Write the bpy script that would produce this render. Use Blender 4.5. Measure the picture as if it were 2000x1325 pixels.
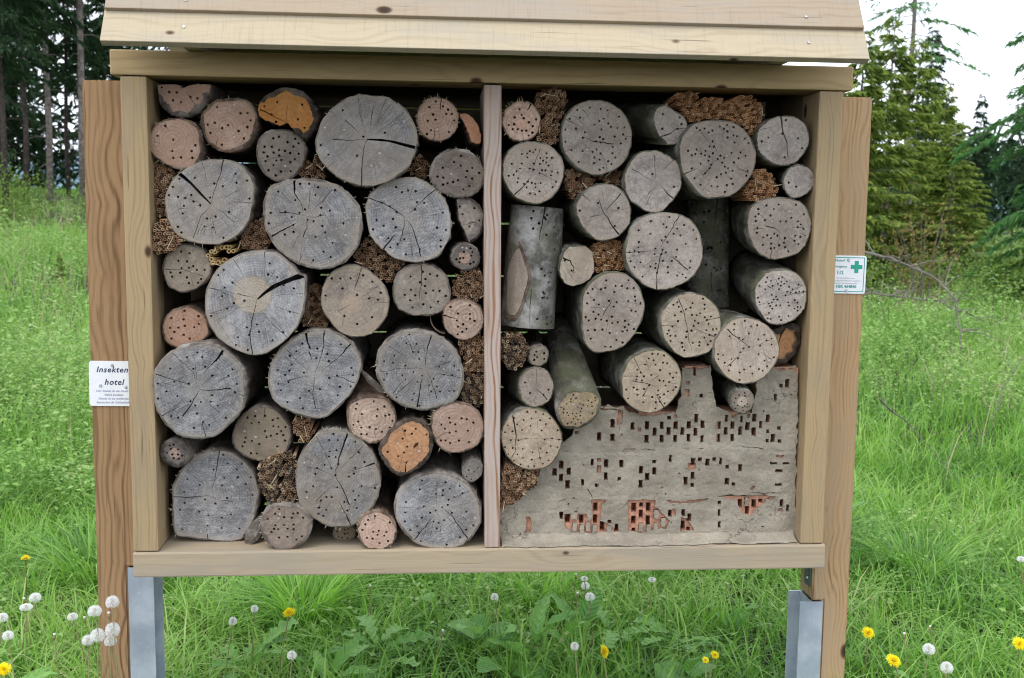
import bpy, bmesh, math, random
import numpy as np
from mathutils import Vector, Matrix
from mathutils.geometry import delaunay_2d_cdt

for o in list(bpy.data.objects):
    bpy.data.objects.remove(o)
scene = bpy.context.scene
COL = scene.collection
R = math.radians
PI = math.pi

# ------------------------------------------------------------------ camera
cam_data = bpy.data.cameras.new('camera')
cam = bpy.data.objects.new('camera', cam_data)
COL.objects.link(cam)
cam.matrix_world = Matrix((
    (0.996964, -0.003281, -0.077791, -0.1714),
    (-0.076934, 0.112131, -0.990711, -3.0230),
    (0.011974, 0.993688, 0.111538, 1.6406),
    (0, 0, 0, 1)))
cam_data.sensor_width = 36
cam_data.lens = 37.8
cam_data.clip_start = 0.05
cam_data.clip_end = 3000
cam_data.dof.use_dof = True
cam_data.dof.focus_distance = 3.1
cam_data.dof.aperture_fstop = 6.3
scene.camera = cam

# ------------------------------------------------------------------ light
SUN_EL, SUN_AZ = R(60), R(215)          # azimuth from +Y, clockwise: behind the camera, a little to its left
world = bpy.data.worlds.new('World')
scene.world = world
world.use_nodes = True
wn = world.node_tree
wn.nodes.clear()
w_out = wn.nodes.new('ShaderNodeOutputWorld')
w_bg = wn.nodes.new('ShaderNodeBackground')
w_sky = wn.nodes.new('ShaderNodeTexSky')
w_sky.sky_type = 'NISHITA'
w_sky.sun_disc = False
w_sky.sun_elevation = SUN_EL
w_sky.sun_rotation = SUN_AZ
w_sky.air_density = 1.2
w_sky.dust_density = 2.0
w_tc = wn.nodes.new('ShaderNodeTexCoord')
w_map = wn.nodes.new('ShaderNodeMapping')
w_map.inputs['Scale'].default_value = (1.0, 1.0, 2.2)
w_noise = wn.nodes.new('ShaderNodeTexNoise')
w_noise.inputs['Scale'].default_value = 2.6
w_noise.inputs['Detail'].default_value = 7
w_noise.inputs['Roughness'].default_value = 0.6
w_ramp = wn.nodes.new('ShaderNodeValToRGB')
w_ramp.color_ramp.elements[0].position = 0.36
w_ramp.color_ramp.elements[0].color = (0.45, 0.45, 0.45, 1)
w_ramp.color_ramp.elements[1].position = 0.60
w_ramp.color_ramp.elements[1].color = (0.97, 0.97, 0.97, 1)
w_mix = wn.nodes.new('ShaderNodeMix')
w_mix.data_type = 'RGBA'
w_mix.inputs[7].default_value = (14.4, 15.2, 16.8, 1)      # bright overcast cloud
wn.links.new(w_tc.outputs['Generated'], w_map.inputs['Vector'])
wn.links.new(w_map.outputs['Vector'], w_noise.inputs['Vector'])
wn.links.new(w_noise.outputs['Fac'], w_ramp.inputs['Fac'])
wn.links.new(w_ramp.outputs['Color'], w_mix.inputs[0])
wn.links.new(w_sky.outputs['Color'], w_mix.inputs[6])
wn.links.new(w_mix.outputs[2], w_bg.inputs['Color'])
w_bg.inputs['Strength'].default_value = 0.118
wn.links.new(w_bg.outputs[0], w_out.inputs[0])

sun_data = bpy.data.lights.new('sun', 'SUN')
sun_data.energy = 1.0
sun_data.angle = R(28)
sun_data.color = (1.0, 0.95, 0.88)
sun = bpy.data.objects.new('sun', sun_data)
COL.objects.link(sun)
sd = Vector((math.sin(SUN_AZ) * math.cos(SUN_EL), math.cos(SUN_AZ) * math.cos(SUN_EL), math.sin(SUN_EL)))
sun.rotation_euler = sd.to_track_quat('Z', 'Y').to_euler()
sun.location = sd * 30

vs = scene.view_settings
vs.view_transform = 'Standard'
vs.look = 'None'
vs.gamma = 1.0
vs.use_curve_mapping = False
vs.exposure = 0.42
scene.cycles.pixel_filter_type = 'BLACKMAN_HARRIS'
scene.cycles.filter_width = 1.1
scene.cycles.max_bounces = 6
scene.cycles.diffuse_bounces = 4
scene.cycles.transparent_max_bounces = 4

# ------------------------------------------------------------------ materials
class NT:
    """small helper to wire shader nodes"""
    def __init__(s, name, rough=0.8, spec=0.3):
        s.m = bpy.data.materials.new(name)
        s.m.use_nodes = True
        s.t = s.m.node_tree
        s.b = s.t.nodes['Principled BSDF']
        s.b.inputs['Roughness'].default_value = rough
        s.b.inputs['Specular IOR Level'].default_value = spec
    def put(s, sock, v):
        if isinstance(v, bpy.types.NodeSocket): s.t.links.new(v, sock)
        elif v is not None:
            if isinstance(v, (tuple, list)) and len(v) == 3 and sock.type == 'RGBA': v = (*v, 1)
            sock.default_value = v
    def n(s, typ, **props):
        nd = s.t.nodes.new('ShaderNode' + typ)
        for k, v in props.items(): setattr(nd, k, v)
        return nd
    def math(s, op, a, b=None, c=None, clamp=False):
        nd = s.n('Math', operation=op, use_clamp=clamp)
        s.put(nd.inputs[0], a)
        if b is not None: s.put(nd.inputs[1], b)
        if c is not None: s.put(nd.inputs[2], c)
        return nd.outputs[0]
    def mix(s, f, a, b, blend='MIX'):
        nd = s.n('Mix', data_type='RGBA', blend_type=blend)
        s.put(nd.inputs[0], f); s.put(nd.inputs[6], a); s.put(nd.inputs[7], b)
        return nd.outputs[2]
    def noise(s, vec, scale, detail=3, rough=0.55, dist=0.0, out='Fac'):
        nd = s.n('TexNoise')
        s.put(nd.inputs['Vector'], vec); nd.inputs['Scale'].default_value = scale
        nd.inputs['Detail'].default_value = detail; nd.inputs['Roughness'].default_value = rough
        nd.inputs['Distortion'].default_value = dist
        return nd.outputs[out]
    def step(s, v, lo, hi):
        nd = s.n('MapRange', interpolation_type='SMOOTHSTEP')
        s.put(nd.inputs['Value'], v); s.put(nd.inputs['From Min'], lo); s.put(nd.inputs['From Max'], hi)
        return nd.outputs[0]
    def sep(s, v):
        nd = s.n('SeparateXYZ'); s.put(nd.inputs[0], v); return nd.outputs
    def xyz(s, x, y, z):
        nd = s.n('CombineXYZ')
        for i, v in enumerate((x, y, z)): s.put(nd.inputs[i], v)
        return nd.outputs[0]
    def obj(s): return s.n('TexCoord').outputs['Object']
    def rnd(s): return s.n('ObjectInfo').outputs['Random']
    def island(s): return s.n('NewGeometry').outputs['Random Per Island']
    def vadd(s, a, b):
        nd = s.n('VectorMath', operation='ADD'); s.put(nd.inputs[0], a); s.put(nd.inputs[1], b); return nd.outputs[0]
    def shift(s, vec):
        """offset of the pattern, different for every object"""
        r = s.rnd()
        return s.vadd(vec, s.xyz(s.math('MULTIPLY', r, 37.0), s.math('MULTIPLY', r, 91.0), s.math('MULTIPLY', r, 53.0)))
    def bump(s, h, strength=0.3, dist=0.002):
        nd = s.n('Bump'); nd.inputs['Strength'].default_value = strength; nd.inputs['Distance'].default_value = dist
        s.put(nd.inputs['Height'], h); s.t.links.new(nd.outputs[0], s.b.inputs['Normal'])
    def done(s, col):
        s.put(s.b.inputs['Base Color'], col); return s.m

def timber(name, axis, light, dark, knot=(0.10, 0.05, 0.025), freq=70.0, contrast=0.6, knots=0.13, saw=0.0, weather=None):
    """sawn softwood: growth rings drawn out along the grain, bent round dark knots"""
    g = NT(name, 0.75, 0.25)
    p = g.sep(g.shift(g.obj()))
    al = p[axis]; a, b = [p[i] for i in range(3) if i != axis]
    kv = g.n('TexVoronoi', feature='F1'); kv.inputs['Scale'].default_value = 1.0
    g.put(kv.inputs['Vector'], g.xyz(g.math('MULTIPLY', a, 7.0), g.math('MULTIPLY', b, 7.0), g.math('MULTIPLY', al, 4.2)))
    kd = kv.outputs['Distance']
    core = g.step(kd, knots, knots * 0.55)
    bend = g.step(kd, 0.62, 0.1)
    low = g.noise(g.xyz(g.math('MULTIPLY', a, 5.0), g.math('MULTIPLY', b, 5.0), g.math('MULTIPLY', al, 0.9)), 1.0, 2)
    gr = g.math('ADD', g.math('ADD', a, g.math('MULTIPLY', b, 0.55)), g.math('ADD', g.math('MULTIPLY', low, 0.085), g.math('MULTIPLY', bend, 0.022)))
    wig = g.noise(g.xyz(g.math('MULTIPLY', a, 30.0), g.math('MULTIPLY', b, 30.0), g.math('MULTIPLY', al, 2.2)), 1.0, 3, 0.6)
    gr = g.math('ADD', gr, g.math('MULTIPLY', wig, 0.030))
    band = g.noise(g.xyz(g.math('MULTIPLY', gr, freq * 0.62), 0.0, 0.0), 1.0, 1)
    ring = g.math('MULTIPLY_ADD', g.math('SINE', g.math('MULTIPLY', gr, freq * 2 * PI)), 0.5, 0.5)
    ring = g.math('MULTIPLY', g.math('POWER', ring, 2.0), g.step(band, 0.25, 0.72))
    fib = g.noise(g.xyz(g.math('MULTIPLY', a, 420.0), g.math('MULTIPLY', b, 420.0), g.math('MULTIPLY', al, 9.0)), 1.0, 3)
    blot = g.noise(g.xyz(g.math('MULTIPLY', a, 14.0), g.math('MULTIPLY', b, 14.0), g.math('MULTIPLY', al, 3.0)), 1.0, 4, 0.6)
    amp = g.step(g.noise(g.xyz(g.math('MULTIPLY', a, 22.0), g.math('MULTIPLY', b, 22.0), g.math('MULTIPLY', al, 1.6)), 1.0, 2), 0.3, 0.7)
    f = g.math('ADD', g.math('MULTIPLY', g.math('MULTIPLY', ring, contrast), g.math('MULTIPLY_ADD', amp, 0.7, 0.3)), g.math('MULTIPLY', g.math('SUBTRACT', fib, 0.5), 0.55), clamp=True)
    col = g.mix(f, light, dark)
    col = g.mix(g.math('MULTIPLY', g.step(blot, 0.5, 0.8), 0.45), col, dark)
    if weather: col = g.mix(g.math('MULTIPLY', g.step(blot, 0.42, 0.66), 0.7), col, weather)
    col = g.mix(core, col, g.mix(g.step(kd, 0.02, knots), (0.035, 0.02, 0.012), knot))
    h = fib
    if saw:
        sw = g.noise(g.xyz(g.math('MULTIPLY', a, 9.0), g.math('MULTIPLY', b, 9.0), g.math('MULTIPLY', al, 230.0)), 1.0, 2)
        col = g.mix(g.math('MULTIPLY', g.step(sw, 0.55, 0.72), saw), col, dark)
        h = g.math('ADD', fib, g.math('MULTIPLY', sw, 0.8))
    chk = g.noise(g.xyz(g.math('MULTIPLY', a, 130.0), g.math('MULTIPLY', b, 130.0), g.math('MULTIPLY', al, 3.5)), 1.0, 2)
    col = g.mix(g.math('MULTIPLY', g.step(chk, 0.68, 0.74), 0.6), col, tuple(v * 0.45 for v in dark))
    dirt = g.noise(g.obj(), 60, 3, 0.7)
    col = g.mix(g.math('MULTIPLY', g.step(dirt, 0.66, 0.78), 0.35), col, (0.09, 0.07, 0.05))
    g.bump(g.math('SUBTRACT', h, g.math('MULTIPLY', ring, 0.4)), 0.35, 0.0012)
    return g.done(col)

def end_grain(name, base, dark, rim, pale, rings=190.0, ring_amt=0.3, stain=0.5, heart=None, saw_amt=0.35, centre=None, rim_w=0.86, tint=(0.32, 0.255, 0.185)):
    """weathered log end: rings about the pith, rays, saw marks, stains; 'rn' runs 0 at the pith to 1 at the rim"""
    g = NT(name, 0.85, 0.2)
    o = g.obj(); p = g.sep(o)
    at_rn = g.n('Attribute', attribute_name='rn').outputs['Fac']
    at_h = g.n('Attribute', attribute_name='heart').outputs['Fac']
    so = g.shift(o)
    w = g.noise(so, 9.0, 3)
    big = g.noise(so, 5.5, 3, 0.5)
    r = g.math('SQRT', g.math('ADD', g.math('MULTIPLY', p[0], p[0]), g.math('MULTIPLY', p[2], p[2])))
    rw = g.math('ADD', r, g.math('MULTIPLY', w, 0.022))
    w2 = g.noise(so, 55.0, 2)
    ring = g.math('MULTIPLY_ADD', g.math('SINE', g.math('ADD', g.math('MULTIPLY', rw, rings * 0.6 * 2 * PI), g.math('MULTIPLY', w2, 4.0))), 0.5, 0.5)
    ring2 = g.noise(g.xyz(g.math('MULTIPLY', rw, 60.0), g.rnd(), 0.0), 1.0, 4, 0.7)
    inv = g.math('DIVIDE', 1.0, g.math('ADD', r, 0.004))
    ux, uz = g.math('MULTIPLY', p[0], inv), g.math('MULTIPLY', p[2], inv)
    ray = g.noise(g.xyz(g.math('MULTIPLY', ux, 17.0), g.math('MULTIPLY', r, 7.0), g.math('MULTIPLY_ADD', uz, 17.0, g.math('MULTIPLY', g.rnd(), 99.0))), 1.0, 4, 0.65)
    ang = g.math('MULTIPLY', g.rnd(), 6.28)
    ca, sa = g.math('COSINE', ang), g.math('SINE', ang)
    u = g.math('ADD', g.math('MULTIPLY', p[0], ca), g.math('MULTIPLY', p[2], sa))
    v = g.math('SUBTRACT', g.math('MULTIPLY', p[2], ca), g.math('MULTIPLY', p[0], sa))
    saw = g.noise(g.xyz(g.math('MULTIPLY', u, 12.0), 0.0, g.math('MULTIPLY', v, 190.0)), 1.0, 3, 0.6)
    blot = g.noise(so, 16.0, 5, 0.62)
    grit = g.noise(so, 190.0, 3, 0.75)
    col = g.mix(g.math('MULTIPLY', g.math('POWER', ring, 1.6), min(1, ring_amt * 1.5)), base, dark)
    col = g.mix(g.math('MULTIPLY', g.step(ring2, 0.45, 0.7), ring_amt * 0.8), col, dark)
    col = g.mix(g.math('MULTIPLY', g.step(ray, 0.54, 0.70), 0.6), col, dark)
    col = g.mix(g.math('MULTIPLY', g.step(ray, 0.46, 0.3), 0.35), col, pale)
    col = g.mix(g.math('MULTIPLY', g.step(blot, 0.47, 0.66), min(1, stain * 1.5)), col, dark)
    mot = g.noise(so, 48.0, 4, 0.7)
    col = g.mix(g.math('MULTIPLY', g.step(mot, 0.52, 0.66), 0.42), col, dark)
    col = g.mix(g.math('MULTIPLY', g.step(mot, 0.47, 0.36), 0.35), col, pale)
    col = g.mix(g.math('MULTIPLY', g.step(blot, 0.45, 0.3), 0.5), col, pale)
    col = g.mix(g.math('MULTIPLY', g.step(saw, 0.52, 0.68), saw_amt), col, dark)
    col = g.mix(g.math('MULTIPLY', g.step(saw, 0.47, 0.34), saw_amt * 0.8), col, pale)
    if centre:
        col = g.mix(g.math('MULTIPLY', g.step(g.math('ADD', at_rn, g.math('MULTIPLY_ADD', blot, 0.5, -0.25)), 0.5, 0.1), centre[1]), col, centre[0])
    if heart:
        hm = g.step(g.math('ADD', at_h, g.math('MULTIPLY_ADD', w2, 0.3, -0.15)), 1.12, 0.96)
        col = g.mix(hm, col, g.mix(g.math('MULTIPLY', ring, 0.35), heart, dark))
        col = g.mix(g.math('MULTIPLY', g.step(g.math('ABSOLUTE', g.math('SUBTRACT', at_h, 1.02)), 0.09, 0.0), 0.5), col, dark)
    rm = g.step(g.math('ADD', at_rn, g.math('MULTIPLY_ADD', blot, 0.16, -0.08)), rim_w, 1.0)
    col = g.mix(g.math('MULTIPLY', rm, 0.8), col, rim)
    col = g.mix(g.math('MULTIPLY', g.step(grit, 0.54, 0.66), 0.45), col, dark)
    col = g.mix(g.math('MULTIPLY', g.step(grit, 0.46, 0.34), 0.45), col, pale)
    col = g.mix(g.math('MULTIPLY', g.step(big, 0.52, 0.68), 0.32), col, g.mix(0.5, dark, rim))
    col = g.mix(g.math('MULTIPLY', g.step(big, 0.46, 0.30), 0.30), col, pale)
    t1 = g.math('FRACT', g.math('MULTIPLY', g.rnd(), 7.31)); t2 = g.math('FRACT', g.math('MULTIPLY', g.rnd(), 17.7))
    col = g.mix(g.math('MULTIPLY', g.math('MULTIPLY', t1, g.step(big, 0.36, 0.60)), 0.55), col, tint)
    hs = g.n('HueSaturation'); g.put(hs.inputs['Value'], g.math('MULTIPLY_ADD', t2, 0.30, 0.84)); g.put(hs.inputs['Saturation'], g.math('MULTIPLY_ADD', t1, 0.22, 0.82)); g.put(hs.inputs['Color'], col); col = hs.outputs[0]
    hv = g.math('ADD', g.math('MULTIPLY', saw, 0.6), g.math('ADD', g.math('MULTIPLY', grit, 0.3), g.math('MULTIPLY', ray, 0.5)))
    g.bump(hv, 0.5, 0.002)
    return g.done(col)

def bark_mat(name, base, dark, pale, moss=None, sx=26.0, sy=7.0, rough_bark=True):
    g = NT(name, 0.9, 0.15)
    o = g.shift(g.obj()); p = g.sep(o)
    v = g.xyz(g.math('MULTIPLY', p[0], sx), g.math('MULTIPLY', p[1], sy), g.math('MULTIPLY', p[2], sx))
    n1 = g.noise(v, 1.0, 5, 0.62)
    n2 = g.noise(o, 13.0, 4, 0.6)
    n3 = g.noise(o, 160.0, 3, 0.6)
    col = g.mix(g.step(n1, 0.38, 0.62), dark, base)
    col = g.mix(g.math('MULTIPLY', g.step(n2, 0.52, 0.7), 0.7), col, pale)
    if moss: col = g.mix(g.math('MULTIPLY', g.step(n2, 0.56, 0.36), 0.8), col, moss)
    col = g.mix(g.math('MULTIPLY', g.step(n3, 0.56, 0.7), 0.5), col, dark)
    col = g.mix(g.math('MULTIPLY', g.step(n3, 0.4, 0.28), 0.35), col, pale)
    g.bump(g.math('ADD', n1, g.math('MULTIPLY', n3, 0.4)), 0.7 if rough_bark else 0.3, 0.005 if rough_bark else 0.002)
    return g.done(col)

M = {}
M['post'] = timber('planed_pine_upright', 2, (0.375, 0.275, 0.15), (0.205, 0.13, 0.066), freq=84, contrast=0.62, knots=0.11, weather=(0.30, 0.235, 0.15))
M['beam'] = timber('planed_pine_beam', 0, (0.44, 0.325, 0.17), (0.23, 0.15, 0.072), knot=(0.14, 0.06, 0.035), freq=52, contrast=0.5, knots=0.11)
M['sill'] = timber('dusty_pine_sill', 0, (0.40, 0.32, 0.215), (0.255, 0.185, 0.115), freq=66, contrast=0.6, knots=0.075, weather=(0.335, 0.29, 0.225))
M['roof'] = timber('rough_sawn_pine', 0, (0.45, 0.375, 0.255), (0.25, 0.185, 0.115), freq=54, contrast=0.55, knots=0.085, saw=0.22, weather=(0.40, 0.35, 0.27))
M['roof_pink'] = timber('rough_sawn_larch_board', 0, (0.36, 0.285, 0.20), (0.20, 0.135, 0.088), freq=48, contrast=0.6, knots=0.11, saw=0.22, weather=(0.345, 0.30, 0.245))
M['support'] = timber('reddish_douglas_post', 2, (0.345, 0.215, 0.108), (0.125, 0.062, 0.027), knot=(0.13, 0.05, 0.025), freq=58, contrast=1.25, knots=0.15)
M['support_pink'] = timber('pinkish_douglas_post', 2, (0.43, 0.285, 0.15), (0.185, 0.10, 0.045), knot=(0.15, 0.075, 0.04), freq=62, contrast=1.25, knots=0.14, weather=(0.40, 0.29, 0.175))
M['divider'] = timber('weathered_larch_divider', 2, (0.43, 0.355, 0.305), (0.27, 0.14, 0.075), knot=(0.20, 0.10, 0.055), freq=62, contrast=1.6, knots=0.11)
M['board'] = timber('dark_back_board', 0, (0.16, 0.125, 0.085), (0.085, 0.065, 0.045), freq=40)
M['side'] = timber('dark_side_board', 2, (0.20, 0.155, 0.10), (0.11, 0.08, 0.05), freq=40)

GREY = dict(base=(0.235, 0.235, 0.242), dark=(0.088, 0.087, 0.094), rim=(0.29, 0.245, 0.195), pale=(0.45, 0.43, 0.41))
FACE = {
 'oak': end_grain('weathered_oak_end', rings=230, ring_amt=0.42, stain=0.45, saw_amt=0.45, centre=((0.30, 0.265, 0.23), 0.5), **GREY),
 'oakheart': end_grain('weathered_oak_end_with_heart', rings=230, ring_amt=0.42, stain=0.4, heart=(0.33, 0.26, 0.175), saw_amt=0.45, **GREY),
 'brownoak': end_grain('brown_oak_end', (0.259, 0.212, 0.164), (0.130, 0.108, 0.095), (0.259, 0.207, 0.130), (0.363, 0.302, 0.242), rings=150, ring_amt=0.3, centre=((0.346, 0.259, 0.181), 0.6)),
 'brown': end_grain('grey_brown_end', (0.225, 0.186, 0.147), (0.104, 0.086, 0.073), (0.190, 0.147, 0.104), (0.320, 0.276, 0.233), rings=120, ring_amt=0.15, saw_amt=0.25),
 'darkbrown': end_grain('dark_fibrous_end', (0.173, 0.134, 0.112), (0.065, 0.052, 0.048), (0.164, 0.121, 0.095), (0.276, 0.225, 0.190), rings=120, ring_amt=0.2, stain=0.6),
 'birch': end_grain('brown_birch_end', (0.216, 0.164, 0.128), (0.096, 0.076, 0.064), (0.160, 0.104, 0.080), (0.336, 0.264, 0.200), rings=130, ring_amt=0.2, stain=0.55),
 'beige': end_grain('beige_end', (0.320, 0.259, 0.181), (0.173, 0.134, 0.095), (0.233, 0.173, 0.112), (0.397, 0.337, 0.251), rings=140, ring_amt=0.15, saw_amt=0.2),
 'darkbeige': end_grain('dark_beige_end', (0.200, 0.160, 0.116), (0.092, 0.076, 0.060), (0.152, 0.112, 0.080), (0.288, 0.232, 0.160), rings=140, ring_amt=0.15, stain=0.6),
 'mustard': end_grain('dusty_end', (0.208, 0.144, 0.072), (0.104, 0.072, 0.040), (0.128, 0.088, 0.056), (0.280, 0.208, 0.112)),
 'pine': end_grain('pink_pine_end', (0.442, 0.302, 0.226), (0.259, 0.158, 0.115), (0.326, 0.211, 0.144), (0.557, 0.432, 0.355), rings=170, ring_amt=0.5, stain=0.35, saw_amt=0.2, tint=(0.40, 0.26, 0.18)),
 'pinebrown': end_grain('ringed_pine_end', (0.413, 0.288, 0.206), (0.211, 0.134, 0.096), (0.269, 0.178, 0.120), (0.538, 0.403, 0.307), rings=150, ring_amt=0.55, stain=0.4, saw_amt=0.15, tint=(0.36, 0.24, 0.16)),
 'pineorange': end_grain('rusty_pine_end', (0.461, 0.235, 0.130), (0.288, 0.130, 0.072), (0.326, 0.173, 0.096), (0.538, 0.346, 0.211), rings=150, ring_amt=0.3, stain=0.3, saw_amt=0.15, tint=(0.42, 0.22, 0.12)),
 'pinesalmon': end_grain('salmon_pine_end', (0.499, 0.317, 0.216), (0.298, 0.168, 0.110), (0.317, 0.197, 0.125), (0.614, 0.451, 0.336), rings=120, ring_amt=0.55, stain=0.3, saw_amt=0.15, centre=((0.480, 0.240, 0.144), 0.7), tint=(0.46, 0.27, 0.17)),
 'alder': end_grain('orange_alder_end', (0.43, 0.19, 0.055), (0.28, 0.11, 0.03), (0.32, 0.135, 0.042), (0.52, 0.28, 0.115), rings=110, ring_amt=0.3, stain=0.35, saw_amt=0.15, tint=(0.34, 0.14, 0.03)),
 'alderdark': end_grain('orange_alder_wedge', (0.416, 0.176, 0.036), (0.208, 0.080, 0.020), (0.056, 0.032, 0.020), (0.480, 0.248, 0.072), rings=110, ring_amt=0.25, rim_w=0.66, tint=(0.40, 0.16, 0.03)),
 'larch': end_grain('orange_larch_split', (0.480, 0.206, 0.091), (0.326, 0.130, 0.058), (0.403, 0.173, 0.077), (0.557, 0.278, 0.134), rings=90, ring_amt=0.2, stain=0.2, tint=(0.40, 0.17, 0.07)),
 'halfpink': end_grain('half_log_end', (0.432, 0.264, 0.182), (0.259, 0.154, 0.115), (0.230, 0.173, 0.144), (0.528, 0.403, 0.336), rings=120, ring_amt=0.2, stain=0.3, rim_w=0.8, tint=(0.38, 0.23, 0.16)),
 'halfgrey': end_grain('half_round_end', (0.320, 0.256, 0.200), (0.144, 0.120, 0.104), (0.072, 0.064, 0.064), (0.400, 0.344, 0.288), rings=110, ring_amt=0.25, rim_w=0.55),
 'twig': end_grain('branch_end_pink_core', (0.128, 0.108, 0.092), (0.064, 0.056, 0.048), (0.096, 0.080, 0.068), (0.208, 0.176, 0.152), heart=(0.368, 0.232, 0.164), ring_amt=0.2),
 'twigwhite': end_grain('branch_end_white_core', (0.148, 0.124, 0.104), (0.068, 0.060, 0.052), (0.096, 0.080, 0.068), (0.224, 0.192, 0.168), heart=(0.440, 0.360, 0.296), ring_amt=0.2),
 'greytwig': end_grain('grey_branch_end', (0.192, 0.176, 0.160), (0.096, 0.088, 0.080), (0.144, 0.128, 0.112), (0.280, 0.264, 0.240)),
 'beech': end_grain('pale_beech_end', (0.343, 0.288, 0.242), (0.136, 0.109, 0.093), (0.322, 0.254, 0.187), (0.441, 0.382, 0.326), rings=110, ring_amt=0.14, stain=0.4, saw_amt=0.28, centre=((0.178, 0.148, 0.136), 0.55), tint=(0.27, 0.215, 0.165)),
 'beechcream': end_grain('cream_beech_end', (0.382, 0.310, 0.229), (0.159, 0.119, 0.089), (0.356, 0.280, 0.178), (0.466, 0.399, 0.314), rings=110, ring_amt=0.12, stain=0.3, saw_amt=0.2, centre=((0.229, 0.174, 0.144), 0.5), tint=(0.34, 0.27, 0.185)),
 'beechsaw': end_grain('saw_marked_beech_end', (0.348, 0.284, 0.229), (0.133, 0.102, 0.086), (0.339, 0.263, 0.178), (0.458, 0.390, 0.322), rings=110, ring_amt=0.12, stain=0.3, saw_amt=0.65, centre=((0.187, 0.153, 0.136), 0.5)),
 'beechring': end_grain('ringed_beech_end', (0.356, 0.276, 0.199), (0.146, 0.109, 0.080), (0.288, 0.212, 0.136), (0.424, 0.348, 0.263), rings=120, ring_amt=0.25, stain=0.35, saw_amt=0.2),
 'mossy': end_grain('olive_beech_end', (0.256, 0.188, 0.100), (0.103, 0.075, 0.050), (0.192, 0.128, 0.060), (0.336, 0.264, 0.160), rings=110, ring_amt=0.12, stain=0.55, centre=((0.136, 0.104, 0.088), 0.6)),
}
B_OAK = bark_mat('oak_bark', (0.16, 0.135, 0.115), (0.065, 0.052, 0.045), (0.29, 0.26, 0.23))
B_PALE = bark_mat('pale_peeled_bark', (0.24, 0.21, 0.18), (0.105, 0.088, 0.073), (0.37, 0.345, 0.315))
B_BEECH = bark_mat('smooth_beech_bark', (0.165, 0.155, 0.125), (0.058, 0.053, 0.043), (0.32, 0.31, 0.28), moss=(0.092, 0.098, 0.055), sx=22, sy=9)
B_GREY = bark_mat('grey_smooth_bark', (0.24, 0.23, 0.205), (0.09, 0.083, 0.072), (0.40, 0.39, 0.37), moss=(0.135, 0.13, 0.092), sx=24, sy=20)
B_PINE = bark_mat('pine_bark', (0.21, 0.145, 0.105), (0.075, 0.052, 0.04), (0.33, 0.26, 0.205))
B_DARK = bark_mat('thick_dark_bark', (0.10, 0.075, 0.058), (0.035, 0.027, 0.022), (0.19, 0.16, 0.13))
BARK = {'oak': B_PALE, 'oakheart': B_PALE, 'brownoak': B_OAK, 'brown': B_OAK, 'darkbrown': B_PALE, 'birch': B_PALE, 'beige': B_OAK,
        'darkbeige': B_OAK, 'mustard': B_OAK, 'pine': B_PINE, 'pinebrown': B_PINE, 'pineorange': B_PINE, 'pinesalmon': B_PINE,
       'alder': B_DARK, 'alderdark': B_DARK, 'larch': B_PINE, 'halfpink': B_OAK, 'halfgrey': B_DARK, 'twig': B_OAK, 'twigwhite': B_BEECH,
        'greytwig': B_PALE}
ROUGH = {'alder': 0.006, 'alderdark': 0.006, 'pine': 0.002, 'oak': 0.003, 'birch': 0.003, 'darkbrown': 0.004}

def plain(name, col, rough=0.8, var=0.25, scale=80, spec=0.3, metal=0.0, bump=0.0, dist=0.001):
    g = NT(name, rough, spec); g.b.inputs['Metallic'].default_value = metal
    n = g.noise(g.shift(g.obj()), scale, 4, 0.65)
    c = g.mix(g.step(n, 0.35, 0.7), tuple(v * (1 - var) for v in col), tuple(min(1, v * (1 + var * 0.6)) for v in col))
    if bump: g.bump(n, bump, dist)
    return g.done(c)

def islands(name, cols, rough=0.8, trans=0.0, spec=0.25, patch=None):
    """colour drawn per loose piece (blade, leaf, reed) from a ramp"""
    g = NT(name, rough, spec)
    rp = g.n('ValToRGB')
    el = rp.color_ramp.elements
    while len(el) < len(cols): el.new(0.5)
    for i, c in enumerate(cols):
        el[i].position = i / (len(cols) - 1); el[i].color = (*c, 1)
    f = g.island()
    if patch:
        n = g.noise(g.n('NewGeometry').outputs['Position'], patch, 3, 0.6)
        f = g.math('ADD', g.math('MULTIPLY', f, 0.62), g.math('MULTIPLY', g.step(n, 0.32, 0.68), 0.38))
    g.put(rp.inputs[0], f)
    c = rp.outputs[0]
    g.put(g.b.inputs['Base Color'], c)
    if trans:
        tr = g.n('BsdfTranslucent'); mx = g.n('MixShader')
        g.put(tr.inputs['Color'], c); g.put(mx.inputs[0], trans)
        g.t.links.new(g.b.outputs[0], mx.inputs[1]); g.t.links.new(tr.outputs[0], mx.inputs[2])
        g.t.links.new(mx.outputs[0], g.t.nodes['Material Output'].inputs[0])
    return g.m

M['plug'] = plain('mud_cap', (0.48, 0.45, 0.41), 0.95)
REEDM = {
 'reed': islands('brown_reed', [(0.10, 0.052, 0.028), (0.21, 0.12, 0.066), (0.30, 0.18, 0.10), (0.42, 0.29, 0.18)]),
 'reedbright': islands('orange_brown_reed', [(0.14, 0.062, 0.028), (0.27, 0.135, 0.06), (0.38, 0.205, 0.095), (0.48, 0.31, 0.17)]),
 'reeddark': islands('dark_reed', [(0.035, 0.026, 0.022), (0.09, 0.06, 0.04), (0.20, 0.125, 0.07), (0.36, 0.27, 0.17)]),
 'straw': islands('pale_straw_stalk', [(0.33, 0.21, 0.08), (0.45, 0.31, 0.13), (0.52, 0.40, 0.20)]),
}
M['straw'] = plain('loose_straw', (0.52, 0.44, 0.28), 0.8)

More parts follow.
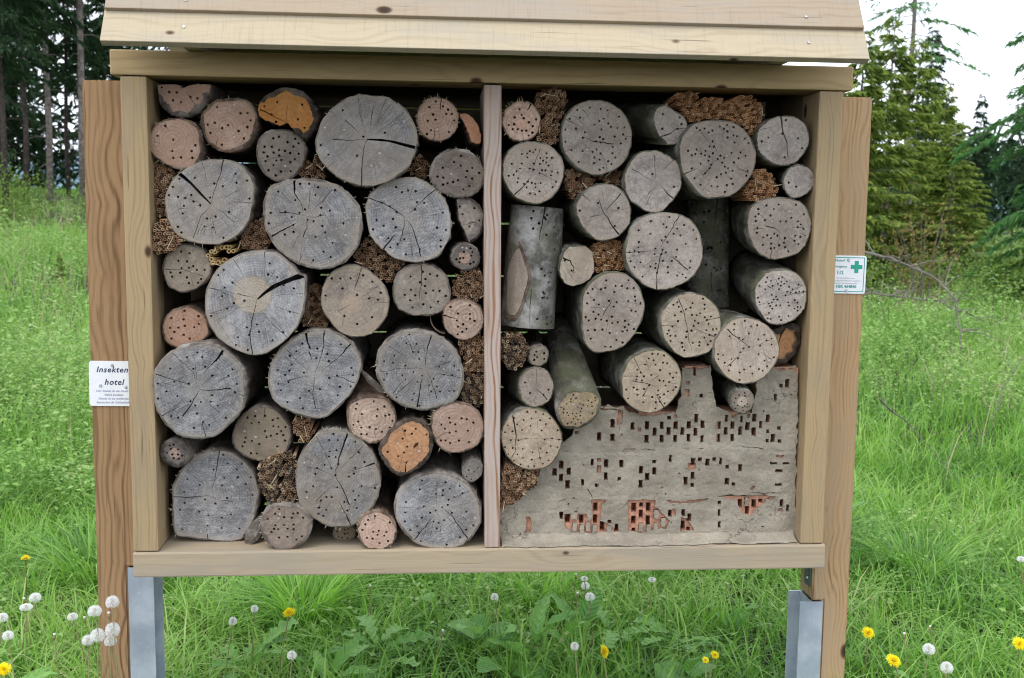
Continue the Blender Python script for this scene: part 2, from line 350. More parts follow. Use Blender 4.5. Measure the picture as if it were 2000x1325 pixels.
def mud_mat():
    g = NT('dried_clay_plaster', 0.95, 0.1)
    o = g.obj()
    n1 = g.noise(o, 9, 5, 0.62); n2 = g.noise(o, 60, 4, 0.7); n3 = g.noise(o, 330, 3, 0.7)
    c = g.mix(g.step(n1, 0.35, 0.68), (0.245, 0.213, 0.166), (0.345, 0.305, 0.24))
    c = g.mix(g.math('MULTIPLY', g.step(n2, 0.58, 0.74), 0.6), c, (0.19, 0.17, 0.145))
    c = g.mix(g.math('MULTIPLY', g.step(n2, 0.40, 0.28), 0.5), c, (0.39, 0.345, 0.275))
    c = g.mix(g.math('MULTIPLY', g.step(g.noise(o, 23, 3, 0.6), 0.63, 0.72), 0.35), c, (0.46, 0.31, 0.22))
    c = g.mix(g.math('MULTIPLY', g.step(n3, 0.6, 0.72), 0.45), c, (0.17, 0.15, 0.13))
    cv = g.n('TexVoronoi', feature='DISTANCE_TO_EDGE'); cv.inputs['Scale'].default_value = 17
    g.put(cv.inputs['Vector'], g.vadd(o, g.n('TexNoise').outputs['Color']))
    wv = g.noise(o, 14, 4, 0.7, out='Color')
    sc = g.n('VectorMath', operation='SCALE'); g.put(sc.inputs[0], wv); sc.inputs['Scale'].default_value = 0.10
    g.put(cv.inputs['Vector'], g.vadd(o, sc.outputs[0]))
    n4 = g.noise(o, 125.0, 3, 0.7)
    c = g.mix(g.math('MULTIPLY', g.step(n4, 0.56, 0.68), 0.5), c, (0.15, 0.135, 0.115))
    c = g.mix(g.math('MULTIPLY', g.step(n4, 0.42, 0.30), 0.45), c, (0.46, 0.42, 0.35))
    crack = g.math('MULTIPLY', g.step(cv.outputs['Distance'], 0.022, 0.004), g.step(g.noise(o, 6, 2), 0.58, 0.68))
    c = g.mix(g.math('MULTIPLY', crack, 0.75), c, (0.10, 0.09, 0.08))
    g.bump(g.math('SUBTRACT', g.math('ADD', g.math('MULTIPLY', n2, 0.9), g.math('MULTIPLY', n3, 0.4)), crack), 0.8, 0.004)
    return g.done(c)
M['mud'] = mud_mat()
M['brick'] = plain('perforated_clay_brick', (0.46, 0.235, 0.155), 0.9, 0.35, 60, 0.2, bump=0.4, dist=0.002)
def steel_mat():
    g = NT('galvanised_steel', 0.5, 0.4); g.b.inputs['Metallic'].default_value = 0.45
    o = g.shift(g.obj()); p = g.sep(o)
    n = g.noise(o, 9, 4, 0.6); st = g.noise(g.xyz(g.math('MULTIPLY', p[0], 60), g.math('MULTIPLY', p[1], 60), g.math('MULTIPLY', p[2], 5)), 1, 3)
    sp = g.noise(o, 140, 2)
    c = g.mix(g.step(n, 0.35, 0.68), (0.38, 0.435, 0.50), (0.53, 0.585, 0.64))
    c = g.mix(g.math('MULTIPLY', g.step(st, 0.55, 0.75), 0.4), c, (0.36, 0.39, 0.43))
    c = g.mix(g.math('MULTIPLY', g.step(sp, 0.6, 0.75), 0.3), c, (0.72, 0.74, 0.76))
    c = g.mix(g.math('MULTIPLY', g.step(g.noise(o, 21, 4, 0.7), 0.64, 0.76), 0.5), c, (0.24, 0.23, 0.21))
    g.put(g.b.inputs['Roughness'], g.math('MULTIPLY_ADD', n, 0.3, 0.35))
    return g.done(c)
M['steel'] = steel_mat()
M['green_plate'] = plain('green_painted_bracket', (0.10, 0.15, 0.13), 0.6)
M['screw'] = plain('zinc_screw', (0.55, 0.56, 0.58), 0.4, metal=0.7)
M['white'] = plain('white_sign_plastic', (0.82, 0.84, 0.86), 0.35, 0.04, 30, 0.5)
M['ink'] = plain('dark_blue_print', (0.03, 0.045, 0.11), 0.6, 0.1)
M['ink_pale'] = plain('fine_blue_print', (0.34, 0.37, 0.52), 0.6, 0.1)
M['ink_grey'] = plain('fine_grey_print', (0.50, 0.55, 0.58), 0.6, 0.1)
M['sign_green'] = plain('sign_green_print', (0.03, 0.36, 0.25), 0.5, 0.1)
M['sign_teal'] = plain('sign_teal_print', (0.05, 0.33, 0.30), 0.5, 0.1)

M['grass'] = islands('meadow_grass', [(0.035, 0.11, 0.016), (0.12, 0.30, 0.032), (0.205, 0.43, 0.05), (0.33, 0.54, 0.10), (0.48, 0.51, 0.24)], 0.38, 0.44, 0.5, patch=0.7)
M['tussock'] = islands('bright_tussock_grass', [(0.13, 0.34, 0.03), (0.24, 0.50, 0.05), (0.36, 0.62, 0.10)], 0.4, 0.45, 0.5)
M['herb'] = islands('meadow_herbs', [(0.075, 0.18, 0.035), (0.16, 0.33, 0.06), (0.27, 0.45, 0.10), (0.38, 0.53, 0.19), (0.37, 0.35, 0.20)], 0.6, 0.42, 0.3, patch=0.8)
M['weed'] = islands('broad_weed_leaf', [(0.06, 0.16, 0.03), (0.10, 0.25, 0.05), (0.145, 0.31, 0.085)], 0.45, 0.3, 0.5)
def leaf_mat():
    g = NT('veined_weed_leaf', 0.42, 0.5)
    p = g.sep(g.obj()); ax = g.math('ABSOLUTE', p[0])
    base = g.mix(g.rnd(), (0.115, 0.31, 0.04), (0.24, 0.47, 0.10))
    n = g.noise(g.shift(g.obj()), 5.0, 4, 0.65)
    base = g.mix(g.math('MULTIPLY', g.step(n, 0.5, 0.7), 0.5), base, (0.09, 0.25, 0.055))
    vein = g.math('SINE', g.math('MULTIPLY', g.math('SUBTRACT', p[1], g.math('MULTIPLY', ax, 0.9)), 48.0))
    rib = g.math('MAXIMUM', g.step(ax, 0.022, 0.006), g.math('MULTIPLY', g.step(vein, 0.86, 1.0), 0.3))
    c = g.mix(g.math('MULTIPLY', rib, 0.55), base, (0.26, 0.42, 0.15))
    g.bump(g.math('ADD', g.math('MULTIPLY', vein, 0.25), n), 0.45, 0.04)
    g.put(g.b.inputs['Base Color'], c)
    tr = g.n('BsdfTranslucent'); mx = g.n('MixShader')
    g.put(tr.inputs['Color'], c); g.put(mx.inputs[0], 0.3)
    g.t.links.new(g.b.outputs[0], mx.inputs[1]); g.t.links.new(tr.outputs[0], mx.inputs[2])
    g.t.links.new(mx.outputs[0], g.t.nodes['Material Output'].inputs[0])
    return g.m
M['weed'] = leaf_mat()
M['dry'] = islands('dry_stalks', [(0.25, 0.20, 0.12), (0.38, 0.31, 0.20), (0.30, 0.25, 0.19)], 0.9)
M['stem'] = islands('dandelion_stem', [(0.16, 0.25, 0.07), (0.28, 0.20, 0.11)], 0.6, 0.2)
M['petal'] = islands('yellow_petal', [(0.80, 0.60, 0.0), (0.90, 0.74, 0.01), (0.94, 0.82, 0.03)], 0.7, 0.25)
M['fluff'] = islands('dandelion_fluff', [(0.88, 0.88, 0.87), (0.95, 0.95, 0.95)], 0.9, 0.45)
M['bud'] = islands('dandelion_bud', [(0.20, 0.12, 0.07), (0.30, 0.26, 0.12)], 0.8)
M['spruce'] = islands('spruce_needles', [(0.018, 0.045, 0.022), (0.034, 0.078, 0.032), (0.06, 0.115, 0.04)], 0.7, 0.2)
M['spruce_light'] = islands('young_spruce_needles', [(0.05, 0.105, 0.022), (0.15, 0.245, 0.04), (0.28, 0.37, 0.065), (0.40, 0.45, 0.11)], 0.7, 0.45)
M['larch'] = islands('larch_needles', [(0.055, 0.17, 0.05), (0.11, 0.27, 0.075), (0.18, 0.38, 0.12)], 0.7, 0.4)
M['bush'] = islands('pale_bush_leaf', [(0.07, 0.14, 0.025), (0.14, 0.24, 0.04), (0.24, 0.34, 0.07)], 0.6, 0.35)
M['young'] = islands('bronze_young_leaf', [(0.16, 0.11, 0.035), (0.26, 0.18, 0.06), (0.20, 0.22, 0.06)], 0.6, 0.35)
M['trunk'] = bark_mat('conifer_trunk_bark', (0.25, 0.215, 0.19), (0.12, 0.10, 0.088), (0.37, 0.34, 0.31), sx=9, sy=9)
M['trunk_dark'] = bark_mat('dark_conifer_trunk_bark', (0.065, 0.052, 0.044), (0.03, 0.024, 0.02), (0.11, 0.095, 0.085), sx=9, sy=9)
M['twigwood'] = plain('grey_dead_branch', (0.19, 0.165, 0.145), 0.9, 0.3, 60)
M['soil'] = plain('meadow_soil', (0.028, 0.036, 0.012), 0.95, 0.5, 3)
M['hill'] = plain('haze_tinted_wooded_hill', (0.13, 0.21, 0.25), 0.95, 0.3, 0.05)  # blue of the distance haze is put into the hill's own colour
# ------------------------------------------------------------------ helpers
def mesh_obj(name, verts, faces, mat=None, parent=None, smooth=False):
    me = bpy.data.meshes.new(name)
    me.from_pydata([tuple(v) for v in verts], [], faces)
    me.update()
    for m in (mat if isinstance(mat, list) else [mat]):
        if m: me.materials.append(m)
    if smooth: me.polygons.foreach_set('use_smooth', [True] * len(me.polygons))
    o = bpy.data.objects.new(name, me)
    COL.objects.link(o)
    if parent: o.parent = parent
    return o

def raw_mesh(name, V, tri=None, quad=None, mat=None, parent=None, smooth=False):
    """numpy arrays straight into a mesh (for foliage)"""
    me = bpy.data.meshes.new(name)
    V = np.asarray(V, np.float32).reshape(-1, 3)
    tri = np.zeros((0, 3), np.int32) if tri is None else np.asarray(tri, np.int32).reshape(-1, 3)
    quad = np.zeros((0, 4), np.int32) if quad is None else np.asarray(quad, np.int32).reshape(-1, 4)
    me.vertices.add(len(V)); me.vertices.foreach_set('co', V.ravel())
    lp = np.concatenate([tri.ravel(), quad.ravel()]).astype(np.int32)
    me.loops.add(len(lp)); me.loops.foreach_set('vertex_index', lp)
    st = np.concatenate([np.arange(len(tri)) * 3, len(tri) * 3 + np.arange(len(quad)) * 4]).astype(np.int32)
    me.polygons.add(len(st)); me.polygons.foreach_set('loop_start', st)
    if smooth: me.polygons.foreach_set('use_smooth', np.ones(len(st), bool))
    me.update(calc_edges=True)
    if mat: me.materials.append(mat)
    o = bpy.data.objects.new(name, me)
    COL.objects.link(o)
    if parent: o.parent = parent
    return o

def tag(o, label=None, cat=None, group=None, kind=None):
    if label: o['label'] = label
    if cat: o['category'] = cat
    if group: o['group'] = group
    if kind: o['kind'] = kind
    return o

def empty(name, loc=(0, 0, 0), rz=0.0):
    o = bpy.data.objects.new(name, None)
    o.empty_display_size = 0.05
    COL.objects.link(o)
    o.location = loc; o.rotation_euler = (0, 0, rz)
    return o

def box_obj(name, c0, c1, mat, parent=None, bevel=0.003, wob=0.0, corners=None, seed=0):
    """edge-rounded timber; 'corners' replaces the eight corner points (x-major order)"""
    bm = bmesh.new()
    x0, y0, z0 = c0; x1, y1, z1 = c1
    cs = corners or [(x, y, z) for x in (x0, x1) for y in (y0, y1) for z in (z0, z1)]
    mid = Vector(np.mean(np.array(cs), axis=0))
    v = [bm.verts.new(Vector(p) - mid) for p in cs]
    for f in ((0, 1, 3, 2), (4, 6, 7, 5), (0, 4, 5, 1), (2, 3, 7, 6), (0, 2, 6, 4), (1, 5, 7, 3)):
        bm.faces.new([v[i] for i in f])
    bmesh.ops.recalc_face_normals(bm, faces=bm.faces)
    if bevel: bmesh.ops.bevel(bm, geom=list(bm.edges), offset=bevel, segments=2, affect='EDGES', profile=0.6)
    me = bpy.data.meshes.new(name); bm.to_mesh(me); bm.free()
    me.materials.append(mat)
    o = bpy.data.objects.new(name, me); COL.objects.link(o)
    o.location = mid
    if parent: o.parent = parent
    return o

def tube(path, radii, sides=8, caps=True):
    """verts, faces of a tube along a list of points"""
    V, F = [], []
    n = len(path)
    for i, p in enumerate(path):
        p = Vector(p)
        t = (Vector(path[min(i + 1, n - 1)]) - Vector(path[max(i - 1, 0)])).normalized()
        up = Vector((0, 0, 1)) if abs(t.z) < 0.9 else Vector((1, 0, 0))
        a = t.cross(up).normalized(); b = t.cross(a)
        for k in range(sides):
            q = 2 * PI * k / sides
            V.append(p + (a * math.cos(q) + b * math.sin(q)) * radii[i])
    for i in range(n - 1):
        for k in range(sides):
            F.append((i * sides + k, i * sides + (k + 1) % sides, (i + 1) * sides + (k + 1) % sides, (i + 1) * sides + k))
    if caps:
        F.append(tuple(range(sides))[::-1]); F.append(tuple((n - 1) * sides + k for k in range(sides)))
    return V, F

def merge(parts):
    V, F = [], []
    for v, f in parts:
        b = len(V); V += list(v); F += [tuple(i + b for i in q) for q in f]
    return V, F

def inside(P, poly):
    """which of the points P lie in the polygon"""
    P = np.asarray(P); q = np.asarray(poly); r = np.roll(q, -1, 0)
    x, y = P[:, 0:1], P[:, 1:2]
    c = ((q[None, :, 1] > y) != (r[None, :, 1] > y))
    with np.errstate(divide='ignore', invalid='ignore'):
        xi = (r[None, :, 0] - q[None, :, 0]) * (y - q[None, :, 1]) / (r[None, :, 1] - q[None, :, 1]) + q[None, :, 0]
    return (np.sum(c & (x < xi), 1) % 2) == 1

def smooth_loop(pts, n, sharp=False):
    p = np.array(pts, float)
    out = []
    if sharp:
        for i in range(len(p)):
            a, b = p[i], p[(i + 1) % len(p)]
            for t in np.arange(0, 1, 0.25): out.append(a + (b - a) * t)
        return np.array(out)
    k = max(2, n // len(p))
    for i in range(len(p)):
        a, b, c, d = p[i - 1], p[i], p[(i + 1) % len(p)], p[(i + 2) % len(p)]
        for t in np.arange(k) / k:
            out.append(0.5 * (2 * b + (c - a) * t + (2 * a - 5 * b + 4 * c - d) * t * t + (3 * b - a - 3 * c + d) * t ** 3))
    return np.array(out)

def radius_at(loop, P):
    """distance from the origin to the loop in the direction of each point of P"""
    ang = np.arctan2(loop[:, 1], loop[:, 0]); rad = np.hypot(loop[:, 0], loop[:, 1])
    o = np.argsort(ang); ang, rad = ang[o], rad[o]
    q = np.arctan2(P[:, 1], P[:, 0])
    return np.interp(q, np.r_[ang[-1] - 2 * PI, ang, ang[0] + 2 * PI], np.r_[rad[-1], rad, rad[0]])

def sheet(outline, cuts, steiner, keep_fn=None):
    """triangulate an outline with cut polygons; returns points, surface tris, sunk tris (index of the cut)"""
    pts = [tuple(p) for p in outline]; edges = [(i, (i + 1) % len(pts)) for i in range(len(pts))]
    for c in cuts:
        b = len(pts); pts += [tuple(p) for p in c]
        edges += [(b + i, b + (i + 1) % len(c)) for i in range(len(c))]
    pts += [tuple(p) for p in steiner]
    r = delaunay_2d_cdt([Vector(p) for p in pts], edges, [], 0, 1e-5)
    P = np.array([(v.x, v.y) for v in r[0]]); T = np.array([f for f in r[2] if len(f) == 3], int)
    cen = P[T].mean(1)
    T = T[inside(cen, outline)]; cen = P[T].mean(1)
    which = np.full(len(T), -1)
    for i, c in enumerate(cuts):
        lo, hi = np.min(c, 0), np.max(c, 0)
        cand = np.where((which < 0) & np.all((cen >= lo) & (cen <= hi), 1))[0]
        if len(cand): which[cand[inside(cen[cand], c)]] = i
    return P, T[which < 0], T[which >= 0], which[which >= 0]

def sink(P, surf, sunk, depth_of, ysurf):
    """solid relief: surface tris at ysurf, cut tris pushed back with walls round them"""
    N = len(P); V = [(p[0], y, p[1]) for p, y in zip(P, ysurf)]
    F = [(a, c, b) for a, b, c in surf]; mats = [0] * len(F)
    vmap = {}
    def deep(i, d, k):
        key = (i, k)
        if key not in vmap:
            vmap[key] = len(V); V.append((P[i][0], ysurf[i] + d, P[i][1]))
        return vmap[key]
    own = {}
    for a, b, c in surf:
        for e in ((a, b), (b, c), (c, a)): own[e] = 1
    for (a, b, c), (d, k, m) in zip(sunk, depth_of):
        F.append((deep(a, d, k), deep(c, d, k), deep(b, d, k))); mats.append(m)
        for e in ((a, b), (b, c), (c, a)):
            if (e[1], e[0]) in own:
                F.append((e[0], e[1], deep(e[1], d, k), deep(e[0], d, k))); mats.append(0)
    return V, F, mats

def crack_poly(line, w, rng):
    """thin tapering split polygon along a polyline, widest at the end farther from the pith"""
    p = np.array(line, float)
    if np.hypot(*p[0]) < np.hypot(*p[-1]): p = p[::-1]
    q = [p[0]]
    for i in range(len(p) - 1):
        n = max(2, int(np.hypot(*(p[i + 1] - p[i])) / 0.012))
        for t in range(1, n + 1): q.append(p[i] + (p[i + 1] - p[i]) * t / n)
    q = np.array(q)
    if len(q) > 2: q[1:-1] += rng.normal(0, 0.0009, (len(q) - 2, 2))
    d = np.gradient(q, axis=0); d /= np.hypot(d[:, 0], d[:, 1])[:, None] + 1e-9
    nrm = np.c_[-d[:, 1], d[:, 0]]
    h = (np.linspace(1, 0, len(q)) ** 0.7 * 0.8 + 0.2)[:, None] * w / 2 * rng.uniform(0.75, 1.25, (len(q), 1))
    h[-1] = w * 0.06
    return np.r_[q + nrm * h, (q - nrm * h)[::-1]]

# ------------------------------------------------------------------ terrain
def ground_z(x, y):
    x = np.asarray(x, float); y = np.asarray(y, float)
    t = np.clip(y - 3.0, 0, 60)
    z = t * (0.038 - 0.014 * np.clip(x / 9.0, -1, 1))
    return z + 0.035 * np.sin(x * 1.3 + 0.7) * np.sin(y * 0.9) * np.clip((y + 1) / 4, 0, 1) + 0.10 * np.sin(x * 0.31) * np.sin(y * 0.27) * np.clip((y - 3) / 8, 0, 1)

gx = np.r_[-700, -300, -150, -80, np.arange(-50, 51, 1.0), 80, 150, 300, 700]
gy = np.r_[-60, -20, -8, np.arange(-4, 12, 0.5), np.arange(12, 62, 2.0), 80, 120, 200, 400, 900]
GX, GY = np.meshgrid(gx, gy)
GV = np.c_[GX.ravel(), GY.ravel(), ground_z(GX.ravel(), GY.ravel())]
nx = len(gx)
GQ = [(j * nx + i, j * nx + i + 1, (j + 1) * nx + i + 1, (j + 1) * nx + i) for j in range(len(gy) - 1) for i in range(nx - 1)]
tag(raw_mesh('meadow_ground', GV, None, GQ, M['soil'], smooth=True), kind='structure')
# wooded hill far behind the trees
hx = np.linspace(-520, 520, 90); hv = []
for i, x in enumerate(hx):
    top = 55 + 14 * math.sin(x * 0.011 + 1) + 5 * math.sin(x * 0.05)
    hv += [(x, 560, -4), (x, 640, top * 0.62), (x, 760, top)]
hq = [(i * 3 + k, (i + 1) * 3 + k, (i + 1) * 3 + k + 1, i * 3 + k + 1) for i in range(89) for k in range(2)]
tag(mesh_obj('wooded_hill', hv, hq, M['hill'], smooth=True), kind='structure')

# ------------------------------------------------------------------ the insect hotel
hotel = tag(empty('insect_hotel', (0, 0.1, 0)), 'wooden insect hotel frame with boarded roof on two steel footed posts', 'insect hotel')
H = lambda o: (setattr(o, 'location', Vector(o.location) - Vector((0, 0.1, 0))), o)[1]
def hbox(name, c0, c1, mat, **k): return H(box_obj(name, c0, c1, mat, hotel, **k))
PT, PB = 2.009, 0.692           # posts between the beams
hbox('post', (-1.0, 0, PB), (-0.93, 0.14, PT), M['post'], bevel=0.005)
hbox('post', (0.93, 0, PB), (1.0, 0.14, PT), M['post'], bevel=0.005)
hbox('top_beam', (-1.025, -0.004, 2.011), (1.025, 0.14, 2.078), M['beam'], bevel=0.005)
hbox('bottom_beam', (-1.0, -0.006, 0.618), (1.006, 0.14, 0.690), M['sill'], bevel=0.005)
hbox('floor_board', (-0.98, 0.142, 0.640), (0.98, 0.51, 0.688), M['sill'])
hbox('divider', None or (0, 0, 0), (1, 1, 1), M['divider'], bevel=0.003, corners=[(-0.006, 0.0, 0.692), (-0.020, 0.0, 2.006), (-0.006, 0.25, 0.692), (-0.020, 0.25, 2.006),
      (0.038, 0.0, 0.692), (0.029, 0.0, 2.006), (0.038, 0.25, 0.692), (0.029, 0.25, 2.006)])
for s in (-1, 1):
    for k in range(2):
        y0 = 0.145 + k * 0.185
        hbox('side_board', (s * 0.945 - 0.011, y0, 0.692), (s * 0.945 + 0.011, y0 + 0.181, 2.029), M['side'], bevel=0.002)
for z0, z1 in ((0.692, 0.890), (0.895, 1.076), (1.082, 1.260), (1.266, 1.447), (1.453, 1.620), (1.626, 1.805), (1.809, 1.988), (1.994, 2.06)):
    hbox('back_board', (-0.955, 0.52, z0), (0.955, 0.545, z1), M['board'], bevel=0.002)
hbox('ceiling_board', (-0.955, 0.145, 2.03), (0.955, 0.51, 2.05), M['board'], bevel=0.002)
# roof boards lapped up the front slope, then down the back
edge = [(-0.200, 2.070, 0.066, 0.112), (-0.163, 2.157, 0.066, 0.112), (-0.120, 2.207, 0.07, 0.112), (-0.07, 2.285, 0.06, 0.13), (-0.015, 2.363, 0.06, 0.13), (0.045, 2.44, 0.06, 0.13), (0.1, 2.515, 0.06, 0.13)]
for i, (y, z, run, rise) in enumerate(edge):
    d = Vector((0, run, rise)).normalized(); nrm = Vector((0, -d.z, d.y)); th = 0.021
    a = Vector((0, y, z)); b = a + d * 0.155
    xl, xr = -0.992 + 0.003 * (i % 3), 0.990 - 0.004 * (i % 2)
    cs = [(x, *(q + nrm * (-t)).yz) for x in (xl, xr) for q in (a, b) for t in (th, 0.0)]
    rb = hbox('roof_board', None or (0, 0, 0), (1, 1, 1), M['roof_pink'] if i in (1, 3) else M['roof'], bevel=0.0025, corners=cs)
    if i < 3:
        for sx in (-0.79, 0.83):
            q = a + d * (0.048 if i == 0 else 0.03)
            V, F = tube([q + nrm * 0.001 - Vector((0, 0, 0)), q + nrm * 0.003], [0.0042, 0.0034], 10)
            mid = Vector(rb.location) + Vector((0, 0.1, 0))
            mesh_obj('screw', [Vector((sx, 0, 0)) + v - mid for v in V], F, M['screw'], rb)
for i in range(6):
    y0 = 0.22 + 0.08 * i; z0 = 2.58 - 0.10 * i
    cs = [(x, y, z) for x in (-0.99, 0.99) for y, z in ((y0, z0), (y0 - 0.012, z0 - 0.016), (y0 + 0.09, z0 - 0.115), (y0 + 0.078, z0 - 0.131))]
    hbox('roof_board', (0, 0, 0), (1, 1, 1), M['roof'], bevel=0.0025, corners=cs)
for sx in (-0.80, 0.80):          # rafters carrying the roof
    cs = [(x, y, z) for x in (sx - 0.02, sx + 0.02) for y, z in ((-0.10, 2.079), (0.17, 2.56), (0.60, 2.079), (0.20, 2.56))]
    hbox('rafter', (0, 0, 0), (1, 1, 1), M['roof'], bevel=0.0, corners=cs)

def l_post(name, x_out, x_in, x_low, z_notch, z_top, mat):
    """support post notched over its steel foot: full width above, narrower beside the steel"""
    y0, y1 = 0.15, 0.262
    prof = [(x_out, -0.05), (x_low, -0.05), (x_low, z_notch), (x_in, z_notch), (x_in, z_top), (x_out, z_top)]
    mid = Vector(((x_out + x_in) / 2, (y0 + y1) / 2, z_top / 2))
    V = [Vector((x, y, z)) - mid for y in (y0, y1) for x, z in prof]; n = 6
    F = [tuple(range(n)), tuple(range(2 * n - 1, n - 1, -1))] + [(i, i + n, (i + 1) % n + n, (i + 1) % n) for i in range(n)]
    o = mesh_obj(name, V, F, mat, hotel)
    bm = bmesh.new(); bm.from_mesh(o.data)
    bmesh.ops.recalc_face_normals(bm, faces=bm.faces)
    bmesh.ops.bevel(bm, geom=list(bm.edges), offset=0.005, segments=2, affect='EDGES')
    bm.to_mesh(o.data); bm.free()
    o.location = mid
    return H(o)
l_post('support_post', -1.147, -1.02, -1.060, 0.60, 2.014, M['support'])
l_post('support_post', 1.148, 1.030, 1.066, 0.462, 2.012, M['support_pink'])

def h_beam(x0, x1, z1):
    """galvanised H-section: two flanges and a web"""
    parts = []
    def bx(a, b):
        V = [Vector((x, y, z)) for x in (a[0], b[0]) for y in (a[1], b[1]) for z in (a[2], b[2])]
        return V, [(0, 1, 3, 2), (4, 6, 7, 5), (0, 4, 5, 1), (2, 3, 7, 6), (0, 2, 6, 4), (1, 5, 7, 3)]
    xm = (x0 + x1) / 2
    parts = [bx((x0, 0.142, -0.1), (x1, 0.149, z1)), bx((x0, 0.244, -0.1), (x1, 0.251, z1)), bx((xm - 0.003, 0.149, -0.1), (xm + 0.003, 0.244, z1))]
    V, F = merge(parts)
    mid = Vector((xm, 0.2, 0.2))
    o = mesh_obj('steel_foot', [v - mid for v in V], F, M['steel'], hotel)
    o.location = mid
    return H(o)
h_beam(-1.056, -0.982, 0.598)
h_beam(0.989, 1.063, 0.460)
g_plate = hbox('bracket_plate', (1.0255, 0.163, 0.50), (1.0285, 0.215, 0.62), M['green_plate'], bevel=0.001)
for k in range(3):
    V, F = tube([(-0.0015, 0.012 * (k % 2) - 0.006, -0.035 + 0.035 * k), (-0.006, 0.012 * (k % 2) - 0.006, -0.035 + 0.035 * k)], [0.005, 0.004], 8)
    mesh_obj('screw', V, F, M['screw'], g_plate)

# ------------------------------------------------------------------ signs
def lettering(name, s, x, z, size, mat, parent, shear=0.0, spacing=1.0, align='CENTER', y=-0.0016):
    cu = bpy.data.curves.new(name, 'FONT'); cu.body = s; cu.size = size; cu.shear = shear; cu.align_x = align
    cu.space_character = spacing; cu.extrude = 0.0002; cu.offset = 0.00035 if size > 0.012 else 0.0001; cu.resolution_u = 3
    o = bpy.data.objects.new(name, cu); COL.objects.link(o)
    me = bpy.data.meshes.new_from_object(o.evaluated_get(bpy.context.evaluated_depsgraph_get()))
    bpy.data.objects.remove(o)
    me.materials.clear(); me.materials.append(mat)
    t = bpy.data.objects.new(name, me); COL.objects.link(t)
    t.parent = parent; t.location = (x, y, z); t.rotation_euler = (PI / 2, 0, 0)
    return t

def plate(name, w, h, loc, label, tilt=0.0, r=0.008):
    pts = []
    for cx, cz, a0 in ((w / 2 - r, h / 2 - r, 0), (-w / 2 + r, h / 2 - r, 90), (-w / 2 + r, -h / 2 + r, 180), (w / 2 - r, -h / 2 + r, 270)):
        for k in range(5):
            a = R(a0 + 22.5 * k); pts.append((cx + r * math.cos(a), cz + r * math.sin(a)))
    n = len(pts)
    V = [(x, y, z) for y in (-0.0012, 0.0012) for x, z in pts]
    F = [tuple(range(n)), tuple(range(2 * n - 1, n - 1, -1))] + [(i, (i + 1) % n, (i + 1) % n + n, i + n) for i in range(n)]
    o = mesh_obj(name, V, F, M['white'])
    o.location = loc; o.rotation_euler = (0, tilt, 0)
    return tag(o, label, 'sign')
def sign_screw(parent, x, z):
    V, F = tube([(x, -0.0012, z), (x, -0.004, z)], [0.0052, 0.0035], 10)
    mesh_obj('screw', V, F, M['screw'], parent)

s1 = plate('hotel_sign', 0.136, 0.132, (-1.083, 0.1475, 1.1495), 'white plastic sign reading Insekten hotel screwed to the left support post', R(0.6))
lettering('lettering', 'Insekten', -0.003, 0.0335, 0.0235, M['ink'], s1, 0.25, 1.12)
lettering('lettering', 'hotel', 0.002, -0.003, 0.0235, M['ink'], s1, 0.25, 1.12)
for k, t in enumerate(('Hier findest du ein Hotel f\u00fcr', 'kleine Insekten.', 'Kannst du sie entdecken?', 'Beobachte die Schlupfl\u00f6cher')):
    lettering('small_lettering', t, 0.002, -0.024 - 0.0112 * k, 0.0083, M['ink_pale'], s1, 0.25, 1.05)
for x, z in ((-0.002, 0.054), (-0.036, -0.006), (0.036, -0.010)): sign_screw(s1, x, z)

s2 = plate('rescue_sign', 0.128, 0.115, (1.0875, 0.1475, 1.4835), 'white and green emergency rescue point sign with a green cross', R(0.5))
fw, fh, t_ = 0.0585, 0.0525, 0.0012
for a, b in (((-fw, fh - t_ * 2), (fw, fh)), ((-fw, -fh), (fw, -fh + t_ * 2)), ((-fw, -fh + t_ * 2), (-fw + t_ * 2, fh - t_ * 2)), ((fw - t_ * 2, -fh + t_ * 2), (fw, fh - t_ * 2))):
    mesh_obj('border_line', [(a[0], -0.0016, a[1]), (b[0], -0.0016, a[1]), (b[0], -0.0016, b[1]), (a[0], -0.0016, b[1])], [(0, 1, 2, 3)], M['sign_teal'], s2)
cx, cz, ca, cb = 0.0335, 0.0235, 0.0182, 0.0062
cr = [(-cb, -ca), (cb, -ca), (cb, -cb), (ca, -cb), (ca, cb), (cb, cb), (cb, ca), (-cb, ca), (-cb, cb), (-ca, cb), (-ca, -cb), (-cb, -cb)]
mesh_obj('green_cross', [(cx + x, -0.0016, cz + z) for x, z in cr], [tuple(range(12))], M['sign_green'], s2)
lettering('lettering', 'Notruf', -0.004, 0.0395, 0.0105, M['sign_teal'], s2, align='RIGHT')
lettering('lettering', 'Emergency', 0.004, 0.0215, 0.0105, M['sign_teal'], s2, align='RIGHT')
lettering('lettering', '112', -0.006, 0.0015, 0.0145, M['sign_teal'], s2, align='RIGHT')
for k, t in enumerate(('Bei Notruf bitte diese', 'Rettungspunkt-Nummer angeben:', 'Standort der Rettungskette')):
    lettering('small_lettering', t, 0.002, -0.0125 - 0.0077 * k, 0.0062, M['ink_grey'], s2, spacing=1.05)
lettering('lettering', 'HSK 464846', 0.004, -0.040, 0.0125, M['sign_teal'], s2)
sign_screw(s2, 0.008, 0.044); sign_screw(s2, 0.006, -0.049)
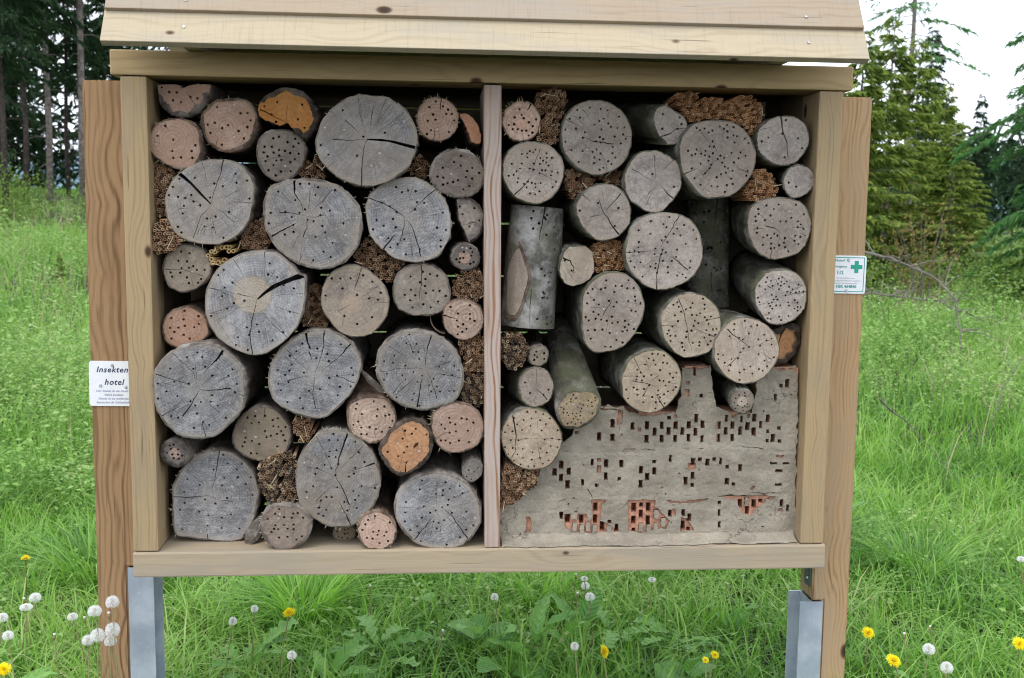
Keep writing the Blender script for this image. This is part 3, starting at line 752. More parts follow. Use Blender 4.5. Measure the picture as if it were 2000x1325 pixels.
LOGS = [
    {'label': 'half log with flat notched top hanging under the beam, top left corner', 'kind': 'halfpink', 'at': (-0.8448, 0.06, 1.9861), 
     'outline': [(-0.0699, 0.0077), (-0.0273, 0.01), (-0.0127, 0.008), (-0.0046, -0.0001), (0.0037, 0.0024), (0.0149, 0.0095), (0.037, 0.0123), (0.0724, 0.0121), (0.0711, -0.01), (0.0638, -0.0309), (0.0519, -0.0496), (0.0354, -0.0661), (0.0121, -0.0781), (-0.0109, -0.0795), (-0.0338, -0.0744), (-0.0519, -0.0609), (-0.0652, -0.0427), (-0.0701, -0.0175)], 
     'cracks': [(0.0022, [(0.0044, -0.0091), (0.0357, -0.0522)])], 
     'holes': 7, 'hole_radius': 0.0051, 'bark': 0.0147, 'sharp': 1, 'bark_arc': (8, 17)},
    {'label': 'pale pink pine log end below the notched half log', 'kind': 'pine', 'at': (-0.8733, 0.03, 1.8403), 
     'outline': [(-0.064, -0.0103), (-0.0587, 0.0219), (-0.0399, 0.0451), (-0.0123, 0.0594), (0.0151, 0.0622), (0.0423, 0.0581), (0.0648, 0.0425), (0.0758, 0.0197), (0.0785, -0.0078), (0.0747, -0.0356), (0.0651, -0.0588), (0.0441, -0.073), (0.0211, -0.0771), (-0.0107, -0.067), (-0.0378, -0.0536), (-0.0578, -0.0332)], 
     'holes': 10, 'hole_radius': 0.0051, 'bark': 0.0044},
    {'label': 'pink pine log end with rough bark at the right of the half log', 'kind': 'pine', 'at': (-0.7315, 0.06, 1.8821), 
     'outline': [(-0.0683, 0.008), (-0.0665, 0.0312), (-0.0546, 0.0499), (-0.0358, 0.0688), (-0.0079, 0.0776), (0.0245, 0.0801), (0.0569, 0.0753), (0.0751, 0.0571), (0.084, 0.0294), (0.0813, -0.0032), (0.0692, -0.0313), (0.0456, -0.0551), (0.0174, -0.0663), (-0.0151, -0.0668), (-0.0427, -0.0519), (-0.0607, -0.029)], 
     'cracks': [(0.0022, [(-0.0213, -0.0236), (-0.0311, -0.054)])], 
     'holes': 17, 'hole_radius': 0.0051, 'bark': 0.0073},
    {'label': 'D shaped bright orange log with thick dark bark near the top beam', 'kind': 'alder', 'at': (-0.5648, 0.04, 1.8997), 
     'outline': [(-0.0769, 0.0332), (-0.072, 0.0517), (-0.0509, 0.0751), (-0.0231, 0.0872), (0.0094, 0.0915), (0.0417, 0.0839), (0.0647, 0.0636), (0.0831, 0.0363), (0.0866, 0.0086), (0.0732, -0.0288), (0.0497, -0.0525), (0.0381, -0.0434), (0.0174, -0.0205), (0.0037, -0.0046), (-0.0196, -0.0129), (-0.0381, -0.003), (-0.0611, 0.0035), (-0.0748, 0.0148)], 
     'cracks': [(0.00438, [(-0.0723, 0.0309), (-0.0378, 0.0155), (-0.0, -0.0032)]), (0.00146, [(0.0042, 0.0417), (-0.0, -0.0023)])], 
     'holes': 7, 'hole_radius': 0.0051, 'bark': 0.0131, 'sharp': 1, 'bark_arc': (1, 12)},
    {'label': 'small grey brown log with many tidy holes under the D shaped orange log', 'kind': 'brown', 'at': (-0.5771, 0.06, 1.8106), 
     'outline': [(-0.0732, 0.003), (-0.0714, 0.0264), (-0.0594, 0.0499), (-0.0382, 0.0652), (-0.0102, 0.0686), (0.0225, 0.0663), (0.0481, 0.0519), (0.0634, 0.0287), (0.065, 0.0006), (0.0567, -0.0278), (0.0424, -0.0515), (0.0211, -0.066), (-0.0072, -0.0749), (-0.0353, -0.0692), (-0.0585, -0.0483), (-0.0698, -0.0204)], 
     'cracks': [(0.00147, [(-0.0487, -0.02), (-0.0299, -0.0103), (-0.0017, -0.0061), (0.0263, -0.0118)])], 
     'holes': 27, 'hole_radius': 0.0051, 'bark': 0.0059},
    {'label': 'largest pale grey oak log with a wide sideways split, under the beam', 'kind': 'oak', 'at': (-0.3407, 0.0, 1.8524), 
     'outline': [(-0.1401, -0.0263), (-0.1366, 0.0095), (-0.1183, 0.0554), (-0.0903, 0.0856), (-0.0583, 0.1099), (-0.0224, 0.1217), (0.0135, 0.12), (0.0535, 0.1161), (0.0776, 0.1027), (0.1057, 0.0835), (0.1259, 0.0541), (0.138, 0.0184), (0.1393, -0.0096), (0.1341, -0.0257), (0.1293, -0.0418), (0.1139, -0.0741), (0.0856, -0.0987), (0.0533, -0.1173), (0.0169, -0.1278), (-0.0153, -0.1291), (-0.0474, -0.1207), (-0.0835, -0.1032), (-0.1153, -0.0757), (-0.1331, -0.0501)], 
     'cracks': [(0.00432, [(-0.0, -0.002), (-0.013, -0.0441), (-0.0153, -0.1303)]), (0.00288, [(-0.0188, 0.0136), (-0.0586, 0.0506)]), (0.00144, [(0.0, 0.002), (-0.0225, 0.079)]), (0.00144, [(0.0093, 0.0161), (0.0142, 0.0757)]), (0.00144, [(0.0234, 0.0382), (0.0375, 0.0722), (0.0535, 0.1122)]), (0.00144, [(0.0213, 0.0143), (0.0615, 0.0409), (0.1017, 0.0755)]), (0.00288, [(-0.0928, -0.0016), (-0.0589, -0.0042), (-0.0028, -0.002)]), (0.00144, [(-0.0805, 0.0561), (-0.1023, 0.0755)]), (0.00144, [(-0.1114, -0.0816), (-0.0792, -0.0552)])], 
     'holes': 11, 'hole_radius': 0.005, 'bark': 0.0029, 'wedge': [(0.0, 0.0008), (0.0373, 0.0018), (0.0776, -0.0038), (0.1422, -0.0183), (0.1381, -0.0288), (0.1292, -0.0249), (0.0917, -0.0152), (0.0615, -0.0069), (-0.0, -0.0024)], 'plugs': 0.3},
    {'label': 'small pink pine log with splintered rim right of the largest oak log', 'kind': 'pine', 'at': (-0.15, 0.03, 1.9164), 
     'outline': [(-0.055, -0.0031), (-0.051, 0.0211), (-0.0348, 0.0435), (-0.0084, 0.0561), (0.0161, 0.0546), (0.0406, 0.043), (0.0571, 0.0232), (0.0622, -0.0049), (0.0554, -0.0312), (0.0371, -0.0538), (0.0125, -0.0643), (-0.0161, -0.0608), (-0.0407, -0.0471), (-0.0517, -0.0271)], 
     'cracks': [(0.00436, [(0.014, 0.0525), (0.0101, 0.0163)]), (0.00363, [(-0.006, -0.0283), (-0.0079, -0.0627)]), (0.00145, [(0.0286, -0.0075), (0.0614, -0.013)])], 
     'holes': 14, 'hole_radius': 0.0051, 'bark': 0.0029},
    {'label': 'thin orange wood sliver beside the divider near the top', 'kind': 'larch', 'at': (-0.0837, 0.05, 1.8645), 
     'outline': [(-0.0025, 0.067), (0.0202, 0.0662), (0.0389, 0.0516), (0.0535, 0.0295), (0.0599, 0.0051), (0.0572, -0.0153), (0.0456, -0.0163), (0.0311, -0.0097), (0.0268, 0.0045), (0.0205, 0.0207), (0.0142, 0.0349), (0.0059, 0.0489)], 
     'holes': 0, 'hole_radius': 0.0051, 'bark': 0.0, 'sharp': 1},
    {'label': 'dark brown log with torn pale bark fibres beside the divider', 'kind': 'darkbrown', 'at': (-0.0868, 0.02, 1.7673), 
     'outline': [(-0.081, -0.0156), (-0.0791, 0.0128), (-0.0629, 0.0414), (-0.0303, 0.0621), (0.0066, 0.0648), (0.0394, 0.0532), (0.0623, 0.0272), (0.0728, -0.0011), (0.071, -0.0297), (0.0527, -0.0544), (0.0239, -0.0691), (-0.0049, -0.0707), (-0.0378, -0.0618), (-0.0666, -0.0439)], 
     'holes': 18, 'hole_radius': 0.0051, 'bark': 0.0072},
    {'label': 'half round log with dark rim standing on edge beside the divider', 'kind': 'halfgrey', 'at': (-0.0869, 0.03, 1.6344), 
     'outline': [(-0.0045, 0.0583), (0.012, 0.063), (0.0368, 0.0601), (0.0597, 0.0439), (0.0745, 0.0174), (0.0748, -0.0156), (0.0625, -0.0426), (0.0419, -0.0615), (0.0316, -0.0649), (0.0231, -0.0472), (0.0126, -0.0246), (0.0021, 0.0), (-0.0023, 0.0288)], 
     'cracks': [(0.00145, [(0.0063, -0.0164), (0.0498, -0.0056)])], 
     'holes': 5, 'hole_radius': 0.0051, 'bark': 0.0073, 'sharp': 1, 'bark_arc': (1, 8)},
    {'label': 'grey oak log with a wide split towards its upper left rim', 'kind': 'oak', 'at': (-0.7718, 0.03, 1.6689), 
     'outline': [(-0.1262, 0.0026), (-0.1214, 0.0322), (-0.1082, 0.0619), (-0.0848, 0.0854), (-0.0552, 0.1069), (-0.0173, 0.1222), (0.0287, 0.125), (0.0663, 0.1193), (0.0953, 0.0987), (0.1138, 0.0694), (0.1188, 0.0355), (0.1149, -0.0028), (0.1059, -0.037), (0.0843, -0.0714), (0.0543, -0.0974), (0.0203, -0.1093), (-0.0135, -0.1109), (-0.047, -0.107), (-0.0845, -0.0924), (-0.109, -0.065), (-0.1229, -0.0312)], 
     'cracks': [(0.00363, [(0.0, 0.0), (0.0082, 0.034), (0.0257, 0.0765), (0.0362, 0.123)]), (0.00291, [(-0.0, -0.0021), (-0.0266, -0.0322), (-0.051, -0.0942)]), (0.00218, [(0.0054, -0.0042), (0.0345, -0.0229), (0.0635, -0.0481)]), (0.00145, [(-0.0032, -0.0128), (0.0046, -0.0467), (0.0124, -0.0807)]), (0.00218, [(0.0582, 0.0092), (0.0855, 0.0075), (0.1158, 0.0049)]), (0.00145, [(0.0225, 0.013), (0.0734, 0.0391)]), (0.00218, [(-0.0236, 0.12), (-0.0158, 0.0928), (-0.0081, 0.0591)]), (0.00145, [(0.0657, 0.0856), (0.0526, 0.0558)]), (0.00145, [(-0.0869, -0.0126), (-0.0534, -0.0104)])], 
     'holes': 27, 'hole_radius': 0.0051, 'bark': 0.0029, 'wedge': [(-0.0, -0.0013), (-0.0317, 0.0271), (-0.0563, 0.0542), (-0.0911, 0.0811), (-0.0839, 0.0884), (-0.0716, 0.0793), (-0.0499, 0.0585), (-0.0254, 0.0314), (0.0013, 0.0021)]},
    {'label': 'wide grey oak log with a pale bark edge, second row centre', 'kind': 'oak', 'at': (-0.5068, 0.0, 1.6381), 
     'outline': [(-0.1182, 0.0281), (-0.1115, 0.0577), (-0.0944, 0.0832), (-0.0649, 0.0983), (-0.023, 0.1044), (0.0232, 0.1051), (0.0611, 0.098), (0.0947, 0.0838), (0.12, 0.063), (0.1432, 0.0315), (0.1516, -0.0024), (0.1502, -0.0366), (0.1449, -0.0665), (0.1299, -0.0966), (0.1063, -0.1226), (0.0722, -0.14), (0.0339, -0.1447), (-0.0, -0.1407), (-0.0338, -0.126), (-0.0673, -0.1028), (-0.0922, -0.0732), (-0.1107, -0.0394), (-0.1174, -0.0056)], 
     'cracks': [(0.0072, [(-0.0313, 0.1051), (-0.0326, 0.063), (-0.0152, 0.0379)]), (0.00216, [(-0.0152, 0.0379), (-0.0092, 0.0126)]), (0.0036, [(-0.0744, 0.0118), (-0.0366, 0.0089), (-0.0008, 0.0013)]), (0.00288, [(0.0013, 0.0009), (0.0266, -0.0005), (0.0456, 0.0048)]), (0.00576, [(-0.1004, -0.0571), (-0.0729, -0.0411), (-0.0284, -0.0173)]), (0.0036, [(0.0012, -0.0021), (-0.0011, -0.0297), (-0.0098, -0.0553)]), (0.00144, [(0.0035, 0.0085), (0.0104, 0.0805)]), (0.00144, [(0.031, 0.0279), (0.0694, 0.075)]), (0.00144, [(-0.0674, 0.0667), (-0.03, 0.0293)]), (0.00144, [(0.0519, -0.0015), (0.0731, 0.0073)]), (0.00144, [(0.0814, -0.0211), (0.1154, -0.0071)]), (0.00144, [(-0.021, -0.1237), (0.0006, -0.0723)])], 
     'holes': 33, 'hole_radius': 0.005, 'bark': 0.0058},
    {'label': 'grey oak log nearest the divider in the second row', 'kind': 'oak', 'at': (-0.2351, 0.02, 1.6388), 
     'outline': [(-0.1122, 0.0129), (-0.108, 0.0455), (-0.0958, 0.07), (-0.0693, 0.0906), (-0.0327, 0.1074), (0.004, 0.1132), (0.0366, 0.1104), (0.0694, 0.0926), (0.094, 0.0726), (0.1147, 0.0443), (0.1252, 0.0117), (0.1282, -0.021), (0.1235, -0.054), (0.0969, -0.1014), (0.0688, -0.1177), (0.0407, -0.124), (0.0007, -0.1223), (-0.0313, -0.1146), (-0.0593, -0.0928), (-0.0752, -0.079), (-0.099, -0.0513)], 
     'cracks': [(0.00435, [(-0.1019, 0.0537), (-0.0653, 0.0399), (-0.0368, 0.0261), (-0.002, 0.002)]), (0.00362, [(-0.002, -0.0021), (-0.0041, -0.0266), (-0.0163, -0.0657)]), (0.0029, [(0.002, 0.0062), (0.0245, 0.0236), (0.0613, 0.064), (0.0858, 0.0806)]), (0.00435, [(0.0021, -0.0041), (0.0226, -0.0345), (0.0329, -0.0714), (0.0425, -0.1083)]), (0.00725, [(-0.0286, -0.0453), (-0.045, -0.066), (-0.0635, -0.0908)]), (0.00145, [(0.0041, 0.0266), (0.0203, 0.0919)]), (0.00145, [(0.0616, -0.0361), (0.0946, -0.0543)])], 
     'holes': 30, 'hole_radius': 0.0051, 'bark': 0.0029},
    {'label': 'tiny dark log with a pink centre beside the divider', 'kind': 'twig', 'at': (-0.0618, 0.03, 1.5343), 
     'outline': [(-0.0448, -0.0049), (-0.038, 0.0173), (-0.022, 0.0316), (0.0002, 0.0359), (0.0226, 0.026), (0.0349, 0.0079), (0.0363, -0.0123), (0.0291, -0.0306), (0.0089, -0.0409), (-0.0113, -0.0418), (-0.0317, -0.0331), (-0.0418, -0.0211)], 
     'holes': 12, 'hole_radius': 0.0051, 'bark': 0.0044, 'heart': ((-0.0075, -0.0054), 0.0174)},
    {'label': 'small beige log against the left post below two reed bundles', 'kind': 'beige', 'at': (-0.8408, 0.05, 1.4951), 
     'outline': [(-0.0726, -0.0035), (-0.0634, 0.0268), (-0.0461, 0.0484), (-0.0247, 0.0615), (-0.0034, 0.066), (0.026, 0.0577), (0.0468, 0.0407), (0.0613, 0.0193), (0.0642, -0.0066), (0.0561, -0.0327), (0.0365, -0.0524), (0.0107, -0.0677), (-0.0149, -0.0722), (-0.0444, -0.0638), (-0.0609, -0.0466), (-0.0689, -0.025)], 
     'cracks': [(0.00219, [(-0.0684, -0.0069), (-0.0304, -0.0074), (0.0033, -0.0136), (0.0455, -0.0263)])], 
     'holes': 17, 'hole_radius': 0.0051, 'bark': 0.0044},
    {'label': 'rust coloured pine log against the left post, upper one', 'kind': 'pineorange', 'at': (-0.8548, 0.08, 1.3243), 
     'outline': [(-0.0698, -0.0006), (-0.0606, 0.0259), (-0.0387, 0.048), (-0.0084, 0.0569), (0.0216, 0.0549), (0.047, 0.0352), (0.0595, 0.0088), (0.0612, -0.0133), (0.0565, -0.031), (0.0325, -0.0466), (0.002, -0.0578), (-0.0283, -0.0632), (-0.0517, -0.0535), (-0.0662, -0.0314)], 
     'holes': 17, 'hole_radius': 0.0052, 'bark': 0.0044},
    {'label': 'big oak log with a round beige heart and an open split', 'kind': 'oakheart', 'at': (-0.6438, -0.01, 1.4113), 
     'outline': [(-0.1407, -0.0094), (-0.1358, 0.0247), (-0.1184, 0.0632), (-0.0886, 0.0974), (-0.0548, 0.1189), (-0.017, 0.1298), (0.0207, 0.1323), (0.0543, 0.1284), (0.0835, 0.1074), (0.1022, 0.0905), (0.1168, 0.0693), (0.1319, 0.063), (0.1324, 0.0266), (0.1308, -0.0078), (0.1242, -0.0423), (0.1111, -0.0725), (0.0853, -0.1072), (0.0553, -0.1333), (0.0254, -0.1529), (-0.0086, -0.1586), (-0.0423, -0.1508), (-0.0758, -0.1336), (-0.109, -0.1079), (-0.1293, -0.0736), (-0.1392, -0.0436)], 
     'cracks': [(0.0043, [(-0.0, -0.0021), (-0.0157, -0.0645), (-0.0205, -0.1076), (-0.015, -0.1603)]), (0.00287, [(0.0, 0.0), (-0.0523, 0.0146)]), (0.00215, [(-0.0609, 0.003), (-0.0983, 0.0207), (-0.1274, 0.0299)]), (0.00215, [(0.0228, 0.1315), (0.0244, 0.0941), (0.0219, 0.06)]), (0.00215, [(-0.0612, 0.1082), (-0.047, 0.085), (-0.0307, 0.0553)]), (0.00215, [(0.006, -0.0257), (0.0391, -0.0685), (0.081, -0.1072)]), (0.00143, [(-0.0239, -0.0516), (-0.0624, -0.0905)]), (0.00143, [(0.0104, -0.0085), (0.0608, -0.0254), (0.1157, -0.0423)]), (0.00143, [(-0.0614, -0.0282), (-0.0003, -0.0193)])], 
     'holes': 28, 'hole_radius': 0.005, 'bark': 0.0029, 'heart': ((-0.0125, 0.0106), 0.0517), 'wedge': [(0.0, 0.0), (0.015, 0.0159), (0.0405, 0.0375), (0.0786, 0.0549), (0.121, 0.0727), (0.1378, 0.0609), (0.1294, 0.0583), (0.0955, 0.0486), (0.0573, 0.0329), (0.0276, 0.016), (0.0029, -0.0034)]},
    {'label': 'brown log with a pale halo right of the beige hearted oak', 'kind': 'brownoak', 'at': (-0.3857, 0.02, 1.3987), 
     'outline': [(-0.0864, 0.0035), (-0.0821, 0.0397), (-0.068, 0.0719), (-0.044, 0.0941), (-0.0122, 0.1064), (0.0116, 0.1078), (0.0355, 0.0988), (0.0633, 0.0809), (0.0872, 0.057), (0.1032, 0.0249), (0.1044, -0.0115), (0.0951, -0.044), (0.075, -0.0684), (0.0549, -0.0868), (0.0228, -0.0971), (-0.0092, -0.0952), (-0.0411, -0.077), (-0.0649, -0.0488), (-0.0806, -0.0247)], 
     'cracks': [(0.00362, [(0.0307, 0.1015), (0.0194, 0.0726), (0.0073, 0.0363)]), (0.00217, [(-0.0008, -0.002), (-0.0388, -0.0244)]), (0.00145, [(-0.0189, -0.0284), (-0.0271, -0.0648)]), (0.00145, [(0.023, -0.0281), (0.043, -0.0564)]), (0.00145, [(0.0631, 0.0024), (0.1032, 0.0006)])], 
     'holes': 16, 'hole_radius': 0.0051, 'bark': 0.0029},
    {'label': 'oval grey brown log under the divider side oak log', 'kind': 'brown', 'at': (-0.1962, 0.03, 1.4234), 
     'outline': [(-0.0758, 0.0036), (-0.0725, 0.0359), (-0.0585, 0.0623), (-0.0344, 0.0807), (-0.0022, 0.0878), (0.03, 0.0852), (0.0583, 0.0713), (0.0786, 0.0492), (0.0869, 0.0209), (0.0882, -0.0035), (0.0811, -0.028), (0.0629, -0.0485), (0.0386, -0.0588), (0.0062, -0.063), (-0.0261, -0.0591), (-0.0544, -0.0471), (-0.0705, -0.0248)], 
     'cracks': [(0.00291, [(0.0038, 0.0858), (0.0059, 0.0487), (0.0, 0.0), (-0.0019, -0.0325)]), (0.00145, [(0.0304, -0.0161), (0.0588, -0.0281)])], 
     'holes': 20, 'hole_radius': 0.0051, 'bark': 0.0044},
    {'label': 'ringed pink pine log with a loose bark crescent at its left', 'kind': 'pinebrown', 'at': (-0.0644, 0.02, 1.3598), 
     'outline': [(-0.0661, -0.0003), (-0.063, 0.0241), (-0.0489, 0.0425), (-0.0247, 0.0507), (0.0078, 0.0489), (0.0322, 0.0369), (0.0486, 0.0166), (0.0518, -0.012), (0.043, -0.0366), (0.0248, -0.0551), (0.0005, -0.0646), (-0.024, -0.0614), (-0.0484, -0.0451), (-0.0627, -0.0248)], 
     'cracks': [(0.0058, [(-0.0657, 0.005), (-0.0446, -0.0002), (-0.0203, -0.0042)])], 
     'holes': 12, 'hole_radius': 0.0051, 'bark': 0.0029},
    {'label': 'large round oak log at the left post with dark patch', 'kind': 'oak', 'at': (-0.8095, -0.005, 1.1597), 
     'outline': [(-0.1234, 0.0146), (-0.1176, 0.0458), (-0.0992, 0.0769), (-0.0709, 0.1055), (-0.0353, 0.1211), (0.0051, 0.129), (0.0454, 0.1239), (0.0755, 0.111), (0.1055, 0.0825), (0.1253, 0.0512), (0.1309, 0.0146), (0.1292, -0.0273), (0.1184, -0.0641), (0.0975, -0.0904), (0.0716, -0.1167), (0.0405, -0.1378), (0.0047, -0.1455), (-0.0309, -0.1428), (-0.0611, -0.1295), (-0.0909, -0.1031), (-0.1079, -0.0742), (-0.1196, -0.0375)], 
     'cracks': [(0.00862, [(0.074, 0.1121), (0.0548, 0.085), (0.0315, 0.059)]), (0.00287, [(0.0315, 0.059), (0.0135, 0.0407)]), (0.00287, [(0.0, 0.0016), (-0.0142, 0.0485), (-0.0685, 0.1003)]), (0.00359, [(-0.1162, 0.0406), (-0.0476, 0.0198), (-0.0025, 0.0016)]), (0.00503, [(0.0025, -0.0037), (0.043, -0.0052), (0.0898, -0.0021)]), (0.00503, [(0.0024, -0.0063), (-0.0239, -0.0534), (-0.0447, -0.0796)]), (0.00216, [(0.0072, -0.0194), (0.0321, -0.0456), (0.0571, -0.0693)]), (0.00287, [(-0.109, -0.0805), (-0.0543, -0.0533)]), (0.00287, [(0.006, -0.0797), (0.0106, -0.106), (0.0176, -0.1387)]), (0.00144, [(0.0026, 0.0042), (0.0489, 0.0407)]), (0.00287, [(0.1014, -0.0142), (0.1292, -0.0247)]), (0.00144, [(-0.0024, 0.0042), (-0.0062, 0.0667)])], 
     'holes': 36, 'hole_radius': 0.005, 'bark': 0.0057},
    {'label': 'dark striped oak log in the centre of the left stack', 'kind': 'oak', 'at': (-0.4901, 0.01, 1.1943), 
     'outline': [(-0.1295, -0.0223), (-0.1248, 0.0198), (-0.1089, 0.0566), (-0.0829, 0.0881), (-0.0519, 0.1118), (-0.0209, 0.125), (-0.0143, 0.1276), (0.0268, 0.1293), (0.068, 0.1201), (0.0989, 0.0992), (0.1221, 0.0677), (0.1339, 0.0361), (0.1296, 0.0043), (0.1139, -0.0328), (0.0877, -0.0699), (0.0563, -0.1018), (0.0249, -0.122), (-0.001, -0.1246), (-0.0373, -0.1176), (-0.0953, -0.091), (-0.1182, -0.0645)], 
     'cracks': [(0.01011, [(-0.0231, 0.1239), (-0.0172, 0.0936), (-0.0097, 0.0726)]), (0.00433, [(-0.0149, 0.0674), (-0.0049, 0.0358)]), (0.00361, [(0.0294, 0.1283), (0.0211, 0.0569), (0.0, 0.0042)]), (0.00217, [(-0.0765, 0.0724), (-0.0511, 0.0436), (-0.0205, 0.0147)]), (0.00578, [(0.1066, 0.0961), (0.0624, 0.0465)]), (0.00289, [(0.0624, 0.0465), (0.0208, 0.0122)]), (0.00289, [(-0.0103, -0.0021), (-0.0465, -0.0064), (-0.0775, -0.0169)]), (0.00289, [(0.031, 0.0), (0.0776, -0.0063), (0.1139, -0.0222)]), (0.00289, [(-0.0, -0.0037), (-0.0056, -0.0539), (0.0018, -0.0964)]), (0.00144, [(0.0333, -0.0487), (0.0564, -0.0859)])], 
     'holes': 32, 'hole_radius': 0.0051, 'bark': 0.0043},
    {'label': 'round oak log with curled pale bark beside lower divider', 'kind': 'oak', 'at': (-0.1765, 0.0, 1.2128), 
     'outline': [(-0.1414, 0.0141), (-0.1374, 0.0466), (-0.1253, 0.0709), (-0.0973, 0.0953), (-0.0613, 0.1096), (-0.0212, 0.1118), (0.015, 0.1038), (0.0472, 0.0877), (0.0715, 0.0674), (0.0919, 0.0389), (0.1043, 0.0022), (0.1074, -0.0265), (0.1007, -0.0594), (0.0887, -0.0841), (0.0684, -0.1006), (0.0412, -0.1085), (0.0045, -0.1175), (-0.0323, -0.1147), (-0.069, -0.1029), (-0.1003, -0.0816), (-0.1211, -0.0551), (-0.1367, -0.0233), (-0.1418, 0.0084)], 
     'cracks': [(0.00576, [(0.0158, 0.1038), (0.003, 0.0632), (-0.0029, 0.0347)]), (0.00216, [(-0.0029, 0.0347), (-0.0008, 0.002)]), (0.00216, [(-0.0008, -0.0), (-0.025, 0.0041), (-0.0773, 0.002), (-0.1295, -0.0063)]), (0.00216, [(0.0012, -0.002), (0.0677, 0.0246)]), (0.00288, [(0.0032, -0.0061), (0.0195, -0.0471), (0.0298, -0.084)]), (0.00576, [(-0.0116, -0.0245), (-0.0188, -0.0635), (-0.0255, -0.1189)]), (0.00216, [(-0.1033, 0.0669), (-0.0532, 0.0305)]), (0.00216, [(-0.0452, 0.0712), (-0.0331, 0.0346)]), (0.00216, [(-0.0532, -0.0143), (-0.0934, -0.0675)]), (0.00216, [(0.0315, -0.0102), (0.1053, -0.0265)])], 
     'holes': 46, 'hole_radius': 0.0043, 'bark': 0.0058, 'plugs': 0.25},
    {'label': 'mottled brown log below the striped oak, beside a reed tuft', 'kind': 'darkbeige', 'at': (-0.6416, 0.05, 1.0239), 
     'outline': [(-0.0889, -0.0188), (-0.0806, 0.0135), (-0.0645, 0.043), (-0.0381, 0.0671), (-0.0119, 0.0777), (0.0246, 0.0723), (0.0557, 0.0507), (0.0763, 0.0184), (0.0801, -0.0141), (0.0703, -0.0465), (0.0491, -0.0681), (0.0174, -0.0815), (-0.0141, -0.0841), (-0.0454, -0.0758), (-0.0713, -0.0567), (-0.0841, -0.0404)], 
     'cracks': [(0.00219, [(0.0063, 0.0723), (0.0006, 0.0347)]), (0.00146, [(-0.0025, -0.003), (0.0391, -0.0247)])], 
     'holes': 28, 'hole_radius': 0.0051, 'bark': 0.0044},
    {'label': 'tiny bark covered branch at the left post with pink core', 'kind': 'twig', 'at': (-0.8825, 0.03, 0.9714), 
     'outline': [(-0.0435, 0.0013), (-0.0379, 0.0226), (-0.0222, 0.0359), (-0.0016, 0.0384), (0.0213, 0.0277), (0.0352, 0.0036), (0.0347, -0.0205), (0.0224, -0.0392), (0.0017, -0.0445), (-0.0239, -0.0374), (-0.039, -0.0228)], 
     'holes': 10, 'hole_radius': 0.0051, 'bark': 0.0116, 'heart': ((-0.0036, -0.0043), 0.016)},
    {'label': 'flat bottomed oak log resting in the lower left corner', 'kind': 'oak', 'at': (-0.8059, 0.085, 0.8311), 
     'outline': [(-0.1028, -0.0019), (-0.0994, 0.031), (-0.0775, 0.0746), (-0.0451, 0.1127), (-0.008, 0.1316), (0.0342, 0.1368), (0.0709, 0.1285), (0.1075, 0.1009), (0.1283, 0.0733), (0.141, 0.0347), (0.1442, -0.0039), (0.1372, -0.0426), (0.126, -0.0814), (0.1068, -0.1145), (0.0905, -0.1366), (0.0398, -0.1399), (-0.0132, -0.1354), (-0.0607, -0.1265), (-0.0949, -0.1178), (-0.102, -0.0846), (-0.1037, -0.0404)], 
     'cracks': [(0.00444, [(-0.1055, -0.003), (-0.0529, -0.0051), (0.0, 0.0)]), (0.00296, [(0.0, 0.0), (0.0315, -0.014), (0.0685, -0.0199)]), (0.00444, [(0.0352, 0.1368), (0.0251, 0.074), (0.0109, 0.0192)]), (0.00222, [(-0.0718, 0.091), (-0.01, 0.0303)]), (0.00444, [(-0.0072, -0.0994), (-0.0053, -0.14)]), (0.00148, [(0.0683, -0.0309), (0.1317, -0.0592)]), (0.00148, [(0.0969, 0.101), (0.0646, 0.0628)])], 
     'holes': 30, 'hole_radius': 0.0052, 'bark': 0.0044},
    {'label': 'pinkish ringed log between two oak logs above the lower orange one', 'kind': 'pinebrown', 'at': (-0.3249, 0.02, 1.069), 
     'outline': [(-0.076, 0.0002), (-0.0732, 0.0323), (-0.0574, 0.0536), (-0.026, 0.0632), (0.0106, 0.0642), (0.0421, 0.0508), (0.0605, 0.0213), (0.0642, -0.0109), (0.0526, -0.0432), (0.0262, -0.0647), (-0.0054, -0.0742), (-0.037, -0.0644), (-0.0631, -0.0428), (-0.0724, -0.0213)], 
     'cracks': [(0.00145, [(-0.0657, -0.032), (-0.0158, -0.0107)])], 
     'holes': 20, 'hole_radius': 0.0051, 'bark': 0.0058, 'lean': (-0.045, 0.053)},
    {'label': 'round bright orange log with dark bark and an eye shaped knot', 'kind': 'alder', 'at': (-0.2349, 0.0, 0.9921), 
     'outline': [(-0.0745, 0.0003), (-0.0577, 0.0271), (-0.0367, 0.0511), (-0.0158, 0.0697), (0.0157, 0.0803), (0.0472, 0.0749), (0.0683, 0.0507), (0.0779, 0.0212), (0.0764, -0.0111), (0.0607, -0.0434), (0.0317, -0.0675), (0.0001, -0.0836), (-0.021, -0.0845), (-0.042, -0.0698), (-0.063, -0.0427), (-0.0735, -0.0211)], 
     'cracks': [(0.00216, [(-0.0095, 0.0537), (-0.0, 0.0322), (0.0052, 0.008)]), (0.00576, [(0.0064, -0.0404), (0.0001, -0.0592), (0.0001, -0.0798)]), (0.00144, [(0.0395, -0.0136), (0.0659, -0.0219)])], 
     'holes': 13, 'hole_radius': 0.005, 'bark': 0.0101, 'wedge': [(0.021, -0.0082), (0.0263, 0.0079), (0.0379, 0.0117), (0.0347, 0.0009)]},
    {'label': 'pinkish pale log end with fine rings just above the grey twig', 'kind': 'pine', 'at': (-0.0952, 0.01, 1.0434), 
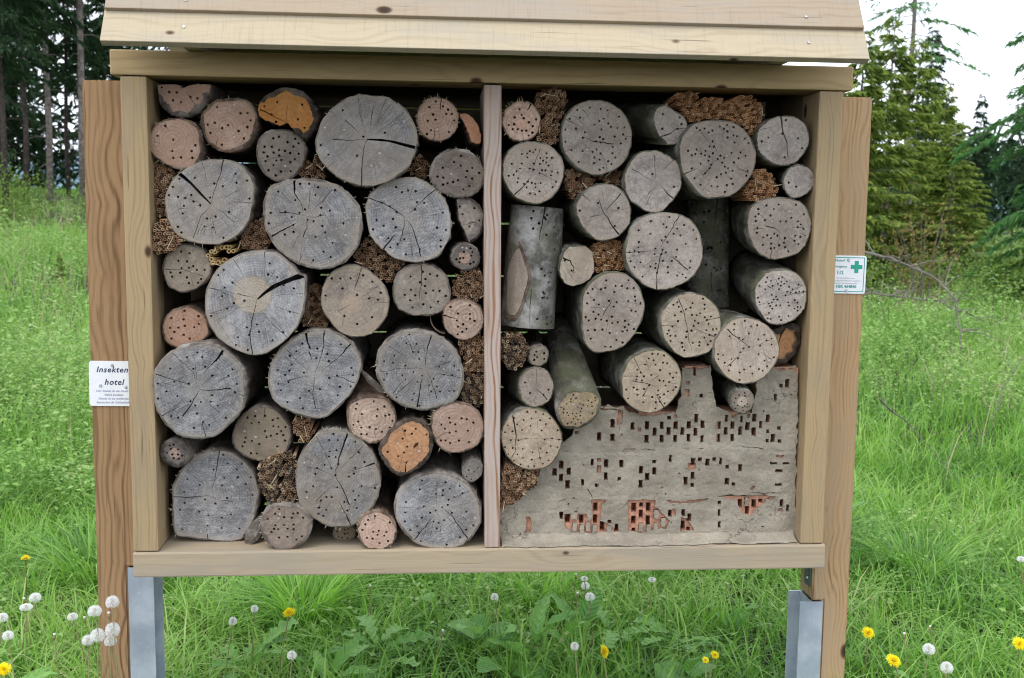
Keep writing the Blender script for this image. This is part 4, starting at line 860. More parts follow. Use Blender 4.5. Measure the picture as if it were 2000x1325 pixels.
     'outline': [(-0.0688, 0.0056), (-0.0636, 0.0378), (-0.04, 0.0646), (-0.0084, 0.0742), (0.0287, 0.0709), (0.0606, 0.0537), (0.0821, 0.0213), (0.0851, -0.0111), (0.0747, -0.0435), (0.0456, -0.0651), (0.0137, -0.0741), (-0.0235, -0.0712), (-0.0501, -0.0484), (-0.0634, -0.0213)], 
     'cracks': [(0.00217, [(-0.0539, -0.0349), (-0.0291, -0.0161), (-0.0026, -0.0054)])], 
     'holes': 17, 'hole_radius': 0.0051, 'bark': 0.0043},
    {'label': 'tall oval oak log standing left of the round orange log', 'kind': 'oak', 'at': (-0.4369, 0.02, 0.9067), 
     'outline': [(-0.1107, -0.0198), (-0.1087, 0.0234), (-0.0953, 0.061), (-0.0663, 0.0985), (-0.0399, 0.1252), (-0.0086, 0.1331), (0.0176, 0.1304), (0.0437, 0.1222), (0.0751, 0.1006), (0.1066, 0.0681), (0.1223, 0.0328), (0.1317, -0.0052), (0.1274, -0.0487), (0.1115, -0.0923), (0.0849, -0.1248), (0.0583, -0.1492), (0.0265, -0.1582), (-0.0105, -0.1556), (-0.0525, -0.1371), (-0.0839, -0.1123), (-0.1045, -0.074)], 
     'cracks': [(0.0058, [(0.0385, 0.1238), (0.0172, 0.0604), (0.0011, 0.0011)]), (0.00507, [(0.001, -0.0016), (0.0218, -0.0425), (0.0427, -0.0916)]), (0.00507, [(0.0111, -0.0805), (0.032, -0.1189), (0.0466, -0.1529)]), (0.00869, [(0.125, 0.0371), (0.0801, 0.0195)]), (0.0029, [(0.0801, 0.0195), (0.0432, 0.0089)]), (0.00217, [(-0.0531, 0.1145), (-0.0248, 0.0606), (-0.0042, 0.0065)]), (0.00217, [(-0.0042, -0.0016), (-0.0408, 0.0122), (-0.0774, 0.0232)]), (0.00217, [(0.0063, 0.0065), (0.0433, 0.0441), (0.0803, 0.0817)]), (0.00217, [(-0.007, -0.0314), (-0.0547, -0.0799)]), (0.00145, [(-0.0525, -0.1289), (-0.0259, -0.0965)]), (0.00145, [(0.0851, -0.0484), (0.1275, -0.0269)])], 
     'holes': 44, 'hole_radius': 0.0051, 'bark': 0.0043, 'plugs': 0.25},
    {'label': 'round oak log in the lower corner against the divider', 'kind': 'oak', 'at': (-0.1456, 0.015, 0.8115), 
     'outline': [(-0.123, -0.0071), (-0.1161, 0.0365), (-0.0949, 0.0636), (-0.0631, 0.0879), (-0.0206, 0.1001), (0.0113, 0.0999), (0.0433, 0.0926), (0.0808, 0.0732), (0.1078, 0.0457), (0.1269, 0.0071), (0.131, -0.026), (0.1248, -0.059), (0.1035, -0.0919), (0.0768, -0.1138), (0.0499, -0.1245), (0.0177, -0.128), (-0.0199, -0.1237), (-0.0574, -0.1094), (-0.0894, -0.0787), (-0.1134, -0.0455)], 
     'cracks': [(0.00145, [(-0.0043, 0.0), (-0.0576, -0.005)]), (0.00434, [(-0.0068, -0.0274), (-0.0361, -0.0601), (-0.0681, -0.1065)]), (0.00434, [(0.0171, -0.0029), (0.0494, -0.0334), (0.0955, -0.1029)]), (0.00217, [(0.0018, 0.0738), (-0.0, 0.0027)]), (0.00145, [(0.0065, -0.0193), (0.0121, -0.0743)]), (0.00145, [(0.0276, 0.0354), (0.0435, 0.0626)])], 
     'holes': 38, 'hole_radius': 0.0051, 'bark': 0.0058},
    {'label': 'whitish barked brown log resting on the shelf left of centre', 'kind': 'birch', 'at': (-0.57, 0.01, 0.7602), 
     'outline': [(-0.077, -0.0054), (-0.074, 0.0217), (-0.0606, 0.0486), (-0.0344, 0.0619), (0.0021, 0.0654), (0.0334, 0.0559), (0.0568, 0.0367), (0.0686, 0.0093), (0.0641, -0.0233), (0.0481, -0.0504), (0.0164, -0.0692), (-0.0203, -0.0715), (-0.0464, -0.0602), (-0.067, -0.0382)], 
     'holes': 22, 'hole_radius': 0.0051, 'bark': 0.0087},
    {'label': 'ringed pink pine log resting on the shelf between two oaks', 'kind': 'pine', 'at': (-0.3143, 0.005, 0.7448), 
     'outline': [(-0.0581, 0.0034), (-0.0527, 0.0279), (-0.0316, 0.0522), (0.0001, 0.0573), (0.0265, 0.0489), (0.0477, 0.0268), (0.0556, 0.0021), (0.0519, -0.0252), (0.037, -0.047), (0.0105, -0.0577), (-0.0213, -0.0562), (-0.0477, -0.035)], 
     'cracks': [(0.00216, [(-0.0279, 0.051), (-0.0105, 0.0192)])], 
     'holes': 14, 'hole_radius': 0.005, 'bark': 0.0058},
    {'label': 'tiny dusty log end deep on the shelf behind others', 'kind': 'mustard', 'at': (-0.4118, 0.1, 0.711), 
     'outline': [(-0.0392, 0.0015), (-0.0321, 0.0155), (-0.0049, 0.0209), (0.0222, 0.0178), (0.0303, 0.0036), (0.0248, -0.0161), (0.0057, -0.0271), (-0.0188, -0.0268), (-0.035, -0.0154)], 
     'holes': 8, 'hole_radius': 0.0037, 'bark': 0.0045},
    {'label': 'thin grey branch end beside the divider low down', 'kind': 'greytwig', 'at': (-0.038, 0.03, 0.9148), 
     'outline': [(-0.0345, -0.0009), (-0.0266, 0.0182), (-0.0052, 0.0307), (0.0163, 0.0262), (0.0256, 0.0097), (0.022, -0.015), (0.006, -0.0313), (-0.0128, -0.0367), (-0.029, -0.0256)], 
     'holes': 5, 'hole_radius': 0.0036, 'bark': 0.0044},
    {'label': 'small salmon pink log in the top corner right of the divider', 'kind': 'pinesalmon', 'at': (0.0877, 0.03, 1.9036), 
     'outline': [(-0.0546, -0.001), (-0.053, 0.0207), (-0.0441, 0.0426), (-0.0258, 0.0574), (-0.0019, 0.0644), (0.0221, 0.0602), (0.0427, 0.0443), (0.0534, 0.0191), (0.0527, -0.0063), (0.0419, -0.0283), (0.0235, -0.0432), (-0.0005, -0.048), (-0.0246, -0.044), (-0.0433, -0.0262)], 
     'cracks': [(0.00727, [(0.0266, 0.0574), (0.015, 0.0365)]), (0.00145, [(0.0009, -0.0145), (0.0069, -0.0471)])], 
     'holes': 16, 'hole_radius': 0.0051, 'bark': 0.0029},
    {'label': 'round beige beech log under the salmon pink one, many holes', 'kind': 'beech', 'at': (0.1262, 0.02, 1.7714), 
     'outline': [(-0.0913, -0.0002), (-0.089, 0.0253), (-0.0801, 0.0509), (-0.0601, 0.0712), (-0.0307, 0.0826), (-0.0011, 0.0842), (0.0286, 0.08), (0.0548, 0.0641), (0.0738, 0.0425), (0.0828, 0.0134), (0.0804, -0.0159), (0.0697, -0.0454), (0.0496, -0.0714), (0.0274, -0.0846), (-0.0023, -0.0905), (-0.0322, -0.0835), (-0.0584, -0.0674), (-0.079, -0.0439), (-0.0885, -0.0221)], 
     'cracks': [(0.00507, [(-0.0602, -0.0692), (-0.0327, -0.0432), (-0.0108, -0.0136)]), (0.00217, [(-0.0108, -0.0136), (-0.0056, 0.012), (0.014, 0.0634)]), (0.00145, [(-0.0, 0.0085), (0.0488, -0.0237)]), (0.00145, [(0.0259, 0.0162), (0.0552, 0.0422)])], 
     'holes': 48, 'hole_radius': 0.0043, 'bark': 0.0043},
    {'label': 'large beech log with a grey middle below the right top beam', 'kind': 'beech', 'at': (0.3054, 0.03, 1.8727), 
     'outline': [(-0.107, -0.0035), (-0.1038, 0.0257), (-0.095, 0.055), (-0.0768, 0.0771), (-0.0511, 0.094), (-0.0177, 0.1012), (0.0159, 0.1007), (0.0461, 0.0886), (0.0727, 0.0691), (0.0903, 0.0403), (0.0987, 0.0075), (0.0957, -0.0256), (0.087, -0.0551), (0.065, -0.0812), (0.0353, -0.1001), (0.0054, -0.1079), (-0.0247, -0.1047), (-0.055, -0.0905), (-0.0817, -0.0652), (-0.0989, -0.0398)], 
     'cracks': [(0.00363, [(-0.0417, -0.0023), (-0.0135, -0.0135), (0.0147, -0.0152), (0.0448, -0.0198)]), (0.00218, [(-0.0956, 0.047), (-0.0497, 0.0249)]), (0.00218, [(-0.0469, 0.0741), (-0.0278, 0.0472)]), (0.00218, [(-0.0977, -0.0449), (-0.0561, -0.03)]), (0.00145, [(0.0819, 0.0017), (0.1007, 0.002)]), (0.00145, [(0.0661, -0.0481), (0.0872, -0.0625)])], 
     'holes': 47, 'hole_radius': 0.0044, 'bark': 0.0044},
    {'label': 'short angled beech branch with five holes near the top beam', 'kind': 'beech', 'at': (0.5151, 0.03, 1.9113), 
     'outline': [(-0.0523, 0.0249), (-0.0471, 0.0433), (-0.0323, 0.0516), (-0.0135, 0.0531), (-0.0159, 0.0523), (0.0031, 0.0405), (0.0292, 0.0252), (0.0439, 0.0028), (0.0424, -0.0244), (0.0289, -0.0429), (0.0106, -0.0568), (-0.0127, -0.0595), (-0.0142, -0.0532), (-0.0336, -0.037), (-0.0475, -0.0116), (-0.053, 0.0103)], 
     'cracks': [(0.00436, [(-0.0321, -0.0358), (-0.002, -0.0252), (0.0139, -0.0113), (0.043, -0.0117)])], 
     'holes': 5, 'hole_radius': 0.0051, 'bark': 0.0044, 'lean': (-0.058, 0.055)},
    {'label': 'biggest beech log in the right stack, peppered with holes', 'kind': 'beech', 'at': (0.6465, 0.0, 1.8167), 
     'outline': [(-0.1164, 0.0133), (-0.1139, 0.0404), (-0.1031, 0.0676), (-0.083, 0.0904), (-0.0509, 0.1023), (-0.0092, 0.1062), (0.0329, 0.1016), (0.0662, 0.0842), (0.0905, 0.0598), (0.1058, 0.0261), (0.108, -0.0057), (0.099, -0.0422), (0.0767, -0.0745), (0.0448, -0.1023), (0.0076, -0.112), (-0.0252, -0.1133), (-0.0537, -0.1014), (-0.0826, -0.0722), (-0.1045, -0.0407)], 
     'cracks': [(0.0036, [(-0.1042, -0.0507), (-0.0584, -0.0273)]), (0.00288, [(-0.0162, 0.0376), (-0.0037, 0.0129)]), (0.00288, [(-0.0077, -0.0052), (-0.0234, -0.0259), (-0.046, -0.0489)]), (0.00216, [(0.0371, -0.0181), (0.0896, -0.0414)])], 
     'holes': 62, 'hole_radius': 0.0048, 'bark': 0.0043},
    {'label': 'beech log with one long upright crack in the top right corner', 'kind': 'beech', 'at': (0.8476, 0.02, 1.8639), 
     'outline': [(-0.0909, 0.003), (-0.0887, 0.0303), (-0.0731, 0.0534), (-0.0454, 0.0698), (-0.0126, 0.0758), (0.0158, 0.0755), (0.0449, 0.0601), (0.0627, 0.0331), (0.0662, 0.0057), (0.0579, -0.0219), (0.0353, -0.0498), (0.0121, -0.0616), (-0.0163, -0.0644), (-0.0452, -0.0557), (-0.0695, -0.0377), (-0.0844, -0.0197)], 
     'cracks': [(0.0058, [(-0.022, 0.0748), (-0.0132, 0.0317), (0.0, 0.0), (0.0058, -0.048)]), (0.00145, [(-0.0818, 0.035), (-0.0257, 0.0497)]), (0.00145, [(-0.0029, -0.0458), (-0.0092, -0.0643)])], 
     'holes': 7, 'hole_radius': 0.0051, 'bark': 0.0043},
    {'label': 'small plain beech log end against the right post', 'kind': 'beech', 'at': (0.8922, 0.02, 1.759), 
     'outline': [(-0.0517, -0.0099), (-0.0501, 0.0086), (-0.0368, 0.0317), (-0.0183, 0.0435), (0.0056, 0.0416), (0.0276, 0.0304), (0.043, 0.0053), (0.0392, -0.0178), (0.0233, -0.0365), (-0.0001, -0.0484), (-0.0239, -0.0501), (-0.0437, -0.0328)], 
     'holes': 2, 'hole_radius': 0.0051, 'bark': 0.0043, 'lean': (0.073, 0.03)},
    {'label': 'almost hole free beech log with pointed right side, centre', 'kind': 'beech', 'at': (0.4734, 0.02, 1.7465), 
     'outline': [(-0.0925, 0.0042), (-0.0894, 0.03), (-0.0751, 0.0596), (-0.0531, 0.082), (-0.0269, 0.0898), (-0.0006, 0.0902), (0.0261, 0.0796), (0.0417, 0.0708), (0.0634, 0.0484), (0.0704, 0.0166), (0.07, -0.0155), (0.0544, -0.0432), (0.0272, -0.0756), (0.0005, -0.0863), (-0.0262, -0.0818), (-0.0531, -0.0655), (-0.0724, -0.0509), (-0.0862, -0.0252)], 
     'cracks': [(0.0029, [(-0.0077, 0.0754), (-0.0037, 0.0387), (-0.002, 0.0055)]), (0.00217, [(-0.0708, 0.0376), (-0.0364, 0.0179), (-0.0058, 0.0036)]), (0.00435, [(0.0116, -0.0091), (0.0331, -0.031), (0.0583, -0.051)]), (0.00217, [(0.0058, -0.0055), (-0.0237, -0.0336)]), (0.0029, [(0.0124, 0.0316), (0.0492, 0.0653)])], 
     'holes': 2, 'hole_radius': 0.0051, 'bark': 0.0043},
    {'label': 'beech log with a long diagonal crack and only four holes', 'kind': 'beech', 'at': (0.3276, 0.02, 1.6639), 
     'outline': [(-0.0839, 0.0038), (-0.0806, 0.026), (-0.066, 0.0483), (-0.0439, 0.067), (-0.0179, 0.0777), (0.0121, 0.077), (0.0425, 0.0646), (0.0619, 0.0427), (0.0739, 0.0132), (0.0757, -0.0127), (0.0695, -0.0388), (0.053, -0.0613), (0.0307, -0.0765), (0.0044, -0.0842), (-0.022, -0.0826), (-0.045, -0.0661), (-0.0642, -0.044), (-0.0798, -0.0183)], 
     'cracks': [(0.00507, [(-0.0209, 0.0416), (-0.0108, 0.0085), (0.0146, -0.032), (0.0418, -0.0652)]), (0.00362, [(0.0447, 0.0506), (0.0209, 0.0237), (0.0044, 0.0012)]), (0.0029, [(-0.0652, 0.0454), (-0.0393, 0.0229)]), (0.00217, [(-0.0422, -0.0178), (-0.001, -0.0081)]), (0.00145, [(-0.0622, -0.0514), (-0.0419, -0.0308)])], 
     'holes': 4, 'hole_radius': 0.0051, 'bark': 0.0043},
    {'label': 'round beech log with a full height crack, right middle', 'kind': 'beech', 'at': (0.501, 0.0, 1.5555), 
     'outline': [(-0.1155, -0.0213), (-0.1155, 0.0084), (-0.1051, 0.0456), (-0.0908, 0.0753), (-0.0613, 0.0979), (-0.0201, 0.1076), (0.0177, 0.1062), (0.0376, 0.1021), (0.066, 0.091), (0.0854, 0.0706), (0.1028, 0.0386), (0.1076, 0.0064), (0.105, -0.0305), (0.0896, -0.0631), (0.0668, -0.0864), (0.0343, -0.1029), (0.005, -0.1119), (-0.0177, -0.1147), (-0.0522, -0.1029), (-0.0831, -0.0807), (-0.1045, -0.0547)], 
     'cracks': [(0.0036, [(0.0377, 0.0984), (0.0065, 0.0468), (-0.0157, 0.0052)]), (0.00504, [(-0.006, 0.0096), (-0.0147, -0.0165), (-0.0212, -0.0539), (-0.0242, -0.1131)]), (0.00288, [(0.0155, -0.0125), (0.035, -0.031), (0.0662, -0.055)]), (0.00288, [(-0.115, -0.0082), (-0.0849, -0.0053), (-0.0265, 0.0001)]), (0.00216, [(0.0082, -0.013), (0.0634, -0.054)])], 
     'holes': 50, 'hole_radius': 0.0046, 'bark': 0.0043},
    {'label': 'pear shaped beech log with flat lower end, centre', 'kind': 'beech', 'at': (0.3523, 0.0, 1.4182), 
     'outline': [(-0.0843, 0.0107), (-0.0717, 0.0369), (-0.0514, 0.0557), (-0.0253, 0.0708), (0.0009, 0.0766), (0.0274, 0.0731), (0.0504, 0.0602), (0.0698, 0.0379), (0.0858, 0.008), (0.0915, -0.022), (0.0892, -0.0521), (0.0767, -0.0824), (0.0621, -0.1089), (0.0399, -0.1355), (0.0174, -0.1488), (-0.0128, -0.1545), (-0.0393, -0.1591), (-0.0584, -0.1509), (-0.0739, -0.132), (-0.0821, -0.1019), (-0.0865, -0.0718), (-0.0889, -0.0417), (-0.0876, -0.0118)], 
     'cracks': [(0.00432, [(-0.001, -0.0038), (-0.012, -0.0226), (-0.0265, -0.0489)]), (0.00216, [(-0.061, -0.0266), (-0.0195, -0.0226)]), (0.00144, [(0.002, 0.0262), (0.0008, 0.0)])], 
     'holes': 52, 'hole_radius': 0.005, 'bark': 0.0043},
    {'label': 'cream beech log with a thin upright crack, right of the pear shaped one', 'kind': 'beechcream', 'at': (0.5854, 0.0, 1.3453), 
     'outline': [(-0.0918, -0.0015), (-0.0907, 0.0288), (-0.0799, 0.0514), (-0.0615, 0.0722), (-0.039, 0.0856), (-0.0087, 0.0914), (0.0221, 0.086), (0.0494, 0.0711), (0.0733, 0.0447), (0.0828, 0.0145), (0.083, -0.0159), (0.0764, -0.0464), (0.058, -0.0731), (0.0354, -0.0884), (0.0048, -0.0961), (-0.022, -0.0981), (-0.0493, -0.0829), (-0.073, -0.0582), (-0.0852, -0.0317)], 
     'cracks': [(0.0036, [(-0.0424, 0.0724), (-0.0302, 0.0479), (-0.0173, -0.0011), (0.0004, -0.077)]), (0.00288, [(0.0133, 0.0028), (0.0475, 0.0124), (0.081, 0.0202)]), (0.00288, [(-0.0909, -0.006), (-0.0669, -0.0059), (-0.044, -0.0031)]), (0.00216, [(0.0022, -0.0124), (0.0334, -0.0256), (0.0664, -0.0357)])], 
     'holes': 48, 'hole_radius': 0.005, 'bark': 0.0043},
    {'label': 'beech log with short dark checks against the right post, upper one', 'kind': 'beech', 'at': (0.8394, 0.02, 1.6236), 
     'outline': [(-0.0983, 0.0272), (-0.0934, 0.0504), (-0.0751, 0.0691), (-0.0424, 0.0834), (-0.0044, 0.0862), (0.0339, 0.0821), (0.0632, 0.0663), (0.0812, 0.0387), (0.0882, 0.0109), (0.084, -0.0265), (0.0687, -0.0593), (0.0407, -0.0806), (0.0075, -0.0903), (-0.0211, -0.0929), (-0.0503, -0.0815), (-0.0751, -0.0561), (-0.0907, -0.0237), (-0.0965, 0.0041)], 
     'cracks': [(0.00362, [(-0.0441, 0.0047), (-0.0152, -0.0019), (0.0046, -0.018)]), (0.00217, [(-0.0794, -0.0059), (-0.0486, -0.0023)]), (0.0029, [(0.0475, -0.0129), (0.0743, -0.0228)]), (0.00362, [(-0.0207, -0.0439), (-0.0259, -0.0939)]), (0.00217, [(0.0277, 0.0009), (0.0637, 0.0003)])], 
     'holes': 44, 'hole_radius': 0.0051, 'bark': 0.0043, 'lean': (0.046, 0.032)},
    {'label': 'mossy beech log against the right post, lower one', 'kind': 'beech', 'at': (0.8517, 0.02, 1.4264), 
     'outline': [(-0.0831, 0.0007), (-0.0795, 0.0273), (-0.0668, 0.0502), (-0.0481, 0.0675), (-0.0212, 0.0753), (0.0098, 0.0774), (0.0414, 0.0663), (0.0617, 0.0474), (0.0726, 0.0208), (0.0746, -0.0059), (0.0673, -0.0366), (0.0507, -0.0597), (0.0278, -0.0752), (0.0008, -0.0837), (-0.0265, -0.0839), (-0.0465, -0.0717), (-0.0649, -0.0488), (-0.0775, -0.026)], 
     'cracks': [(0.0029, [(-0.0446, 0.0295), (-0.0307, 0.022), (-0.0146, 0.0068)]), (0.0029, [(-0.0026, 0.0004), (0.0362, 0.0053), (0.0733, 0.0132)]), (0.00217, [(-0.0812, -0.0298), (-0.0369, -0.0181)])], 
     'holes': 54, 'hole_radius': 0.0046, 'bark': 0.0043, 'lean': (0.04, 0.047)},
    {'label': 'beech log with diagonal saw lines and crossing cracks, low right', 'kind': 'beechsaw', 'at': (0.7478, -0.01, 1.2734), 
     'outline': [(-0.1016, 0.0076), (-0.0984, 0.0266), (-0.0858, 0.0494), (-0.0674, 0.0722), (-0.0449, 0.0875), (-0.0105, 0.0933), (0.0205, 0.0897), (0.048, 0.0746), (0.0721, 0.0538), (0.0865, 0.031), (0.0926, 0.0043), (0.0888, -0.0263), (0.0726, -0.0569), (0.0502, -0.08), (0.0236, -0.0954), (-0.0033, -0.1), (-0.0305, -0.0973), (-0.0581, -0.0839), (-0.082, -0.0609), (-0.0964, -0.0342), (-0.101, -0.0114)], 
     'cracks': [(0.0043, [(-0.0623, 0.0586), (-0.0353, 0.0344), (0.0062, 0.0079)]), (0.00359, [(-0.0091, 0.0041), (-0.0295, -0.0189), (-0.0593, -0.0495)]), (0.00215, [(-0.0094, 0.0649), (-0.0083, 0.0345)]), (0.00215, [(0.0159, 0.0079), (0.0615, 0.0271)]), (0.00143, [(0.0317, -0.0035), (0.0715, -0.0301)])], 
     'holes': 40, 'hole_radius': 0.0047, 'bark': 0.0043},
    {'label': 'beech log resting on the brick courses with a star crack', 'kind': 'beechcream', 'at': (0.4726, -0.01, 1.1838), 
     'outline': [(-0.0909, -0.0096), (-0.0897, 0.017), (-0.0789, 0.0435), (-0.0605, 0.0663), (-0.0342, 0.0815), (-0.004, 0.0891), (0.0266, 0.0854), (0.0499, 0.0703), (0.0697, 0.0475), (0.0812, 0.0209), (0.0828, -0.0058), (0.0759, -0.0326), (0.0575, -0.0594), (0.0351, -0.0823), (0.0124, -0.0938), (-0.0144, -0.0957), (-0.0414, -0.0879), (-0.0684, -0.0745), (-0.0862, -0.0477)], 
     'cracks': [(0.00359, [(-0.0588, -0.002), (-0.0128, -0.0096), (0.0181, -0.023)]), (0.0043, [(-0.0109, -0.0096), (-0.029, -0.0478)]), (0.00502, [(0.0062, -0.0345), (0.0211, -0.0593), (0.0371, -0.0854)]), (0.00287, [(-0.0574, 0.0663), (-0.0426, 0.036), (-0.0286, 0.0094)]), (0.00287, [(-0.011, -0.0058), (0.0152, 0.0132)])], 
     'holes': 48, 'hole_radius': 0.0047, 'bark': 0.0043},
    {'label': 'slanting mossy branch whose tapering bark rises behind its end', 'kind': 'mossy', 'at': (0.2629, -0.005, 1.1015), 
     'outline': [(-0.0698, -0.0101), (-0.0623, 0.0168), (-0.0414, 0.0436), (-0.0095, 0.0543), (0.0226, 0.0543), (0.0497, 0.0436), (0.0607, 0.0274), (0.0586, 0.0004), (0.0458, -0.0266), (0.0194, -0.0508), (-0.0127, -0.0605), (-0.0395, -0.0588), (-0.0586, -0.0398)], 
     'holes': 40, 'hole_radius': 0.0037, 'bark': 0.0072, 'lean': (-0.006, 0.206), 'taper': 0.62},
    {'label': 'small beige log with wavy grain left of the slanting branch', 'kind': 'beech', 'at': (0.1442, 0.02, 1.1621), 
     'outline': [(-0.054, 0.0005), (-0.049, 0.0274), (-0.0332, 0.0463), (-0.0066, 0.0554), (0.0203, 0.049), (0.0394, 0.0248), (0.0453, -0.0076), (0.0377, -0.0373), (0.0165, -0.0563), (-0.0156, -0.0616), (-0.0399, -0.0481), (-0.0509, -0.0264)], 
     'cracks': [(0.00362, [(-0.0057, -0.0049), (0.0106, -0.0211), (0.027, -0.04)]), (0.00145, [(-0.0065, 0.0517), (-0.0032, 0.0059)])], 
     'holes': 5, 'hole_radius': 0.0051, 'bark': 0.0043, 'lean': (-0.038, -0.008)},
    {'label': 'smallest brown log next to the frayed reed bundle at the divider', 'kind': 'darkbeige', 'at': (0.1493, 0.03, 1.2517), 
     'outline': [(-0.0341, -0.0017), (-0.0301, 0.0144), (-0.0142, 0.0252), (0.0072, 0.0279), (0.0235, 0.0146), (0.0254, -0.0043), (0.0187, -0.0231), (0.0001, -0.0339), (-0.0214, -0.0302), (-0.0323, -0.0178)], 
     'holes': 6, 'hole_radius': 0.0051, 'bark': 0.0029, 'lean': (0.023, -0.001)},
    {'label': 'beech log against the divider with holes in neat rings', 'kind': 'beechring', 'at': (0.1424, 0.01, 1.0101), 
     'outline': [(-0.1045, 0.0031), (-0.0995, 0.0356), (-0.0785, 0.0653), (-0.052, 0.0841), (-0.0147, 0.0905), (0.0229, 0.0813), (0.0502, 0.0568), (0.0695, 0.0242), (0.0728, -0.0085), (0.0627, -0.0466), (0.0415, -0.0738), (0.0094, -0.09), (-0.0283, -0.0898), (-0.0661, -0.0732), (-0.0933, -0.0404)], 
     'cracks': [(0.00578, [(-0.0705, 0.0679), (-0.0619, 0.0192), (-0.0612, -0.0351), (-0.0743, -0.0622)]), (0.00289, [(0.0027, -0.0), (0.0716, -0.0019)]), (0.00217, [(-0.0, 0.0027), (-0.0617, -0.0014)]), (0.00217, [(0.0001, -0.0054), (0.0117, -0.0627)])], 
     'holes': 46, 'hole_radius': 0.0043, 'bark': 0.0043},
    {'label': 'small dark branch with a white core above the bricks', 'kind': 'twigwhite', 'at': (0.7402, -0.01, 1.1243), 
     'outline': [(-0.0422, -0.0039), (-0.039, 0.0153), (-0.026, 0.0307), (-0.0068, 0.0345), (0.0147, 0.0307), (0.0289, 0.0153), (0.0335, -0.004), (0.0264, -0.0233), (0.0114, -0.0368), (-0.0079, -0.0406), (-0.0257, -0.0328), (-0.0378, -0.0193)], 
     'holes': 16, 'hole_radius': 0.0037, 'bark': 0.0043, 'lean': (0.035, 0.0), 'heart': ((-0.0035, -0.0028), 0.0151)},
    {'label': 'orange wood wedge in thick dark bark at the right post', 'kind': 'alderdark', 'at': (0.8838, 0.06, 1.2822), 
     'outline': [(-0.0523, 0.026), (-0.0371, 0.0417), (-0.0059, 0.0554), (0.0296, 0.0595), (0.0409, 0.0264), (0.0383, -0.0049), (0.0257, -0.0362), (0.0026, -0.0559), (-0.0248, -0.0657), (-0.0452, -0.0521)], 
     'cracks': [(0.00881, [(-0.0059, 0.0535), (-0.0203, 0.0184), (-0.0233, -0.0051)])], 
     'holes': 0, 'hole_radius': 0.0051, 'bark': 0.0147},
    {'label': 'angular pale log stub with a sawn upper facet, right of the upright log', 'kind': 'beechcream', 'at': (0.2586, 0.05, 1.5092), 
     'outline': [(-0.0551, -0.0162), (-0.05, 0.014), (-0.039, 0.0404), (-0.0278, 0.0518), (-0.0051, 0.055), (0.0215, 0.0542), (0.0428, 0.0374), (0.0452, 0.0148), (0.047, -0.0192), (0.0348, -0.0382), (0.0122, -0.0535), (-0.0144, -0.0613), (-0.0374, -0.0539), (-0.049, -0.0388)], 
     'cracks': [(0.00585, [(-0.0451, 0.0208), (-0.0233, 0.0123), (-0.0134, -0.0083), (-0.0151, -0.0235)]), (0.00219, [(-0.0304, -0.0198), (-0.0148, -0.0386)])], 
     'holes': 3, 'hole_radius': 0.0051, 'bark': 0.0029, 'sharp': 1},
]
